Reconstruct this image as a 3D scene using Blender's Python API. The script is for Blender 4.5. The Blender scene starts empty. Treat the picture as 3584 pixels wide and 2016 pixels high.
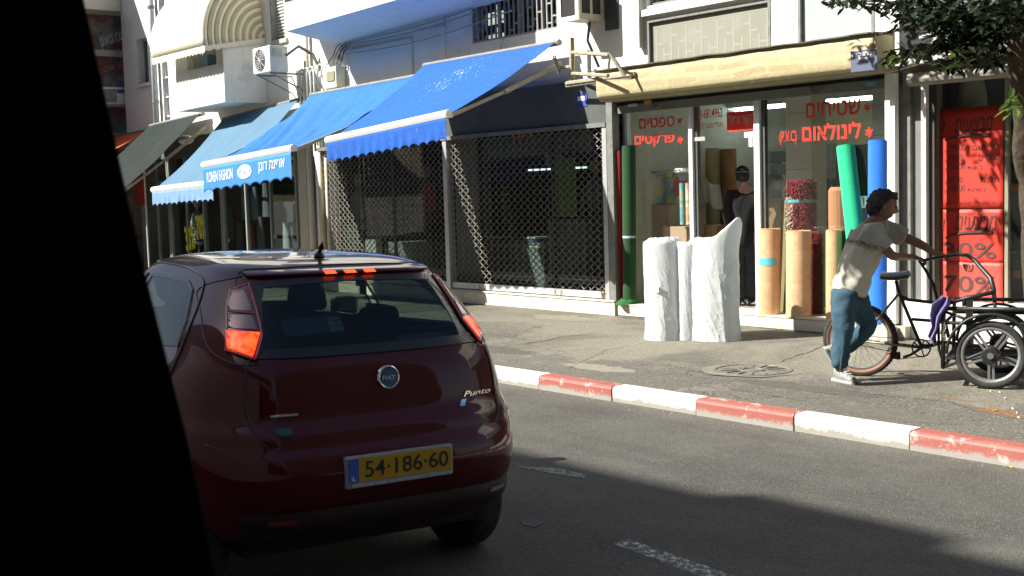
import bpy, bmesh, math, random
from mathutils import Vector, Matrix, noise
random.seed(7)
C = bpy.context.scene.collection
SC = bpy.context.scene
rad = math.radians
# ---------------------------------------------------------------- camera
F_PX, S_DP = 4251.7, 3584 / 2576
TH, PI_, RO, CH = rad(39.367), rad(4.5835), rad(-1.6967), 1.908
FW = Vector((-math.cos(TH) * math.cos(PI_), math.sin(TH) * math.cos(PI_), -math.sin(PI_)))
RT0 = Vector((math.sin(TH), math.cos(TH), 0)); UP0 = RT0.cross(FW)
RT = RT0 * math.cos(RO) + UP0 * math.sin(RO); UP = -RT0 * math.sin(RO) + UP0 * math.cos(RO)
CAM = Vector((0, 0, CH)); HF = Vector((-math.cos(TH), math.sin(TH), 0))
cd = bpy.data.cameras.new('camera'); cam = bpy.data.objects.new('camera', cd); C.objects.link(cam)
cd.sensor_width = 36; cd.lens = 36 * F_PX / 3584; cd.clip_start = .05; cd.clip_end = 2000
cam.matrix_world = Matrix(((RT.x, UP.x, -FW.x, 0), (RT.y, UP.y, -FW.y, 0), (RT.z, UP.z, -FW.z, CH), (0, 0, 0, 1)))
cd.dof.use_dof = True; cd.dof.focus_distance = 12.5; cd.dof.aperture_fstop = 9
SC.camera = cam
# ---------------------------------------------------------------- light
SUN_EL = rad(40.0)
LDIR = Vector((.53 * math.cos(SUN_EL), .848 * math.cos(SUN_EL), -math.sin(SUN_EL)))
W = bpy.data.worlds.new('World'); SC.world = W; W.use_nodes = True
nt = W.node_tree; sky = nt.nodes.new('ShaderNodeTexSky'); sky.sky_type = 'NISHITA'; sky.sun_disc = False
sky.sun_elevation = SUN_EL; sky.sun_rotation = math.atan2(-.53, -.848) % (2 * math.pi)
sky.air_density = 1.0; sky.dust_density = 2.0; sky.ozone_density = 1.0
nt.links.new(sky.outputs[0], nt.nodes['Background'].inputs[0]); nt.nodes['Background'].inputs[1].default_value = .05
sd = bpy.data.lights.new('sun', 'SUN'); sd.energy = 5.0; sd.angle = rad(.5); sd.color = (1, .95, .86)
so = bpy.data.objects.new('sun', sd); C.objects.link(so); so.rotation_euler = LDIR.to_track_quat('-Z', 'Y').to_euler(); so.location = (-20, -25, 20)
SC.view_settings.view_transform = 'Standard'; SC.view_settings.look = 'None'; SC.view_settings.gamma = 1
SC.view_settings.exposure = 1.12; SC.view_settings.use_curve_mapping = False
SC.cycles.max_bounces = 10; SC.cycles.transparent_max_bounces = 24; SC.cycles.glossy_bounces = 4
# ---------------------------------------------------------------- survey: a sight line from the surveyed camera meets a real plane
def sight(x, y): return FW + RT * ((x * S_DP - 1792) / F_PX) - UP * ((y * S_DP - 1008) / F_PX)
def on(x, y, p0, n):
    d = sight(x, y); return CAM + d * ((Vector(p0) - CAM).dot(n) / d.dot(n))
def V(x, y, Y): return on(x, y, (0, Y, 0), Vector((0, 1, 0)))
def XP(x, y, X): return on(x, y, (X, 0, 0), Vector((1, 0, 0)))
def K(x, y, d): return on(x, y, HF * d + Vector((0, 0, 0)), HF)
def G(x, y, z=0.): return on(x, y, (0, 0, z), Vector((0, 0, 1)))
def pavz(Y): return .14 + .05 * (Y - 7.7) / 3.8
def GP(x, y):
    z = .17
    for _ in range(6): z = pavz(G(x, y, z).y)
    return G(x, y, z)
# ---------------------------------------------------------------- materials
_m = {}
def mat(name, col, rough=.6, metal=0., var=.12, vs=6., bump=0., bs=60., spec=.5, emit=None, es=0., trans=0., coat=0., sheen=0., stain=None, stain_amt=0., stain_s=2., tl=0.):
    if name in _m: return _m[name]
    m = bpy.data.materials.new(name); m.use_nodes = True; n = m.node_tree.nodes; l = m.node_tree.links
    b = n['Principled BSDF']; b.inputs['Roughness'].default_value = rough; b.inputs['Metallic'].default_value = metal
    b.inputs['Specular IOR Level'].default_value = spec; b.inputs['Coat Weight'].default_value = coat
    b.inputs['Transmission Weight'].default_value = trans; b.inputs['Sheen Weight'].default_value = sheen
    tc = n.new('ShaderNodeTexCoord')
    nz = n.new('ShaderNodeTexNoise'); nz.inputs['Scale'].default_value = vs; nz.inputs['Detail'].default_value = 6; nz.inputs['Roughness'].default_value = .6
    l.new(tc.outputs['Object'], nz.inputs['Vector'])
    mr = n.new('ShaderNodeMapRange'); mr.inputs['From Min'].default_value = .3; mr.inputs['From Max'].default_value = .7
    mr.inputs['To Min'].default_value = 1 - var; mr.inputs['To Max'].default_value = 1 + var; l.new(nz.outputs['Fac'], mr.inputs['Value'])
    mx = n.new('ShaderNodeVectorMath'); mx.operation = 'SCALE'; mx.inputs[0].default_value = col[:3]; l.new(mr.outputs[0], mx.inputs['Scale'])
    out = mx.outputs[0]
    if stain:
        s2 = n.new('ShaderNodeTexNoise'); s2.inputs['Scale'].default_value = stain_s; s2.inputs['Detail'].default_value = 9; s2.inputs['Roughness'].default_value = .65
        l.new(tc.outputs['Object'], s2.inputs['Vector'])
        r2 = n.new('ShaderNodeMapRange'); r2.inputs['From Min'].default_value = .52; r2.inputs['From Max'].default_value = .68; r2.inputs['To Max'].default_value = stain_amt
        l.new(s2.outputs['Fac'], r2.inputs['Value'])
        mm = n.new('ShaderNodeMix'); mm.data_type = 'RGBA'; l.new(r2.outputs[0], mm.inputs['Factor']); l.new(out, mm.inputs['A']); mm.inputs['B'].default_value = (*stain, 1)
        out = mm.outputs['Result']
    l.new(out, b.inputs['Base Color'])
    if bump:
        bz = n.new('ShaderNodeTexNoise'); bz.inputs['Scale'].default_value = bs; bz.inputs['Detail'].default_value = 4; l.new(tc.outputs['Object'], bz.inputs['Vector'])
        bp = n.new('ShaderNodeBump'); bp.inputs['Strength'].default_value = bump; bp.inputs['Distance'].default_value = .02
        l.new(bz.outputs['Fac'], bp.inputs['Height']); l.new(bp.outputs[0], b.inputs['Normal'])
    if emit: b.inputs['Emission Color'].default_value = (*emit, 1); b.inputs['Emission Strength'].default_value = es
    if tl:
        t = n.new('ShaderNodeBsdfTranslucent'); l.new(out, t.inputs['Color']); ms = n.new('ShaderNodeMixShader'); ms.inputs[0].default_value = tl
        l.new(b.outputs[0], ms.inputs[1]); l.new(t.outputs[0], ms.inputs[2]); l.new(ms.outputs[0], n['Material Output'].inputs['Surface'])
    _m[name] = m; return m
def glass(name, tint=(.85, .9, .88), ior=1.45, dirt=.0, rough=.0):
    if name in _m: return _m[name]
    m = bpy.data.materials.new(name); m.use_nodes = True; n = m.node_tree.nodes; l = m.node_tree.links; n.remove(n['Principled BSDF'])
    t = n.new('ShaderNodeBsdfTransparent'); t.inputs[0].default_value = (*tint, 1)
    g = n.new('ShaderNodeBsdfGlossy'); g.inputs['Roughness'].default_value = rough
    lw = n.new('ShaderNodeLayerWeight'); lw.inputs['Blend'].default_value = .5; pw = n.new('ShaderNodeMath'); pw.operation = 'POWER'; l.new(lw.outputs['Facing'], pw.inputs[0]); pw.inputs[1].default_value = 4.5
    r0 = ((ior - 1) / (ior + 1)) ** 2; f = n.new('ShaderNodeMath'); f.operation = 'MULTIPLY_ADD'; l.new(pw.outputs[0], f.inputs[0]); f.inputs[1].default_value = .6; f.inputs[2].default_value = r0   # Schlick reflectance, the same from both sides of the pane
    ms = n.new('ShaderNodeMixShader'); l.new(f.outputs[0], ms.inputs[0]); l.new(t.outputs[0], ms.inputs[1]); l.new(g.outputs[0], ms.inputs[2])
    o = ms.outputs[0]
    if dirt:
        d = n.new('ShaderNodeBsdfDiffuse'); d.inputs[0].default_value = (.6, .62, .58, 1)
        nz = n.new('ShaderNodeTexNoise'); nz.inputs['Scale'].default_value = 3; tc = n.new('ShaderNodeTexCoord'); l.new(tc.outputs['Object'], nz.inputs['Vector'])
        mu = n.new('ShaderNodeMath'); mu.operation = 'MULTIPLY'; mu.inputs[1].default_value = dirt * 2; l.new(nz.outputs['Fac'], mu.inputs[0])
        m2 = n.new('ShaderNodeMixShader'); l.new(mu.outputs[0], m2.inputs[0]); l.new(o, m2.inputs[1]); l.new(d.outputs[0], m2.inputs[2]); o = m2.outputs[0]
    l.new(o, n['Material Output'].inputs['Surface']); _m[name] = m; return m
def nodes_of(m): return m.node_tree.nodes, m.node_tree.links, m.node_tree.nodes['Principled BSDF']
def mixrgb(n, l, fac, a, b):
    x = n.new('ShaderNodeMix'); x.data_type = 'RGBA'
    for s, k in ((fac, 'Factor'), (a, 'A'), (b, 'B')):
        if hasattr(s, 'is_linked'): l.new(s, x.inputs[k])
        elif k == 'Factor': x.inputs[k].default_value = s
        else: x.inputs[k].default_value = (*s, 1)
    return x.outputs['Result']
def ramp(n, l, src, a, b, lo=0., hi=1.):
    r = n.new('ShaderNodeMapRange'); r.inputs['From Min'].default_value = a; r.inputs['From Max'].default_value = b
    r.inputs['To Min'].default_value = lo; r.inputs['To Max'].default_value = hi; l.new(src, r.inputs['Value']); return r.outputs[0]
def ntex(n, l, scale, detail=6, rough=.6, vec=None, dist=0.):
    z = n.new('ShaderNodeTexNoise'); z.inputs['Scale'].default_value = scale; z.inputs['Detail'].default_value = detail; z.inputs['Roughness'].default_value = rough; z.inputs['Distortion'].default_value = dist
    if vec is None: vec = n.new('ShaderNodeTexCoord').outputs['Object']
    l.new(vec, z.inputs['Vector']); return z.outputs['Fac']
# ---------------------------------------------------------------- mesh building
class MB:
    def __init__(s): s.v = []; s.f = []; s.m = []; s.k = 0
    def add(s, vs, fs):
        b = len(s.v); s.v += [Vector(q) for q in vs]
        for f in fs: s.f.append([b + i for i in f]); s.m.append(s.k)
        return s
    def hexa(s, a, b):    # two quads of 4 points each
        return s.add(list(a) + list(b), [(3, 2, 1, 0), (4, 5, 6, 7), (0, 1, 5, 4), (1, 2, 6, 5), (2, 3, 7, 6), (3, 0, 4, 7)])
    def box(s, x0, x1, y0, y1, z0, z1):
        return s.hexa([(x0, y0, z0), (x1, y0, z0), (x1, y1, z0), (x0, y1, z0)], [(x0, y0, z1), (x1, y0, z1), (x1, y1, z1), (x0, y1, z1)])
    def slab(s, pts, off):    # polygon pushed along off
        n = len(pts); off = Vector(off); a = [Vector(q) for q in pts]
        return s.add(a + [q + off for q in a], [tuple(range(n))[::-1], tuple(range(n, 2 * n))] + [(i, (i + 1) % n, n + (i + 1) % n, n + i) for i in range(n)])
    def quad(s, a, b, c, d): return s.add([a, b, c, d], [(0, 1, 2, 3)])
    def tube(s, pts, r, seg=8, cap=True, closed=False):
        pts = [Vector(q) for q in pts]; n = len(pts); rs = r if isinstance(r, (list, tuple)) else [r] * n; b = len(s.v); up = None
        for i, q in enumerate(pts):
            if closed: t = pts[(i + 1) % n] - pts[i - 1]
            else: t = pts[min(i + 1, n - 1)] - pts[max(i - 1, 0)]
            t.normalize()
            if up is None: up = Vector((0, 0, 1)) if abs(t.z) < .9 else Vector((1, 0, 0))
            u = (up - t * up.dot(t)).normalized(); w = t.cross(u); up = u
            for k in range(seg):
                a = 2 * math.pi * k / seg; s.v.append(q + u * (rs[i] * math.cos(a)) + w * (rs[i] * math.sin(a)))
        for i in range(n if closed else n - 1):
            j = (i + 1) % n
            for k in range(seg):
                k2 = (k + 1) % seg; s.f.append([b + i * seg + k, b + i * seg + k2, b + j * seg + k2, b + j * seg + k]); s.m.append(s.k)
        if cap and not closed:
            s.f.append([b + k for k in range(seg)][::-1]); s.m.append(s.k)
            s.f.append([b + (n - 1) * seg + k for k in range(seg)]); s.m.append(s.k)
        return s
    def bar(s, a, b, w, h, up=(0, 0, 1)):
        a = Vector(a); b = Vector(b); t = (b - a).normalized(); u = Vector(up); u = (u - t * u.dot(t)).normalized(); v = t.cross(u)
        q = [u * (h / 2) + v * (w / 2), u * (h / 2) - v * (w / 2), -u * (h / 2) - v * (w / 2), -u * (h / 2) + v * (w / 2)]
        return s.hexa([a + k for k in q], [b + k for k in q])
    def grid(s, fn, nu, nv, closeu=False):
        b = len(s.v)
        for j in range(nv + 1):
            for i in range(nu if closeu else nu + 1): s.v.append(Vector(fn(i / nu, j / nv)))
        w = nu if closeu else nu + 1
        for j in range(nv):
            for i in range(nu):
                i2 = (i + 1) % w if closeu else i + 1
                s.f.append([b + j * w + i, b + j * w + i2, b + (j + 1) * w + i2, b + (j + 1) * w + i]); s.m.append(s.k)
        return s
    def lathe(s, c, ax, prof, seg=24, u0=None):   # prof: (along axis, radius)
        c = Vector(c); ax = Vector(ax).normalized(); u = Vector(u0 or ((0, 0, 1) if abs(ax.z) < .9 else (1, 0, 0))); u = (u - ax * u.dot(ax)).normalized(); w = ax.cross(u); n = len(prof)
        return s.grid(lambda a, t: c + ax * prof[round(t * (n - 1))][0] + (u * math.cos(2 * math.pi * a) + w * math.sin(2 * math.pi * a)) * prof[round(t * (n - 1))][1], seg, n - 1, True)
    def build(s, name, m, parent=None, smooth=False, local=False, solid=0., origin=None, bevel=0.):
        me = bpy.data.meshes.new(name); off = Vector((0, 0, 0))
        if parent is not None and not local: off = Vector(parent['_o']) if '_o' in parent else Vector((0, 0, 0))
        elif parent is None:
            if origin is None:
                xs = [q.x for q in s.v]; ys = [q.y for q in s.v]; zs = [q.z for q in s.v]
                origin = Vector(((min(xs) + max(xs)) / 2, (min(ys) + max(ys)) / 2, min(zs)))
            off = Vector(origin)
        me.from_pydata([q - off for q in s.v], [], s.f); me.validate()
        o = bpy.data.objects.new(name, me); C.objects.link(o)
        ms = m if isinstance(m, (list, tuple)) else [m]
        for q in ms: me.materials.append(q)
        if len(ms) > 1:
            for q, k in zip(me.polygons, s.m): q.material_index = min(k, len(ms) - 1)
        if smooth: me.shade_smooth()
        if parent is not None:
            o.parent = parent
            if '_o' in parent: o['_o'] = parent['_o']
        else: o.location = off; o['_o'] = list(off)
        if solid: md = o.modifiers.new('solid', 'SOLIDIFY'); md.thickness = solid; md.offset = 0
        if bevel: md = o.modifiers.new('bevel', 'BEVEL'); md.width = bevel; md.segments = 2; md.limit_method = 'ANGLE'
        return o
def smooth_by_angle(o, deg=40):
    me = o.data; me.shade_smooth()
    bm = bmesh.new(); bm.from_mesh(me)
    for e in bm.edges:
        if len(e.link_faces) == 2 and e.calc_face_angle(0) > rad(deg): e.smooth = False
    bm.to_mesh(me); bm.free()
def thing(name, label, cat, loc, group=None, rz=0.):
    o = bpy.data.objects.new(name, None); C.objects.link(o); o.location = loc; o.rotation_euler = (0, 0, rz); o.empty_display_size = .2
    o['label'] = label; o['category'] = cat
    if group: o['group'] = group
    if rz == 0: o['_o'] = list(loc)
    return o
def tag(o, label, cat, group=None, kind=None):
    o['label'] = label; o['category'] = cat
    if group: o['group'] = group
    if kind: o['kind'] = kind
    return o
def struct(o): o['kind'] = 'structure'; return o
def stuff(o): o['kind'] = 'stuff'; return o
def lab(o, t): o['label'] = t; return o
# lettering: text turned to a mesh and laid on a flat surface; Hebrew is put in visual order
def vis(t):
    if not any('\u0590' <= c <= '\u05ff' for c in t): return t
    import re
    t = t[::-1]
    return re.sub(r'[0-9A-Za-z.,%\-]*[0-9A-Za-z%][0-9A-Za-z.,%\-]*', lambda k: k.group(0)[::-1], t)
def lettering(text, p_bl, p_br, h, m, parent, name='lettering', bold=.02, up=(0, 0, 1), shear=0., off=0., local=False, raw=False):
    cu = bpy.data.curves.new('t', 'FONT'); cu.body = text if raw else vis(text); cu.size = 1; cu.offset = bold; cu.resolution_u = 3; cu.shear = shear
    ob = bpy.data.objects.new('t', cu); C.objects.link(ob); dg = bpy.context.evaluated_depsgraph_get()
    me = bpy.data.meshes.new_from_object(ob.evaluated_get(dg)); bpy.data.objects.remove(ob); bpy.data.curves.remove(cu)
    if not me.vertices: return None
    xs = [v.co.x for v in me.vertices]; ys = [v.co.y for v in me.vertices]; x0, x1, y0, y1 = min(xs), max(xs), min(ys), max(ys)
    p_bl = Vector(p_bl); p_br = Vector(p_br); U = p_br - p_bl; upv = Vector(up); upv = (upv - U.normalized() * upv.dot(U.normalized())).normalized() if not isinstance(up, Vector) else up.normalized()
    N = U.cross(upv).normalized()
    b = MB(); b.add([p_bl + U * ((v.co.x - x0) / (x1 - x0)) + upv * (h * (v.co.y - y0) / (y1 - y0)) + N * off for v in me.vertices], [tuple(q.vertices) for q in me.polygons])
    bpy.data.meshes.remove(me)
    return b.build(name, m, parent, local=local)
def wall(b, x0, x1, z0, z1, Y, th, holes):
    xs = sorted({x0, x1, *[h[0] for h in holes], *[h[1] for h in holes]})
    for i in range(len(xs) - 1):
        xa, xb = xs[i], xs[i + 1]; zc = [(h[2], h[3]) for h in holes if h[0] < (xa + xb) / 2 < h[1]]; zc.sort(); z = z0
        for a, c in zc:
            if a > z: b.box(xa, xb, Y, Y + th, z, a)
            z = max(z, c)
        if z < z1: b.box(xa, xb, Y, Y + th, z, z1)
def skin(name, verts, edges, radii, m, parent, sub=2, wr=0., wrs=8., root=0, voxel=0., extra=None):
    me = bpy.data.meshes.new(name); off = Vector(parent['_o']); me.from_pydata([Vector(v) - off for v in verts], edges, [])
    o = bpy.data.objects.new(name, me); C.objects.link(o); md = o.modifiers.new('skin', 'SKIN'); md.use_smooth_shade = True
    for i, r in enumerate(radii):
        sv = me.skin_vertices[0].data[i]; sv.radius = (r, r) if not isinstance(r, tuple) else r; sv.use_root = (i == root)
    sb = o.modifiers.new('sub', 'SUBSURF'); sb.levels = sub; sb.render_levels = sub
    dg = bpy.context.evaluated_depsgraph_get(); m2 = bpy.data.meshes.new_from_object(o.evaluated_get(dg)); bpy.data.objects.remove(o)
    o = bpy.data.objects.new(name, m2); C.objects.link(o); o.parent = parent; o['_o'] = list(off)
    if extra:
        bm = bmesh.new(); bm.from_mesh(m2)
        for b in extra:
            vv = [bm.verts.new(q - off) for q in b.v]
            for f in b.f:
                try: bm.faces.new([vv[i] for i in f])
                except ValueError: pass
        bm.to_mesh(m2); bm.free()
    if voxel:
        r = o.modifiers.new('r', 'REMESH'); r.mode = 'VOXEL'; r.voxel_size = voxel; r.use_smooth_shade = True
        s_ = o.modifiers.new('s', 'SMOOTH'); s_.iterations = 3
        dg = bpy.context.evaluated_depsgraph_get(); m3 = bpy.data.meshes.new_from_object(o.evaluated_get(dg)); o.modifiers.clear(); o.data = m3; m2 = m3
    if wr:
        nn = [v.normal.copy() for v in m2.vertices]
        for v, n in zip(m2.vertices, nn):
            q = v.co * wrs; f = noise.noise(q) + .5 * noise.noise(q * 2.3 + Vector((7, 1, 3))); f2 = 1 - abs(noise.noise(q * 1.3 + Vector((3, 9, 1)))) * 3
            v.co += n * (f * wr + f2 * wr * .5)
    m2.materials.clear(); m2.materials.append(m); m2.shade_smooth(); return o
# ---------------------------------------------------------------- shared materials
WHITEWALL = mat('white_render', (.78, .77, .73), .85, var=.05, vs=1.2, bump=.25, bs=25, stain=(.5, .48, .42), stain_amt=.35, stain_s=1.3)
GREYWALL = mat('aged_render', (.42, .40, .36), .9, var=.15, vs=2, bump=.3, bs=20, stain=(.2, .19, .17), stain_amt=.6)
CREAM = mat('cream_render', (.62, .58, .46), .85, var=.08, vs=2, bump=.2, stain=(.35, .32, .24), stain_amt=.4)
ALU = mat('aluminium_frame', (.62, .63, .63), .4, metal=.55, var=.06, stain=(.3, .3, .28), stain_amt=.3, stain_s=12)
WHITEPAINT = mat('white_paint', (.8, .8, .78), .45, var=.04, stain=(.5, .48, .42), stain_amt=.35, stain_s=15)
DKSTEEL = mat('dark_steel', (.07, .075, .075), .5, metal=.3, var=.25, vs=20)
GREYMETAL = mat('grey_metal', (.22, .23, .22), .5, metal=.3, var=.15, vs=8, stain=(.12, .09, .06), stain_amt=.5, stain_s=9)
BLACK = mat('black_void', (.012, .012, .012), .8)
RUBBER = mat('rubber', (.025, .025, .024), .8, var=.3, vs=30, stain=(.12, .11, .09), stain_amt=.35, stain_s=10)
TILE = mat('cream_tile', (.66, .61, .50), .35, var=.08, vs=3, stain=(.4, .36, .28), stain_amt=.4, stain_s=6)
REDTXT = mat('red_vinyl', (.75, .035, .02), .45, var=.05)
WHITETXT = mat('white_print', (.8, .82, .8), .6, var=.04)
BLACKTXT = mat('black_print', (.02, .02, .02), .5)
SHOPGLASS = glass('shop_glass', (.95, .97, .955), 1.38, dirt=.008)
DKGLASS = glass('dark_glass', (.80, .86, .85), 1.4)
TUBE = mat('tube_light', (.9, .95, 1), .5, emit=(.75, .95, 1), es=8)
GRGLASS = glass('tinted_shop_glass', (.74, .79, .77), 1.5)
# ---------------------------------------------------------------- ground
def road_mat():
    m = mat('asphalt', (.085, .083, .078), .85, var=.0); n, l, b = nodes_of(m)
    tc = n.new('ShaderNodeTexCoord').outputs['Object']
    v = n.new('ShaderNodeTexVoronoi'); v.inputs['Scale'].default_value = 150; l.new(tc, v.inputs['Vector'])
    v2 = n.new('ShaderNodeTexVoronoi'); v2.inputs['Scale'].default_value = 110; l.new(tc, v2.inputs['Vector'])
    sep = n.new('ShaderNodeSeparateColor'); l.new(v2.outputs['Color'], sep.inputs[0])
    big = ntex(n, l, .7, 8, .65, tc)
    c = mixrgb(n, l, ramp(n, l, big, .35, .66), (.070, .070, .065), (.140, .136, .122))
    sx = n.new('ShaderNodeSeparateXYZ'); l.new(tc, sx.inputs[0]); st_ = n.new('ShaderNodeMapping'); st_.inputs['Scale'].default_value = (.25, 2.2, 1); l.new(tc, st_.inputs[0])
    c = mixrgb(n, l, ramp(n, l, ntex(n, l, 1.0, 6, .6, st_.outputs[0]), .48, .7, 0, .45), c, (.052, .051, .048))
    c = mixrgb(n, l, ramp(n, l, sx.outputs['Y'], 7.15, 7.5, 0, .5), c, (.17, .16, .135))
    c = mixrgb(n, l, ramp(n, l, sep.outputs[0], .84, .92, 0, .6), c, (.22, .20, .15))
    c = mixrgb(n, l, ramp(n, l, sep.outputs[1], .82, .88, 0, .55), c, (.028, .028, .028))
    c = mixrgb(n, l, ramp(n, l, ntex(n, l, 5, 10, .8, tc), .62, .72, 0, .5), c, (.045, .043, .04))
    l.new(c, b.inputs['Base Color'])
    bp = n.new('ShaderNodeBump'); bp.inputs['Strength'].default_value = 1.0; bp.inputs['Distance'].default_value = .008; l.new(v.outputs['Distance'], bp.inputs['Height'])
    l.new(bp.outputs[0], b.inputs['Normal']); return m
def pave_mat():
    m = mat('pavement_asphalt', (.18, .17, .15), .88); n, l, b = nodes_of(m)
    tc = n.new('ShaderNodeTexCoord').outputs['Object']; mp = n.new('ShaderNodeSeparateXYZ'); l.new(tc, mp.inputs[0])
    big = ntex(n, l, .55, 9, .6, tc, .6); mid = ntex(n, l, 2.2, 8, .7, tc)
    c = mixrgb(n, l, ramp(n, l, big, .42, .55), (.205, .192, .150), (.125, .118, .094))
    # older darker patching towards the kerb, with a ragged edge
    ad = n.new('ShaderNodeMath'); ad.operation = 'ADD'; l.new(mp.outputs['Y'], ad.inputs[0])
    k = ramp(n, l, ntex(n, l, .9, 6, .6, tc), .3, .7, -1.2, 1.2); l.new(k, ad.inputs[1])
    c = mixrgb(n, l, ramp(n, l, ad.outputs[0], 8.75, 8.85, .75, 0), c, (.095, .092, .082))
    c = mixrgb(n, l, ramp(n, l, mid, .6, .72, 0, .6), c, (.27, .25, .2))
    # cracks
    v = n.new('ShaderNodeTexVoronoi'); v.feature = 'DISTANCE_TO_EDGE'; v.inputs['Scale'].default_value = .45
    ds = n.new('ShaderNodeVectorMath'); ds.operation = 'ADD'; w = n.new('ShaderNodeTexNoise'); w.inputs['Scale'].default_value = 2.5; w.inputs['Detail'].default_value = 8; l.new(tc, w.inputs['Vector'])
    sc = n.new('ShaderNodeVectorMath'); sc.operation = 'SCALE'; sc.inputs['Scale'].default_value = .9; l.new(w.outputs['Color'], sc.inputs[0]); l.new(tc, ds.inputs[0]); l.new(sc.outputs[0], ds.inputs[1]); l.new(ds.outputs[0], v.inputs['Vector'])
    crack = ramp(n, l, v.outputs['Distance'], .0, .008, 1, 0)
    msk = n.new('ShaderNodeMath'); msk.operation = 'MULTIPLY'; l.new(crack, msk.inputs[0]); l.new(ramp(n, l, ntex(n, l, .8, 2, .5, tc), .5, .56), msk.inputs[1])
    c = mixrgb(n, l, msk.outputs[0], c, (.03, .03, .028))
    v2 = n.new('ShaderNodeTexVoronoi'); v2.inputs['Scale'].default_value = 80; l.new(tc, v2.inputs['Vector']); sep = n.new('ShaderNodeSeparateColor'); l.new(v2.outputs['Color'], sep.inputs[0])
    c = mixrgb(n, l, ramp(n, l, sep.outputs[0], .84, .88, 0, .5), c, (.34, .31, .25)); c = mixrgb(n, l, ramp(n, l, sep.outputs[1], .84, .88, 0, .6), c, (.06, .058, .05))
    l.new(c, b.inputs['Base Color'])
    bp = n.new('ShaderNodeBump'); bp.inputs['Strength'].default_value = .8; bp.inputs['Distance'].default_value = .008
    hh = n.new('ShaderNodeMath'); hh.operation = 'ADD'; l.new(ntex(n, l, 70, 3, .7, tc), hh.inputs[0]); l.new(big, hh.inputs[1]); l.new(hh.outputs[0], bp.inputs['Height']); l.new(bp.outputs[0], b.inputs['Normal']); return m
b = MB(); b.box(-600, 600, -600, 600, -.4, -.06); struct(b.build('ground', mat('far_ground', (.2, .18, .15), .9), origin=(0, 0, 0)))
b = MB(); b.box(-70, 40, -4.6, 7.51, -.06, 0); struct(b.build('road', road_mat(), origin=(0, 0, 0)))
b = MB(); b.hexa([(-70, 7.66, -.05), (40, 7.66, -.05), (40, 12.4, -.05), (-70, 12.4, -.05)], [(-70, 7.66, .14), (40, 7.66, .14), (40, 12.4, pavz(12.4)), (-70, 12.4, pavz(12.4))])
pavement = struct(b.build('pavement', pave_mat(), origin=(0, 0, 0)))
b = MB(); b.box(-70, 40, -8.5, -4.6, -.06, .14); struct(b.build('opposite_pavement', mat('opp_pave', (.25, .23, .2), .9), origin=(0, 0, 0)))
# kerb of painted stones
def kerb_mat(name, col, bare):
    m = mat(name, col, .6, var=0); n, l, b = nodes_of(m); g = n.new('ShaderNodeTexCoord').outputs['Object']
    ge = n.new('ShaderNodeNewGeometry'); sp = n.new('ShaderNodeSeparateXYZ'); l.new(ge.outputs['Position'], sp.inputs[0])
    w = ntex(n, l, 7, 10, .75, ge.outputs['Position']); w2 = ntex(n, l, 2.2, 5, .6, ge.outputs['Position'])
    s = n.new('ShaderNodeMath'); s.operation = 'MULTIPLY_ADD'; l.new(w, s.inputs[0]); s.inputs[1].default_value = .20; l.new(sp.outputs['Z'], s.inputs[2])
    wear = ramp(n, l, s.outputs[0], .135, .16, 1, 0)           # paint gone from the foot of the stone
    c = mixrgb(n, l, ramp(n, l, w2, .4, .65, 0, .35), col, tuple(q * .7 for q in col))
    c = mixrgb(n, l, ramp(n, l, w, .56, .62, 0, .85), c, bare)
    c = mixrgb(n, l, wear, c, (.30, .29, .26)); l.new(c, b.inputs['Base Color'])
    bp = n.new('ShaderNodeBump'); bp.inputs['Strength'].default_value = .5; bp.inputs['Distance'].default_value = .01; l.new(w, bp.inputs['Height']); l.new(bp.outputs[0], b.inputs['Normal']); return m
KW = kerb_mat('kerb_white', (.66, .65, .60), (.34, .33, .29)); KR = kerb_mat('kerb_red', (.34, .105, .085), (.50, .45, .40))
kerb = thing('kerb', 'row of kerb stones painted alternately red and white along the road', 'kerb', (-8, 7.58, 0)); kerb['kind'] = 'structure'; del kerb['category']
x = -8.776 - 40; i = 0
while x < 6:
    h = .138 + random.uniform(-.004, .004); yo = random.uniform(-.006, .006)
    pr = [(7.50 + yo, -.03), (7.50 + yo, h - .028), (7.51 + yo, h - .009), (7.53 + yo, h), (7.685 + yo, h + .002), (7.685 + yo, -.03)]
    b = MB(); n_ = len(pr); b.slab([(x + .006, y, z) for y, z in pr], (.988, 0, 0))
    b.build('kerb_stone', KR if i % 2 == 0 else KW, kerb); x += 1.0; i += 1
# (the stone from -8.776 is red: 40 stones to its left keep the parity)
# worn lane line and flat road patches
def paintmat(name, col, lo, hi, sc=14):
    m = mat(name, col, .8, var=.1); n, l, b = nodes_of(m)
    a = ramp(n, l, ntex(n, l, sc, 10, .8), lo, hi); l.new(a, b.inputs['Alpha']); return m
b = MB(); b.slab([(-4.62, 4.44, .002), (-3.2, 4.28, .002), (-3.2, 4.42, .002), (-4.62, 4.56, .002)], (0, 0, .002)); struct(b.build('lane_line', paintmat('worn_white_paint', (.6, .6, .57), .47, .62, 22)))
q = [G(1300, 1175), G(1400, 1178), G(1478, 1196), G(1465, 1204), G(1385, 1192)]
b = MB(); b.slab([v + Vector((0, 0, .002)) for v in q], (0, 0, .002)); struct(b.build('pale_road_patch', paintmat('pale_green_patch', (.22, .25, .22), .38, .52, 18)))  # pale grey-green patch with ragged alpha
q = [G(1310, 1308), G(1345, 1305), G(1372, 1316), G(1345, 1328), G(1316, 1322)]
b = MB(); b.slab([v + Vector((0, 0, .002)) for v in q], (0, 0, .002)); struct(b.build('road_patch', mat('patch_asphalt', (.098, .096, .088), .85, bump=.5, bs=90)))
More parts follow.
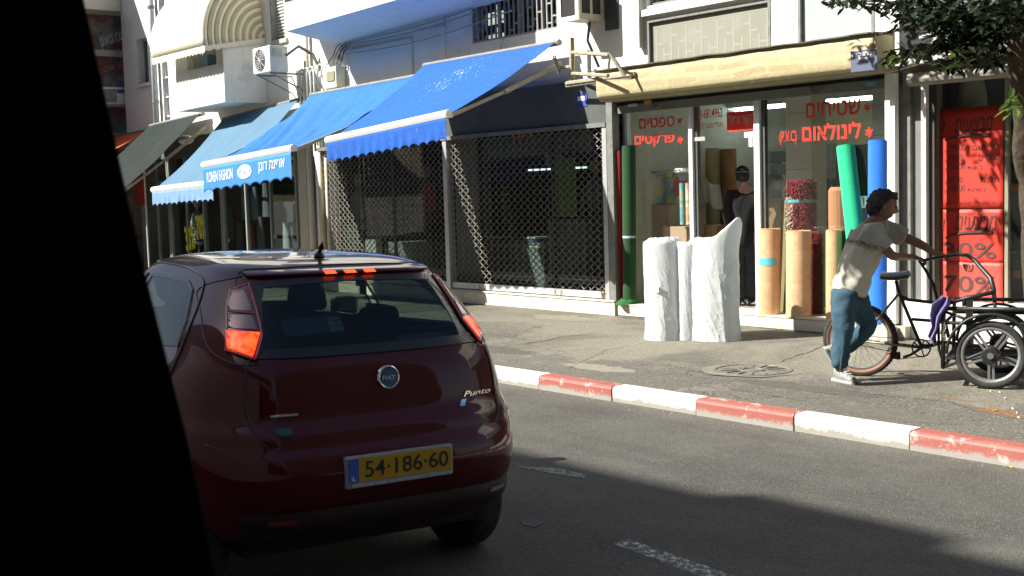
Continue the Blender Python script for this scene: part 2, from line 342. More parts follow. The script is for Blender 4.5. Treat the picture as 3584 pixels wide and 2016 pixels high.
# manhole cover with a raised pattern in a concrete collar
mc = Vector((GP(1893, 932).x, GP(1893, 932).y, 0)); mz = pavz(mc.y) + .003
mh = thing('manhole_cover', 'round cast iron manhole cover set in the pavement in front of the white bags', 'manhole cover', (mc.x, mc.y, mz))
IRON = mat('cast_iron', (.17, .165, .14), .65, metal=.2, var=.25, vs=15, stain=(.2, .18, .15), stain_amt=.5, stain_s=20)
b = MB(); b.grid(lambda u, v: mc + Vector((math.cos(u * 6.283) * ((.46 + .05 * math.sin(u * 25)) if v > .5 else .37), math.sin(u * 6.283) * ((.43 + .05 * math.cos(u * 19)) if v > .5 else .37), mz + .001 + .002 * (v < .5))), 48, 1, True); b.build('collar', mat('collar_cement', (.185, .175, .14), .9, bump=.4), mh)
b = MB(); b.lathe(mc, (0, 0, 1), [(mz + .002, .001), (mz + .002, .335), (mz + .009, .34), (mz + .009, .37), (mz, .372)], 40)
b.build('cover_plate', IRON, mh)
for k in range(14):
    a = k * 2 * math.pi / 14; d = Vector((math.cos(a), math.sin(a), 0)); c0 = mc + Vector((0, 0, mz + .006))
    b = MB(); b.bar(c0 + d * .15, c0 + d * .30, .018, .01); b.build('raised_rib', IRON, mh)
b = MB(); b.lathe(mc, (0, 0, 1), [(mz + .002, .09), (mz + .010, .092), (mz + .010, .115), (mz + .002, .117)], 24); b.build('raised_ring', IRON, mh)
# litter: cigarette ends, leaves, crumbs of rubble
def litter(px, py, kind):
    g = GP(px, py) if py < 1080 - (2576 - px) * .14 else G(px, py, 0); a = random.random() * 6
    d = Vector((math.cos(a), math.sin(a), 0)); b = MB()
    if kind == 'leaf':
        s = Vector((-d.y, d.x, 0)); b.add([g - d * .03 + Vector((0, 0, .004)), g + s * .012 + Vector((0, 0, .012)), g + d * .03 + Vector((0, 0, .006)), g - s * .012 + Vector((0, 0, .014))], [(0, 1, 2, 3)])
        return b.build('fallen_leaf', mat('yellow_leaf', (.55, .40, .03), .6), solid=.001)
    b.tube([g - d * .017 + Vector((0, 0, .006)), g + d * .017 + Vector((0, 0, .006))], .005, 6); return b.build('cigarette_end', WHITETXT)
for k, (px, py, t) in enumerate([(2540, 1177, 'leaf'), (1790, 985, 'leaf'), (1640, 983, 'leaf'), (1680, 1003, 'leaf'), (2505, 1035, 'leaf'), (1455, 960, 'leaf')]):
    where = ['lying in the gutter at the right', 'on the pavement above the kerb by the manhole', 'on the pavement left of the manhole', 'on the road beside the red kerb stone', 'on the pavement near the kerb at the right', 'in the gutter beside the car'][k]
    tag(litter(px, py, t), 'small yellow leaf ' + where, 'leaf', 'fallen leaves')
for k, (px, py) in enumerate([(2515, 988), (2530, 1003), (2558, 1040), (2494, 985), (2563, 1052), (2548, 1030)]):
    tag(litter(px, py, 'c'), ['white cigarette end nearest the front wheel', 'white cigarette end just beyond the small sand smear', 'white cigarette end on the large orange sand smear', 'leftmost white cigarette end by the cart wheel', 'lowest white cigarette end on the orange sand', 'white cigarette end at the edge of the orange sand'][k], 'litter', 'cigarette ends on the pavement')
b = MB()
for k in range(700):
    if k % 2: g = Vector((random.uniform(-12, -2.5), random.gauss(7.42, .06), 0))
    else: g = Vector((random.uniform(-14, -2.5), random.uniform(7.75, 11), 0)); g.z = pavz(g.y)
    r = random.uniform(.002, .008); b.add([g + Vector((r, 0, 0)), g + Vector((-r * .5, r, 0)), g + Vector((-r * .6, -r, 0)), g + Vector((0, 0, r))], [(0, 1, 3), (1, 2, 3), (2, 0, 3)])
stuff(tag(b.build('grit', mat('grit', (.25, .22, .17), .9, var=.3), origin=(0, 0, 0)), 'loose grit and crumbs along the gutter and pavement', 'grit'))
# cracks and mended seams in the pavement
CRK = mat('crack_dark', (.018, .017, .015), .95)
for pts, w_ in (([(1308, 868), (1345, 862), (1372, 858), (1400, 850), (1432, 846), (1470, 842), (1503, 838)], .016), ([(1180, 838), (1230, 842), (1290, 850), (1330, 856)], .008), ([(1960, 912), (1990, 900), (2022, 890), (2050, 880), (2080, 868)], .012), ([(1420, 930), (1475, 905), (1530, 880), (1600, 868)], .006), ([(1700, 985), (1790, 975), (1880, 985), (1960, 1000), (2040, 1012)], .007), ([(2150, 985), (2260, 1000), (2380, 1010), (2480, 1040)], .008)):
    P = [GP(*q) for q in pts]; D_ = []
    for a, c in zip(P, P[1:]):
        for k in range(8): q = a.lerp(c, k / 8) + Vector((random.gauss(0, .012), random.gauss(0, .012), 0)); D_.append(q)
    b = MB(); vs = []
    for k, q in enumerate(D_):
        d = (D_[min(k + 1, len(D_) - 1)] - D_[max(k - 1, 0)]).normalized(); s = Vector((-d.y, d.x, 0)) * w_ * random.uniform(.15, .8); z = pavz(q.y) + .003; vs += [Vector((q.x + s.x, q.y + s.y, z)), Vector((q.x - s.x, q.y - s.y, z))]
    b.add(vs, [(2 * k, 2 * k + 1, 2 * k + 3, 2 * k + 2) for k in range(len(D_) - 1)]); struct(b.build('pavement_crack', CRK))
for k, (px, py, a_, c_) in enumerate(((1250, 880, .55, .2), (1500, 925, .5, .16), (1720, 905, .35, .12), (2020, 975, .8, .14), (1420, 800, .6, .25), (2250, 1045, .6, .15), (1600, 800, .3, .15))):
    g = GP(px, py); b = MB(); n_ = 26; b.add([Vector((g.x + math.cos(t / n_ * 6.283) * a_ * random.uniform(.75, 1.15), g.y + math.sin(t / n_ * 6.283) * c_ * random.uniform(.7, 1.2), 0)) for t in range(n_)], [tuple(range(n_))])
    for v in b.v: v.z = pavz(v.y) + .002
    struct(b.build('pavement_patch', mat('mend%d' % (k % 3), ((.095, .090, .074), (.24, .225, .175), (.12, .115, .095))[k % 3], .9, var=.2, vs=10, bump=.6, bs=80)))
# orange sand smear
for (px, py, s) in [(2490, 1030, .12), (2540, 1042, .3), (2420, 1007, .1), (2385, 1000, .08)]:
    g = GP(px, py); b = MB(); n_ = 14
    b.add([g + Vector((math.cos(k / n_ * 6.283) * s * random.uniform(.6, 1.3), math.sin(k / n_ * 6.283) * s * .4 * random.uniform(.6, 1.3), .003 + pavz(g.y) - g.z)) for k in range(n_)], [tuple(range(n_))])
    struct(b.build('sand_smear', paintmat('orange_sand', (.33, .17, .07), .42, .6, 22)))
# ================================================================ buildings
def tiles(parent, x0, x1, yf, z0, z1, w, m=TILE, name='tile', rows=1):
    n = max(1, round((x1 - x0) / w)); w = (x1 - x0) / n; hh = (z1 - z0) / rows
    for r in range(rows):
        for k in range(n):
            b = MB(); e = .003; a = x0 + k * w + e; c = x0 + (k + 1) * w - e; j = random.uniform(-.002, .002)
            b.box(a, c, yf - .012 + j, yf + .01, z0 + r * hh + e, z0 + (r + 1) * hh - e); b.build(name, m, parent)
FY, SY = 11.5, 11.62
PRX = V(1548, 500, 11.40).x
vx = lambda x, y, Y: V(x, y, Y).x
vz = lambda x, y, Y: V(x, y, Y).z
BZ = vz(1741, 268, 11.44)
# ---- the white building over the grilled shop and the carpet shop
wb = thing('white_building', 'white rendered building with barred windows above the grilled shop and the carpet shop', 'building', (-13.5, 11.8, .19))
bw = (vx(1187, 60, FY), vx(1403, 60, FY), 4.15, 5.35)
f1 = (vx(1629, 100, FY), vx(1939, 60, FY), 3.2, 4.04); f2 = (vx(2008, 60, FY), vx(2200, 60, FY), 3.2, 4.5)
u1 = (f1[0], f1[1] - .02, 4.22, 5.4)
b = MB(); wall(b, -19.9, -7.32, 3.38, 8.0, FY, .25, [bw, f1, f2, u1]); b.build('wall', WHITEWALL, wb)
b = MB(); b.box(-19.9, -19.42, FY - .02, 12.4, .1, 3.4); b.build('wall_pier', WHITEWALL, wb)
b = MB(); b.box(-19.95, -7.3, 15.9, 16.1, 0, 8); b.box(-19.95, -7.3, 11.76, 16, 7.8, 8.0); b.build('rear_wall', GREYWALL, wb)
# raised panel joints and patched render on the upper wall
for pts in ([(945, 240), (943, 150), (1040, 130)], [(1202, 180), (1200, 92), (1270, 75)]): pass
for (a, c) in (((1125, 225), (1118, 35)), ((1447 * 1, 0), (1447, 0))):
    if a[1]: b = MB(); b.box(vx(*a, FY) - .008, vx(*a, FY) + .008, FY - .006, FY + .01, vz(*a, FY), vz(*c, FY)); b.build('wall_joint', mat('joint_dark', (.08, .08, .07), .9), wb)
b = MB(); b.box(vx(883, 130, FY), vx(1036, 50, FY), FY - .035, FY + .01, 3.55, 4.42); b.build('wall_panel', WHITEWALL, wb)
b = MB(); b.box(vx(1046, 130, FY), vx(1120, 50, FY), FY - .03, FY + .01, 3.62, 4.5); b.build('wall_panel', WHITEWALL, wb)
# deep slab and parapet of the floor above
b = MB(); b.hexa([(-17.45, 9.78, 4.55), (-11.5, 9.5, 4.57), (-11.5, FY - .003, 4.62), (-17.45, FY - .003, 4.57)], [(-17.45, 9.78, 4.75), (-11.5, 9.5, 4.75), (-11.5, FY - .003, 4.75), (-17.45, FY - .003, 4.75)])
sp0, sp1 = V(719, 79, 10.45), V(977, 0, 10.45)
b = MB(); b.hexa([(sp0.x, 10.45, sp0.z), (sp1.x + 1.5, 10.45, sp1.z), (sp1.x + 1.5, FY - .003, 4.70), (sp0.x, FY - .003, 4.55)], [(sp0.x, 10.45, 6.2), (sp1.x + 1.5, 10.45, 6.2), (sp1.x + 1.5, FY - .003, 6.2), (sp0.x, FY - .003, 6.2)])
b.build('balcony_slab', mat('balcony_render', (.7, .7, .66), .85, var=.05, bump=.15, stain=(.45, .44, .38), stain_amt=.4), wb)
b = MB(); b.box(-19.95, -17.2, 9.9, FY - .003, 5.75, 6.5); b.build('balcony_slab', WHITEWALL, wb)
# windows with welded bars: staggered links between uprights
def bars(parent, x0, x1, z0, z1, Y, n, m, r=.011):
    w = (x1 - x0) / n; fr = MB(); fr.box(x0 - .02, x1 + .02, Y - .015, Y + .015, z0 - .03, z0); fr.box(x0 - .02, x1 + .02, Y - .015, Y + .015, z1, z1 + .03)
    fr.box(x0 - .02, x0, Y - .015, Y + .015, z0, z1); fr.box(x1, x1 + .02, Y - .015, Y + .015, z0, z1); g = fr.build('grille_frame', m, parent)
    for k in range(1, n): b = MB(); b.box(x0 + k * w - r, x0 + k * w + r, Y - .01, Y + .01, z0 + .001, z1 - .001); b.build('grille_bar', m, g)
    b = MB(); H = z1 - z0
    for k in range(n):
        for zz in ([.78, .30, .06], [.52, .14], [.66, .22], [.44, .88])[k % 4]: z = z0 + H * zz; b.box(x0 + k * w + r, x0 + (k + 1) * w - r, Y - .008, Y + .008, z - .012, z + .012)
    stuff(b.build('grille_link', m, g)); return g
def window(parent, h, Y, fm=ALU, pane=DKGLASS, mull=1, name='window'):
    x0, x1, z0, z1 = h; t = .04
    b = MB(); b.box(x0, x1, Y, Y + .06, z0, z0 + t); b.box(x0, x1, Y, Y + .06, z1 - t, z1); b.box(x0, x0 + t, Y, Y + .06, z0 + t, z1 - t); b.box(x1 - t, x1, Y, Y + .06, z0 + t, z1 - t)
    for k in range(1, mull + 1): x = x0 + (x1 - x0) * k / (mull + 1); b.box(x - t / 2, x + t / 2, Y + .005, Y + .055, z0 + t, z1 - t)
    f = b.build(name, fm, parent); b = MB(); b.box(x0 + t, x1 - t, Y + .025, Y + .031, z0 + t, z1 - t); b.build('pane', pane, f); return f
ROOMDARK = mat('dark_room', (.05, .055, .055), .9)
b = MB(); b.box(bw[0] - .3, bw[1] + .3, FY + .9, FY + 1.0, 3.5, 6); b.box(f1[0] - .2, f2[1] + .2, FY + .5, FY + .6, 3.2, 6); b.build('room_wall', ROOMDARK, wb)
window(wb, (bw[0], bw[1], bw[2], bw[3]), FY + .12, mull=3); bars(wb, bw[0] + .03, bw[1] - .03, bw[2] + .03, bw[3] - .03, FY + .02, 18, mat('grille_grey', (.30, .30, .28), .6, metal=.2, var=.15))
# louvre slats seen behind the bars
for k in range(6):
    for j in range(3):
        xa = bw[0] + (bw[1] - bw[0]) * (k + .08) / 6; xb = bw[0] + (bw[1] - bw[0]) * (k + .92) / 6
        b = MB(); z = bw[2] + .12 + j * .33; b.hexa([(xa, FY + .20, z), (xb, FY + .20, z), (xb, FY + .205, z + .004), (xa, FY + .205, z + .004)], [(xa, FY + .27, z + .16), (xb, FY + .27, z + .16), (xb, FY + .275, z + .164), (xa, FY + .275, z + .164)]); b.build('glass_slat', mat('slat_glass', (.12, .17, .17), .15), wb)
FROST = mat('frosted_sheet', (.27, .27, .225), .35, var=.05, vs=1.5, stain=(.36, .36, .31), stain_amt=.4, stain_s=3)
FROST2 = mat('frosted_sheet_pale', (.38, .43, .43), .35, var=.06, vs=1.5)
def frost_panel(h, m, n):
    x0, x1, z0, z1 = h; t = .035; b = MB(); b.box(x0, x1, FY - .01, FY + .03, z1 - t, z1); b.box(x0, x0 + t, FY - .01, FY + .03, z0, z1 - t); b.box(x1 - t, x1, FY - .01, FY + .03, z0, z1 - t); f = b.build('window', GREYMETAL, wb)
    b = MB(); b.box(x0 + t, x1 - t, FY + .04, FY + .045, z0, z1 - t); b.build('pane', m, f)
    lm = mat('bar_behind_' + m.name, tuple(min(1, c * 1.13) for c in m.node_tree.nodes['Vector Math'].inputs[0].default_value[:3]), .6, var=.03)
    w = (x1 - x0 - .2) / n; b = MB()
    for k in range(n + 1): b.box(x0 + .12 + k * w - .012, x0 + .12 + k * w + .012, FY + .0385, FY + .0398, z0, z1 - .12 - .25 * (k % 2) * (n > 8))
    for k in range(n):
        for zz in ([.62, .2], [.45, .08], [.72, .3])[k % 3]: z = z0 + (z1 - z0) * zz; b.box(x0 + .12 + k * w + .013, x0 + .12 + (k + 1) * w - .013, FY + .0385, FY + .0398, z - .012, z + .012)
    b.box(x0 + .06, x1 - .06, FY + .0385, FY + .0398, z1 - .1, z1 - .088); b.build('bar_pattern', lm, f)
frost_panel(f1, FROST, 14); frost_panel(f2, FROST2, 7)
window(wb, u1, FY + .06, fm=GREYMETAL, mull=0)
b = MB(); b.box(u1[0] - .08, u1[1] + .05, FY - .07, FY + .02, 4.09, 4.17); b.build('window_sill', WHITEWALL, wb)
b = MB(); b.box(f1[0] - .12, f1[0] - .05, FY - .1, FY - .003, 3.7, 5.5); b.build('wall_fin', mat('fin', (.55, .54, .48), .8), wb)
# ---- grilled shop: tiled base, posts, header, glass, dark room
GX0, GXM, GX1 = -19.3, vx(1131, 600, 11.42), vx(1528, 500, 11.42)
b = MB(); b.box(GX0 - .15, PRX - .002, 11.36, 12.3, .1, .375); b.build('shop_base', mat('base_concrete', (.4, .38, .32), .9), wb)
tiles(wb, GX0 - .1, PRX - .004, 11.355, .19, .37, .335)
b = MB(); b.box(GX0 - .15, PRX - .002, 11.33, 12.25, .3755, .395); b.build('shop_ledge', mat('ledge_stone', (.62, .6, .54), .6, stain=(.35, .33, .28), stain_amt=.4), wb)
for (xa, xb, m, nm) in ((GX0 - .10, GX0 - .02, WHITEPAINT, 'post'), (GXM - .05, GXM + .05, ALU, 'post'), (GX1 - .03, GX1 + .05, ALU, 'post'), (GX1 + .06, PRX, GREYMETAL, 'pier')):
    b = MB(); b.box(xa, xb, 11.37, 11.50, .396, 2.719 if nm == 'post' else 3.05); b.build(nm, m, wb)
HEADER = mat('header_panel', (.085, .10, .095), .5, var=.1, stain=(.05, .05, .045), stain_amt=.3)
b = MB(); b.box(GX0, GX1 + .05, 11.40, 11.75, 2.78, 3.378); b.build('header_panel', HEADER, wb)
b = MB(); b.box(GX0, GX1 + .05, 11.355, 11.398, 2.72, 2.779); b.build('header_rail', GREYMETAL, wb)
b = MB(); b.box(vx(1446, 200, 11.38), vx(1474, 200, 11.38), 11.392, 11.399, 3.02, 3.20); st = b.build('address_sticker', mat('blue_sticker', (.04, .07, .35), .5), wb)
b = MB(); x_ = vx(1451, 210, 11.38); b.box(x_, vx(1468, 210, 11.38), 11.388, 11.3915, 3.10, 3.16); b.build('sticker_panel', WHITETXT, st)
# rolling grille of interlocking wavy rods
GR = mat('grille_steel', (.31, .295, .25), .5, metal=.25, var=.2, vs=12, stain=(.12, .10, .07), stain_amt=.4, stain_s=8)
def mesh_grille(x0, x1, z0, z1, Y, parent):
    g = thing('roller_grille', parent[0], 'security grille', ((x0 + x1) / 2, Y, z0)) if isinstance(parent, tuple) else parent
    px, pz_ = .145, .052; n = round((x1 - x0) / px * 2); px = (x1 - x0) / n; nz = round((z1 - z0) / pz_); dz = (z1 - z0) / nz
    b = MB()
    for k in range(n + 1):
        x = x0 + k * px; pts = []; s = 1 if k % 2 else -1
        for j in range(nz * 2 + 1):
            t = j / 2; w = math.cos(math.pi * t) * s; w = max(-1, min(1, w * 1.35))
            pts.append((x + w * px * .5, Y + s * .004 * (1 if j % 2 else -1), z0 + t * dz))
        b.tube(pts, .0075, 3, cap=False)
    o = stuff(b.build('wavy_rods', GR, g, smooth=True)); b = MB()
    for k in range(n):
        for j in range(nz + 1):
            if (j + k) % 2 == 0 and 0: x = x0 + (k + .5) * px; z = z0 + j * dz; b.bar((x, Y - .012, z - .014), (x, Y - .012, z + .014), .014, .008, (0, 1, 0))
    b = MB(); b.box(x0, x1, Y - .03, Y + .03, z0 - .105, z0 - .015); rl = b.build('bottom_rail', mat('rail_alu', (.55, .58, .57), .4, metal=.3, stain=(.3, .28, .22), stain_amt=.3), g)
    for t in (.22, .72): x = x0 + (x1 - x0) * t; b = MB(); b.tube([(x - .07, Y - .035, z0 - .03), (x - .06, Y - .05, z0 - .10), (x, Y - .055, z0 - .125), (x + .06, Y - .05, z0 - .10), (x + .07, Y - .035, z0 - .03)], .006, 5); b.build('pull_ring', GR, g)
    return g
g1 = thing('roller_grille', 'closed roller grille of wavy rods under the left part of the bright blue awning', 'security grille', (GX0 + 1.8, 11.42, .4)); mesh_grille(GX0 + .01, GXM - .06, .515, 2.715, 11.43, g1)
g2 = thing('roller_grille', 'closed roller grille of wavy rods right of the steel post, beside the red carpet roll', 'security grille', (GXM + 1.8, 11.42, .4)); mesh_grille(GXM + .06, GX1 - .04, .515, 2.715, 11.43, g2)
b = MB(); b.box(GX1 - .12, GX1 - .04, 11.38, 11.40, .41, .48); b.tube([(GX1 - .1, 11.37, .47), (GX1 - .1, 11.36, .53), (GX1 - .05, 11.36, .53), (GX1 - .05, 11.37, .47)], .008, 6)
b.build('padlock', mat('rust_brass', (.2, .13, .06), .6, metal=.5), g2)
# shop glass and its frames
for (xa, xb) in ((GX0 + .02, GXM - .3), (GXM + .28, GX1 - 1.55), (GX1 - 1.5, GX1 + .0)):
    b = MB(); b.box(xa, xb, 11.80, 11.806, .42, 2.76); b.build('shop_window', GRGLASS, wb)
b = MB(); b.box(GXM - .3, GXM + .28, 11.79, 12.05, .396, 2.78); b.build('shop_column', mat('shop_column', (.14, .165, .155), .7), wb)
for x in (GX1 - 1.55, GX0 + 1.75): b = MB(); b.box(x, x + .045, 11.78, 11.83, .397, 2.77); b.build('window_post', DKSTEEL, wb)
# room
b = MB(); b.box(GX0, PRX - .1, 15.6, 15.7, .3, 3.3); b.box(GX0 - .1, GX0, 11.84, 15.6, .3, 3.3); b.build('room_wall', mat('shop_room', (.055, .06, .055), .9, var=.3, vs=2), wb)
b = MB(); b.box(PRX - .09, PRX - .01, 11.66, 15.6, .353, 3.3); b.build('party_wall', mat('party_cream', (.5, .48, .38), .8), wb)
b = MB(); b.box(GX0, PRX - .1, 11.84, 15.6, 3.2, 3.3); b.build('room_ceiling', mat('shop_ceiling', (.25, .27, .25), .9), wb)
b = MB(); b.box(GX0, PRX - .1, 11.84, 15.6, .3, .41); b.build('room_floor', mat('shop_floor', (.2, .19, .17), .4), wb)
# white undershop board, red Hebrew lettering on the glass
SIGNB = mat('inner_board', (.30, .33, .29), .7)
b = MB(); b.box(vx(1185, 300, 11.9), vx(1480, 290, 11.9), 11.95, 11.98, 2.42, 2.74); b.build('fascia_board', SIGNB, wb)
ORTXT = mat('orange_vinyl', (.75, .12, .03), .5)
yy = 11.79
lettering('אופנת', V(1268, 328, yy), V(1353, 320, yy), .24, ORTXT, wb, bold=.02)
lettering('רונן', V(1288, 362, yy), V(1337, 355, yy), .20, ORTXT, wb, bold=.02)
b = MB(); c0 = V(1183, 330, yy); b.add([c0 + Vector((math.cos(k / 16 * 6.283) * .17, 0, math.sin(k / 16 * 6.283) * .07)) for k in range(16)], [tuple(range(16))]); b.build('oval_sticker', ORTXT, wb, solid=.002)
# ================================================================ contents of the grilled shop
CLOTHW = mat('white_cloth', (.30, .32, .32), .9, var=.1, vs=5, bump=.3, bs=10)
def table_cloth(xa, xb, ya, yb, h, lbl, m=CLOTHW):
    t = thing('display_table', lbl, 'table', ((xa + xb) / 2, (ya + yb) / 2, .41))
    b = MB(); b.box(xa, xb, ya, yb, h - .03, h); b.build('tabletop', m, t)
    def f(u, v):
        per = [(xa, ya), (xb, ya), (xb, yb), (xa, yb)]; k = u * 4 % 4; i = int(k); q = k - i; a = per[i]; c = per[(i + 1) % 4]
        x = a[0] + (c[0] - a[0]) * q; y = a[1] + (c[1] - a[1]) * q; e = .03 * math.sin(u * 90) * (1 - v); cx, cy = (xa + xb) / 2, (ya + yb) / 2
        return (x + (x - cx) / abs(xb - xa) * e, y + (y - cy) / abs(yb - ya) * e, .415 + (h - .031 - .415) * v)
    b = MB(); b.grid(f, 120, 4, True); b.build('cloth_skirt', m, t, smooth=True)
    return t
def stack(xa, xb, ya, yb, z, n, lbl, cols, grp, cat='folded clothes'):
    for k in range(n):
        b = MB(); j = random.uniform(-.02, .02); b.box(xa + j, xb + j, ya, yb, z + k * .045, z + k * .045 + .04)
        tag(b.build('folded_garment', mat('garment_%s' % cols[k % len(cols)][0], cols[k % len(cols)][1], .9, bump=.3), bevel=.012), lbl, cat, grp)
GARM = [('white', (.6, .62, .6)), ('grey', (.3, .32, .32)), ('blue', (.12, .2, .4))]
def at_in(px, py, Y): return V(px, py, Y)
x1_, x2_ = vx(1175, 600, 12.5), vx(1395, 600, 12.5)
table_cloth(x1_, x2_, 12.3, 12.9, 1.0, 'white cloth covered display table behind the right grille')
table_cloth(vx(1405, 600, 12.3), vx(1500, 600, 12.3), 12.1, 12.7, 1.45, 'taller white display stand at the right end of the grilled shop')
table_cloth(vx(1000, 600, 12.4), vx(1110, 600, 12.4), 12.2, 12.8, 1.05, 'white display table behind the left grille near the steel post')
for i in range(7):
    x = x1_ + .15 + i * (x2_ - x1_ - .3) / 6.5
    stack(x, x + .3, 12.35, 12.65, 1.0, 2 + i % 3, 'folded garment in the row of piles on the white display table', GARM, 'folded garments on the display table')
# hanging shop dummies and garments (dim behind the glass)
def mannequin(x, Y, z, col, lbl, armdir=1):
    t = thing('mannequin', lbl, 'mannequin', (x, Y, .41)); m = mat('dummy_' + str(round(col[0], 2)), col, .7, var=.1, vs=4)
    b = MB()
    def f(u, v):
        pr = [(0, .10), (.08, .16), (.25, .13), (.45, .17), (.6, .19), (.7, .15), (.76, .06), (.84, .05)]
        zz = v * .84; r = None
        for (a, ra), (c, rc) in zip(pr, pr[1:]):
            if a <= zz <= c: r = ra + (rc - ra) * (zz - a) / (c - a)
        a = u * 6.283; return (x + math.cos(a) * r * 1.1, Y + math.sin(a) * r * .65, z + zz)
    b.grid(f, 20, 24, True); b.build('torso', m, t, smooth=True)
    b = MB(); b.lathe((x, Y, z + .84), (0, 0, 1), [(0, .04), (.04, .075), (.12, .09), (.19, .07), (.22, .005)], 14); b.build('head', mat('dummy_head', (.5, .5, .46), .4), t, smooth=True)
    for s in (-1, 1): b = MB(); b.tube([(x + s * .19, Y, z + .62), (x + s * .25, Y - .04, z + .38), (x + s * .22, Y - .12, z + .15)], [.06, .05, .035], 8); b.build('arm', m, t, smooth=True)
    b = MB(); b.lathe((x, Y, .41), (0, 0, 1), [(0, .15), (.02, .15), (.03, .02), (z - .41, .02)], 12); b.build('stand', GREYMETAL, t); return t
mannequin(vx(903, 520, 12.1), 12.1, 1.25, (.38, .42, .44), 'shop dummy in a pale grey top behind the left grille near the white post')
mannequin(vx(1075, 500, 12.6), 12.6, 1.35, (.12, .14, .15), 'shop dummy in a dark top behind the left grille beside the pink banner')
mannequin(vx(1500, 480, 12.6), 12.6, 1.3, (.35, .36, .36), 'shop dummy in a grey top at the right end of the grilled shop')
def poster(px0, py0, px1, py1, Y, col, name, lbl, cat, th=.004, grp=None):
    x0, x1 = vx(px0, py0, Y), vx(px1, py0, Y); z1 = vz(px0, py0, Y); z0 = vz(px0, py1, Y); b = MB(); b.box(x0, x1, Y, Y + th, z0, z1)
    return tag(b.build(name, mat(name + '_%d' % px0, col, .7, var=.06), bevel=0), lbl, cat, grp), x0, x1, z0, z1
o, x0, x1, z0, z1 = poster(1393, 398, 1447, 545, 11.82, (.30, .42, .12), 'price_poster', 'pale green price list hanging inside the glass of the right grille', 'poster')
poster(867, 567, 898, 640, 11.82, (.10, .62, .25), 'green_board', 'bright green board at the foot of the left grille', 'board')
poster(918, 603, 945, 645, 11.82, (.6, .6, .56), 'white_bag', 'white paper bag on the floor behind the left grille', 'bag', th=.12)
poster(1058, 462, 1092, 530, 12.2, (.55, .02, .10), 'pink_banner', 'crimson pink banner hanging in the left part of the grilled shop', 'banner')
poster(1370, 350, 1410, 420, 12.4, (.35, .42, .45), 'hanging_garment', 'pale blue garment hanging behind the green price list', 'garment', th=.04)
tb = thing('tube_light', 'lit fluorescent tube across the back of the grilled shop', 'light', (-12.9, 14.0, 2.3))
p0, p1 = V(1235, 432, 14.2), V(1470, 428, 14.2)
for (a, c) in ((V(1045, 447, 14.2), V(1120, 438, 14.2)), (V(1330, 428, 14.2), V(1475, 425, 14.2))):
    b = MB(); b.tube([a, (c[0], c[1], a[2])], .016, 8); b.build('tube', mat('tube_dim', (.9, .95, 1), .5, emit=(.8, .9, .9), es=1.2), tb)
# clothes rail with dark garments
rl = thing('clothes_rail', 'rail of dark garments hanging at the back of the grilled shop', 'clothes rail', (-14.5, 14.3, .41))
b = MB(); b.tube([(-17, 14.5, .41), (-17, 14.5, 1.9), (-12.4, 14.5, 1.9), (-12.4, 14.5, .41)], .02, 8); b.build('rail_frame', GREYMETAL, rl)
for k in range(34):
    x = -16.8 + k * .128; c = random.choice([(.03, .03, .035), (.06, .05, .04), (.10, .10, .10), (.04, .05, .09), (.12, .05, .04)])
    b = MB(); h = random.uniform(.7, .95); b.hexa([(x, 14.28, 1.86 - h), (x + .07, 14.28, 1.86 - h), (x + .07, 14.72, 1.86 - h), (x, 14.72, 1.86 - h)], [(x + .02, 14.42, 1.86), (x + .05, 14.42, 1.86), (x + .05, 14.58, 1.86), (x + .02, 14.58, 1.86)]); b.build('garment', mat('dk%g' % c[0], c, .9), rl)
# ================================================================ carpet shop front
CX0, CX1 = PRX + .01, vx(2242, 500, SY)
b = MB(); b.box(PRX, -7.3, 11.395, 16, .1, .335); b.build('shop_base', mat('base_concrete', (.4, .38, .32), .9), wb)
tiles(wb, PRX + .01, -7.55, 11.395, .20, .33, .34); b = MB(); b.box(PRX, -7.5, 11.38, 11.9, .3355, .352); b.build('shop_ledge', mat('ledge_stone'[:], (.62, .6, .54), .6), wb)
SHB = mat('shutter_housing', (.28, .25, .14), .7, var=.12, stain=(.2, .17, .1), stain_amt=.4)
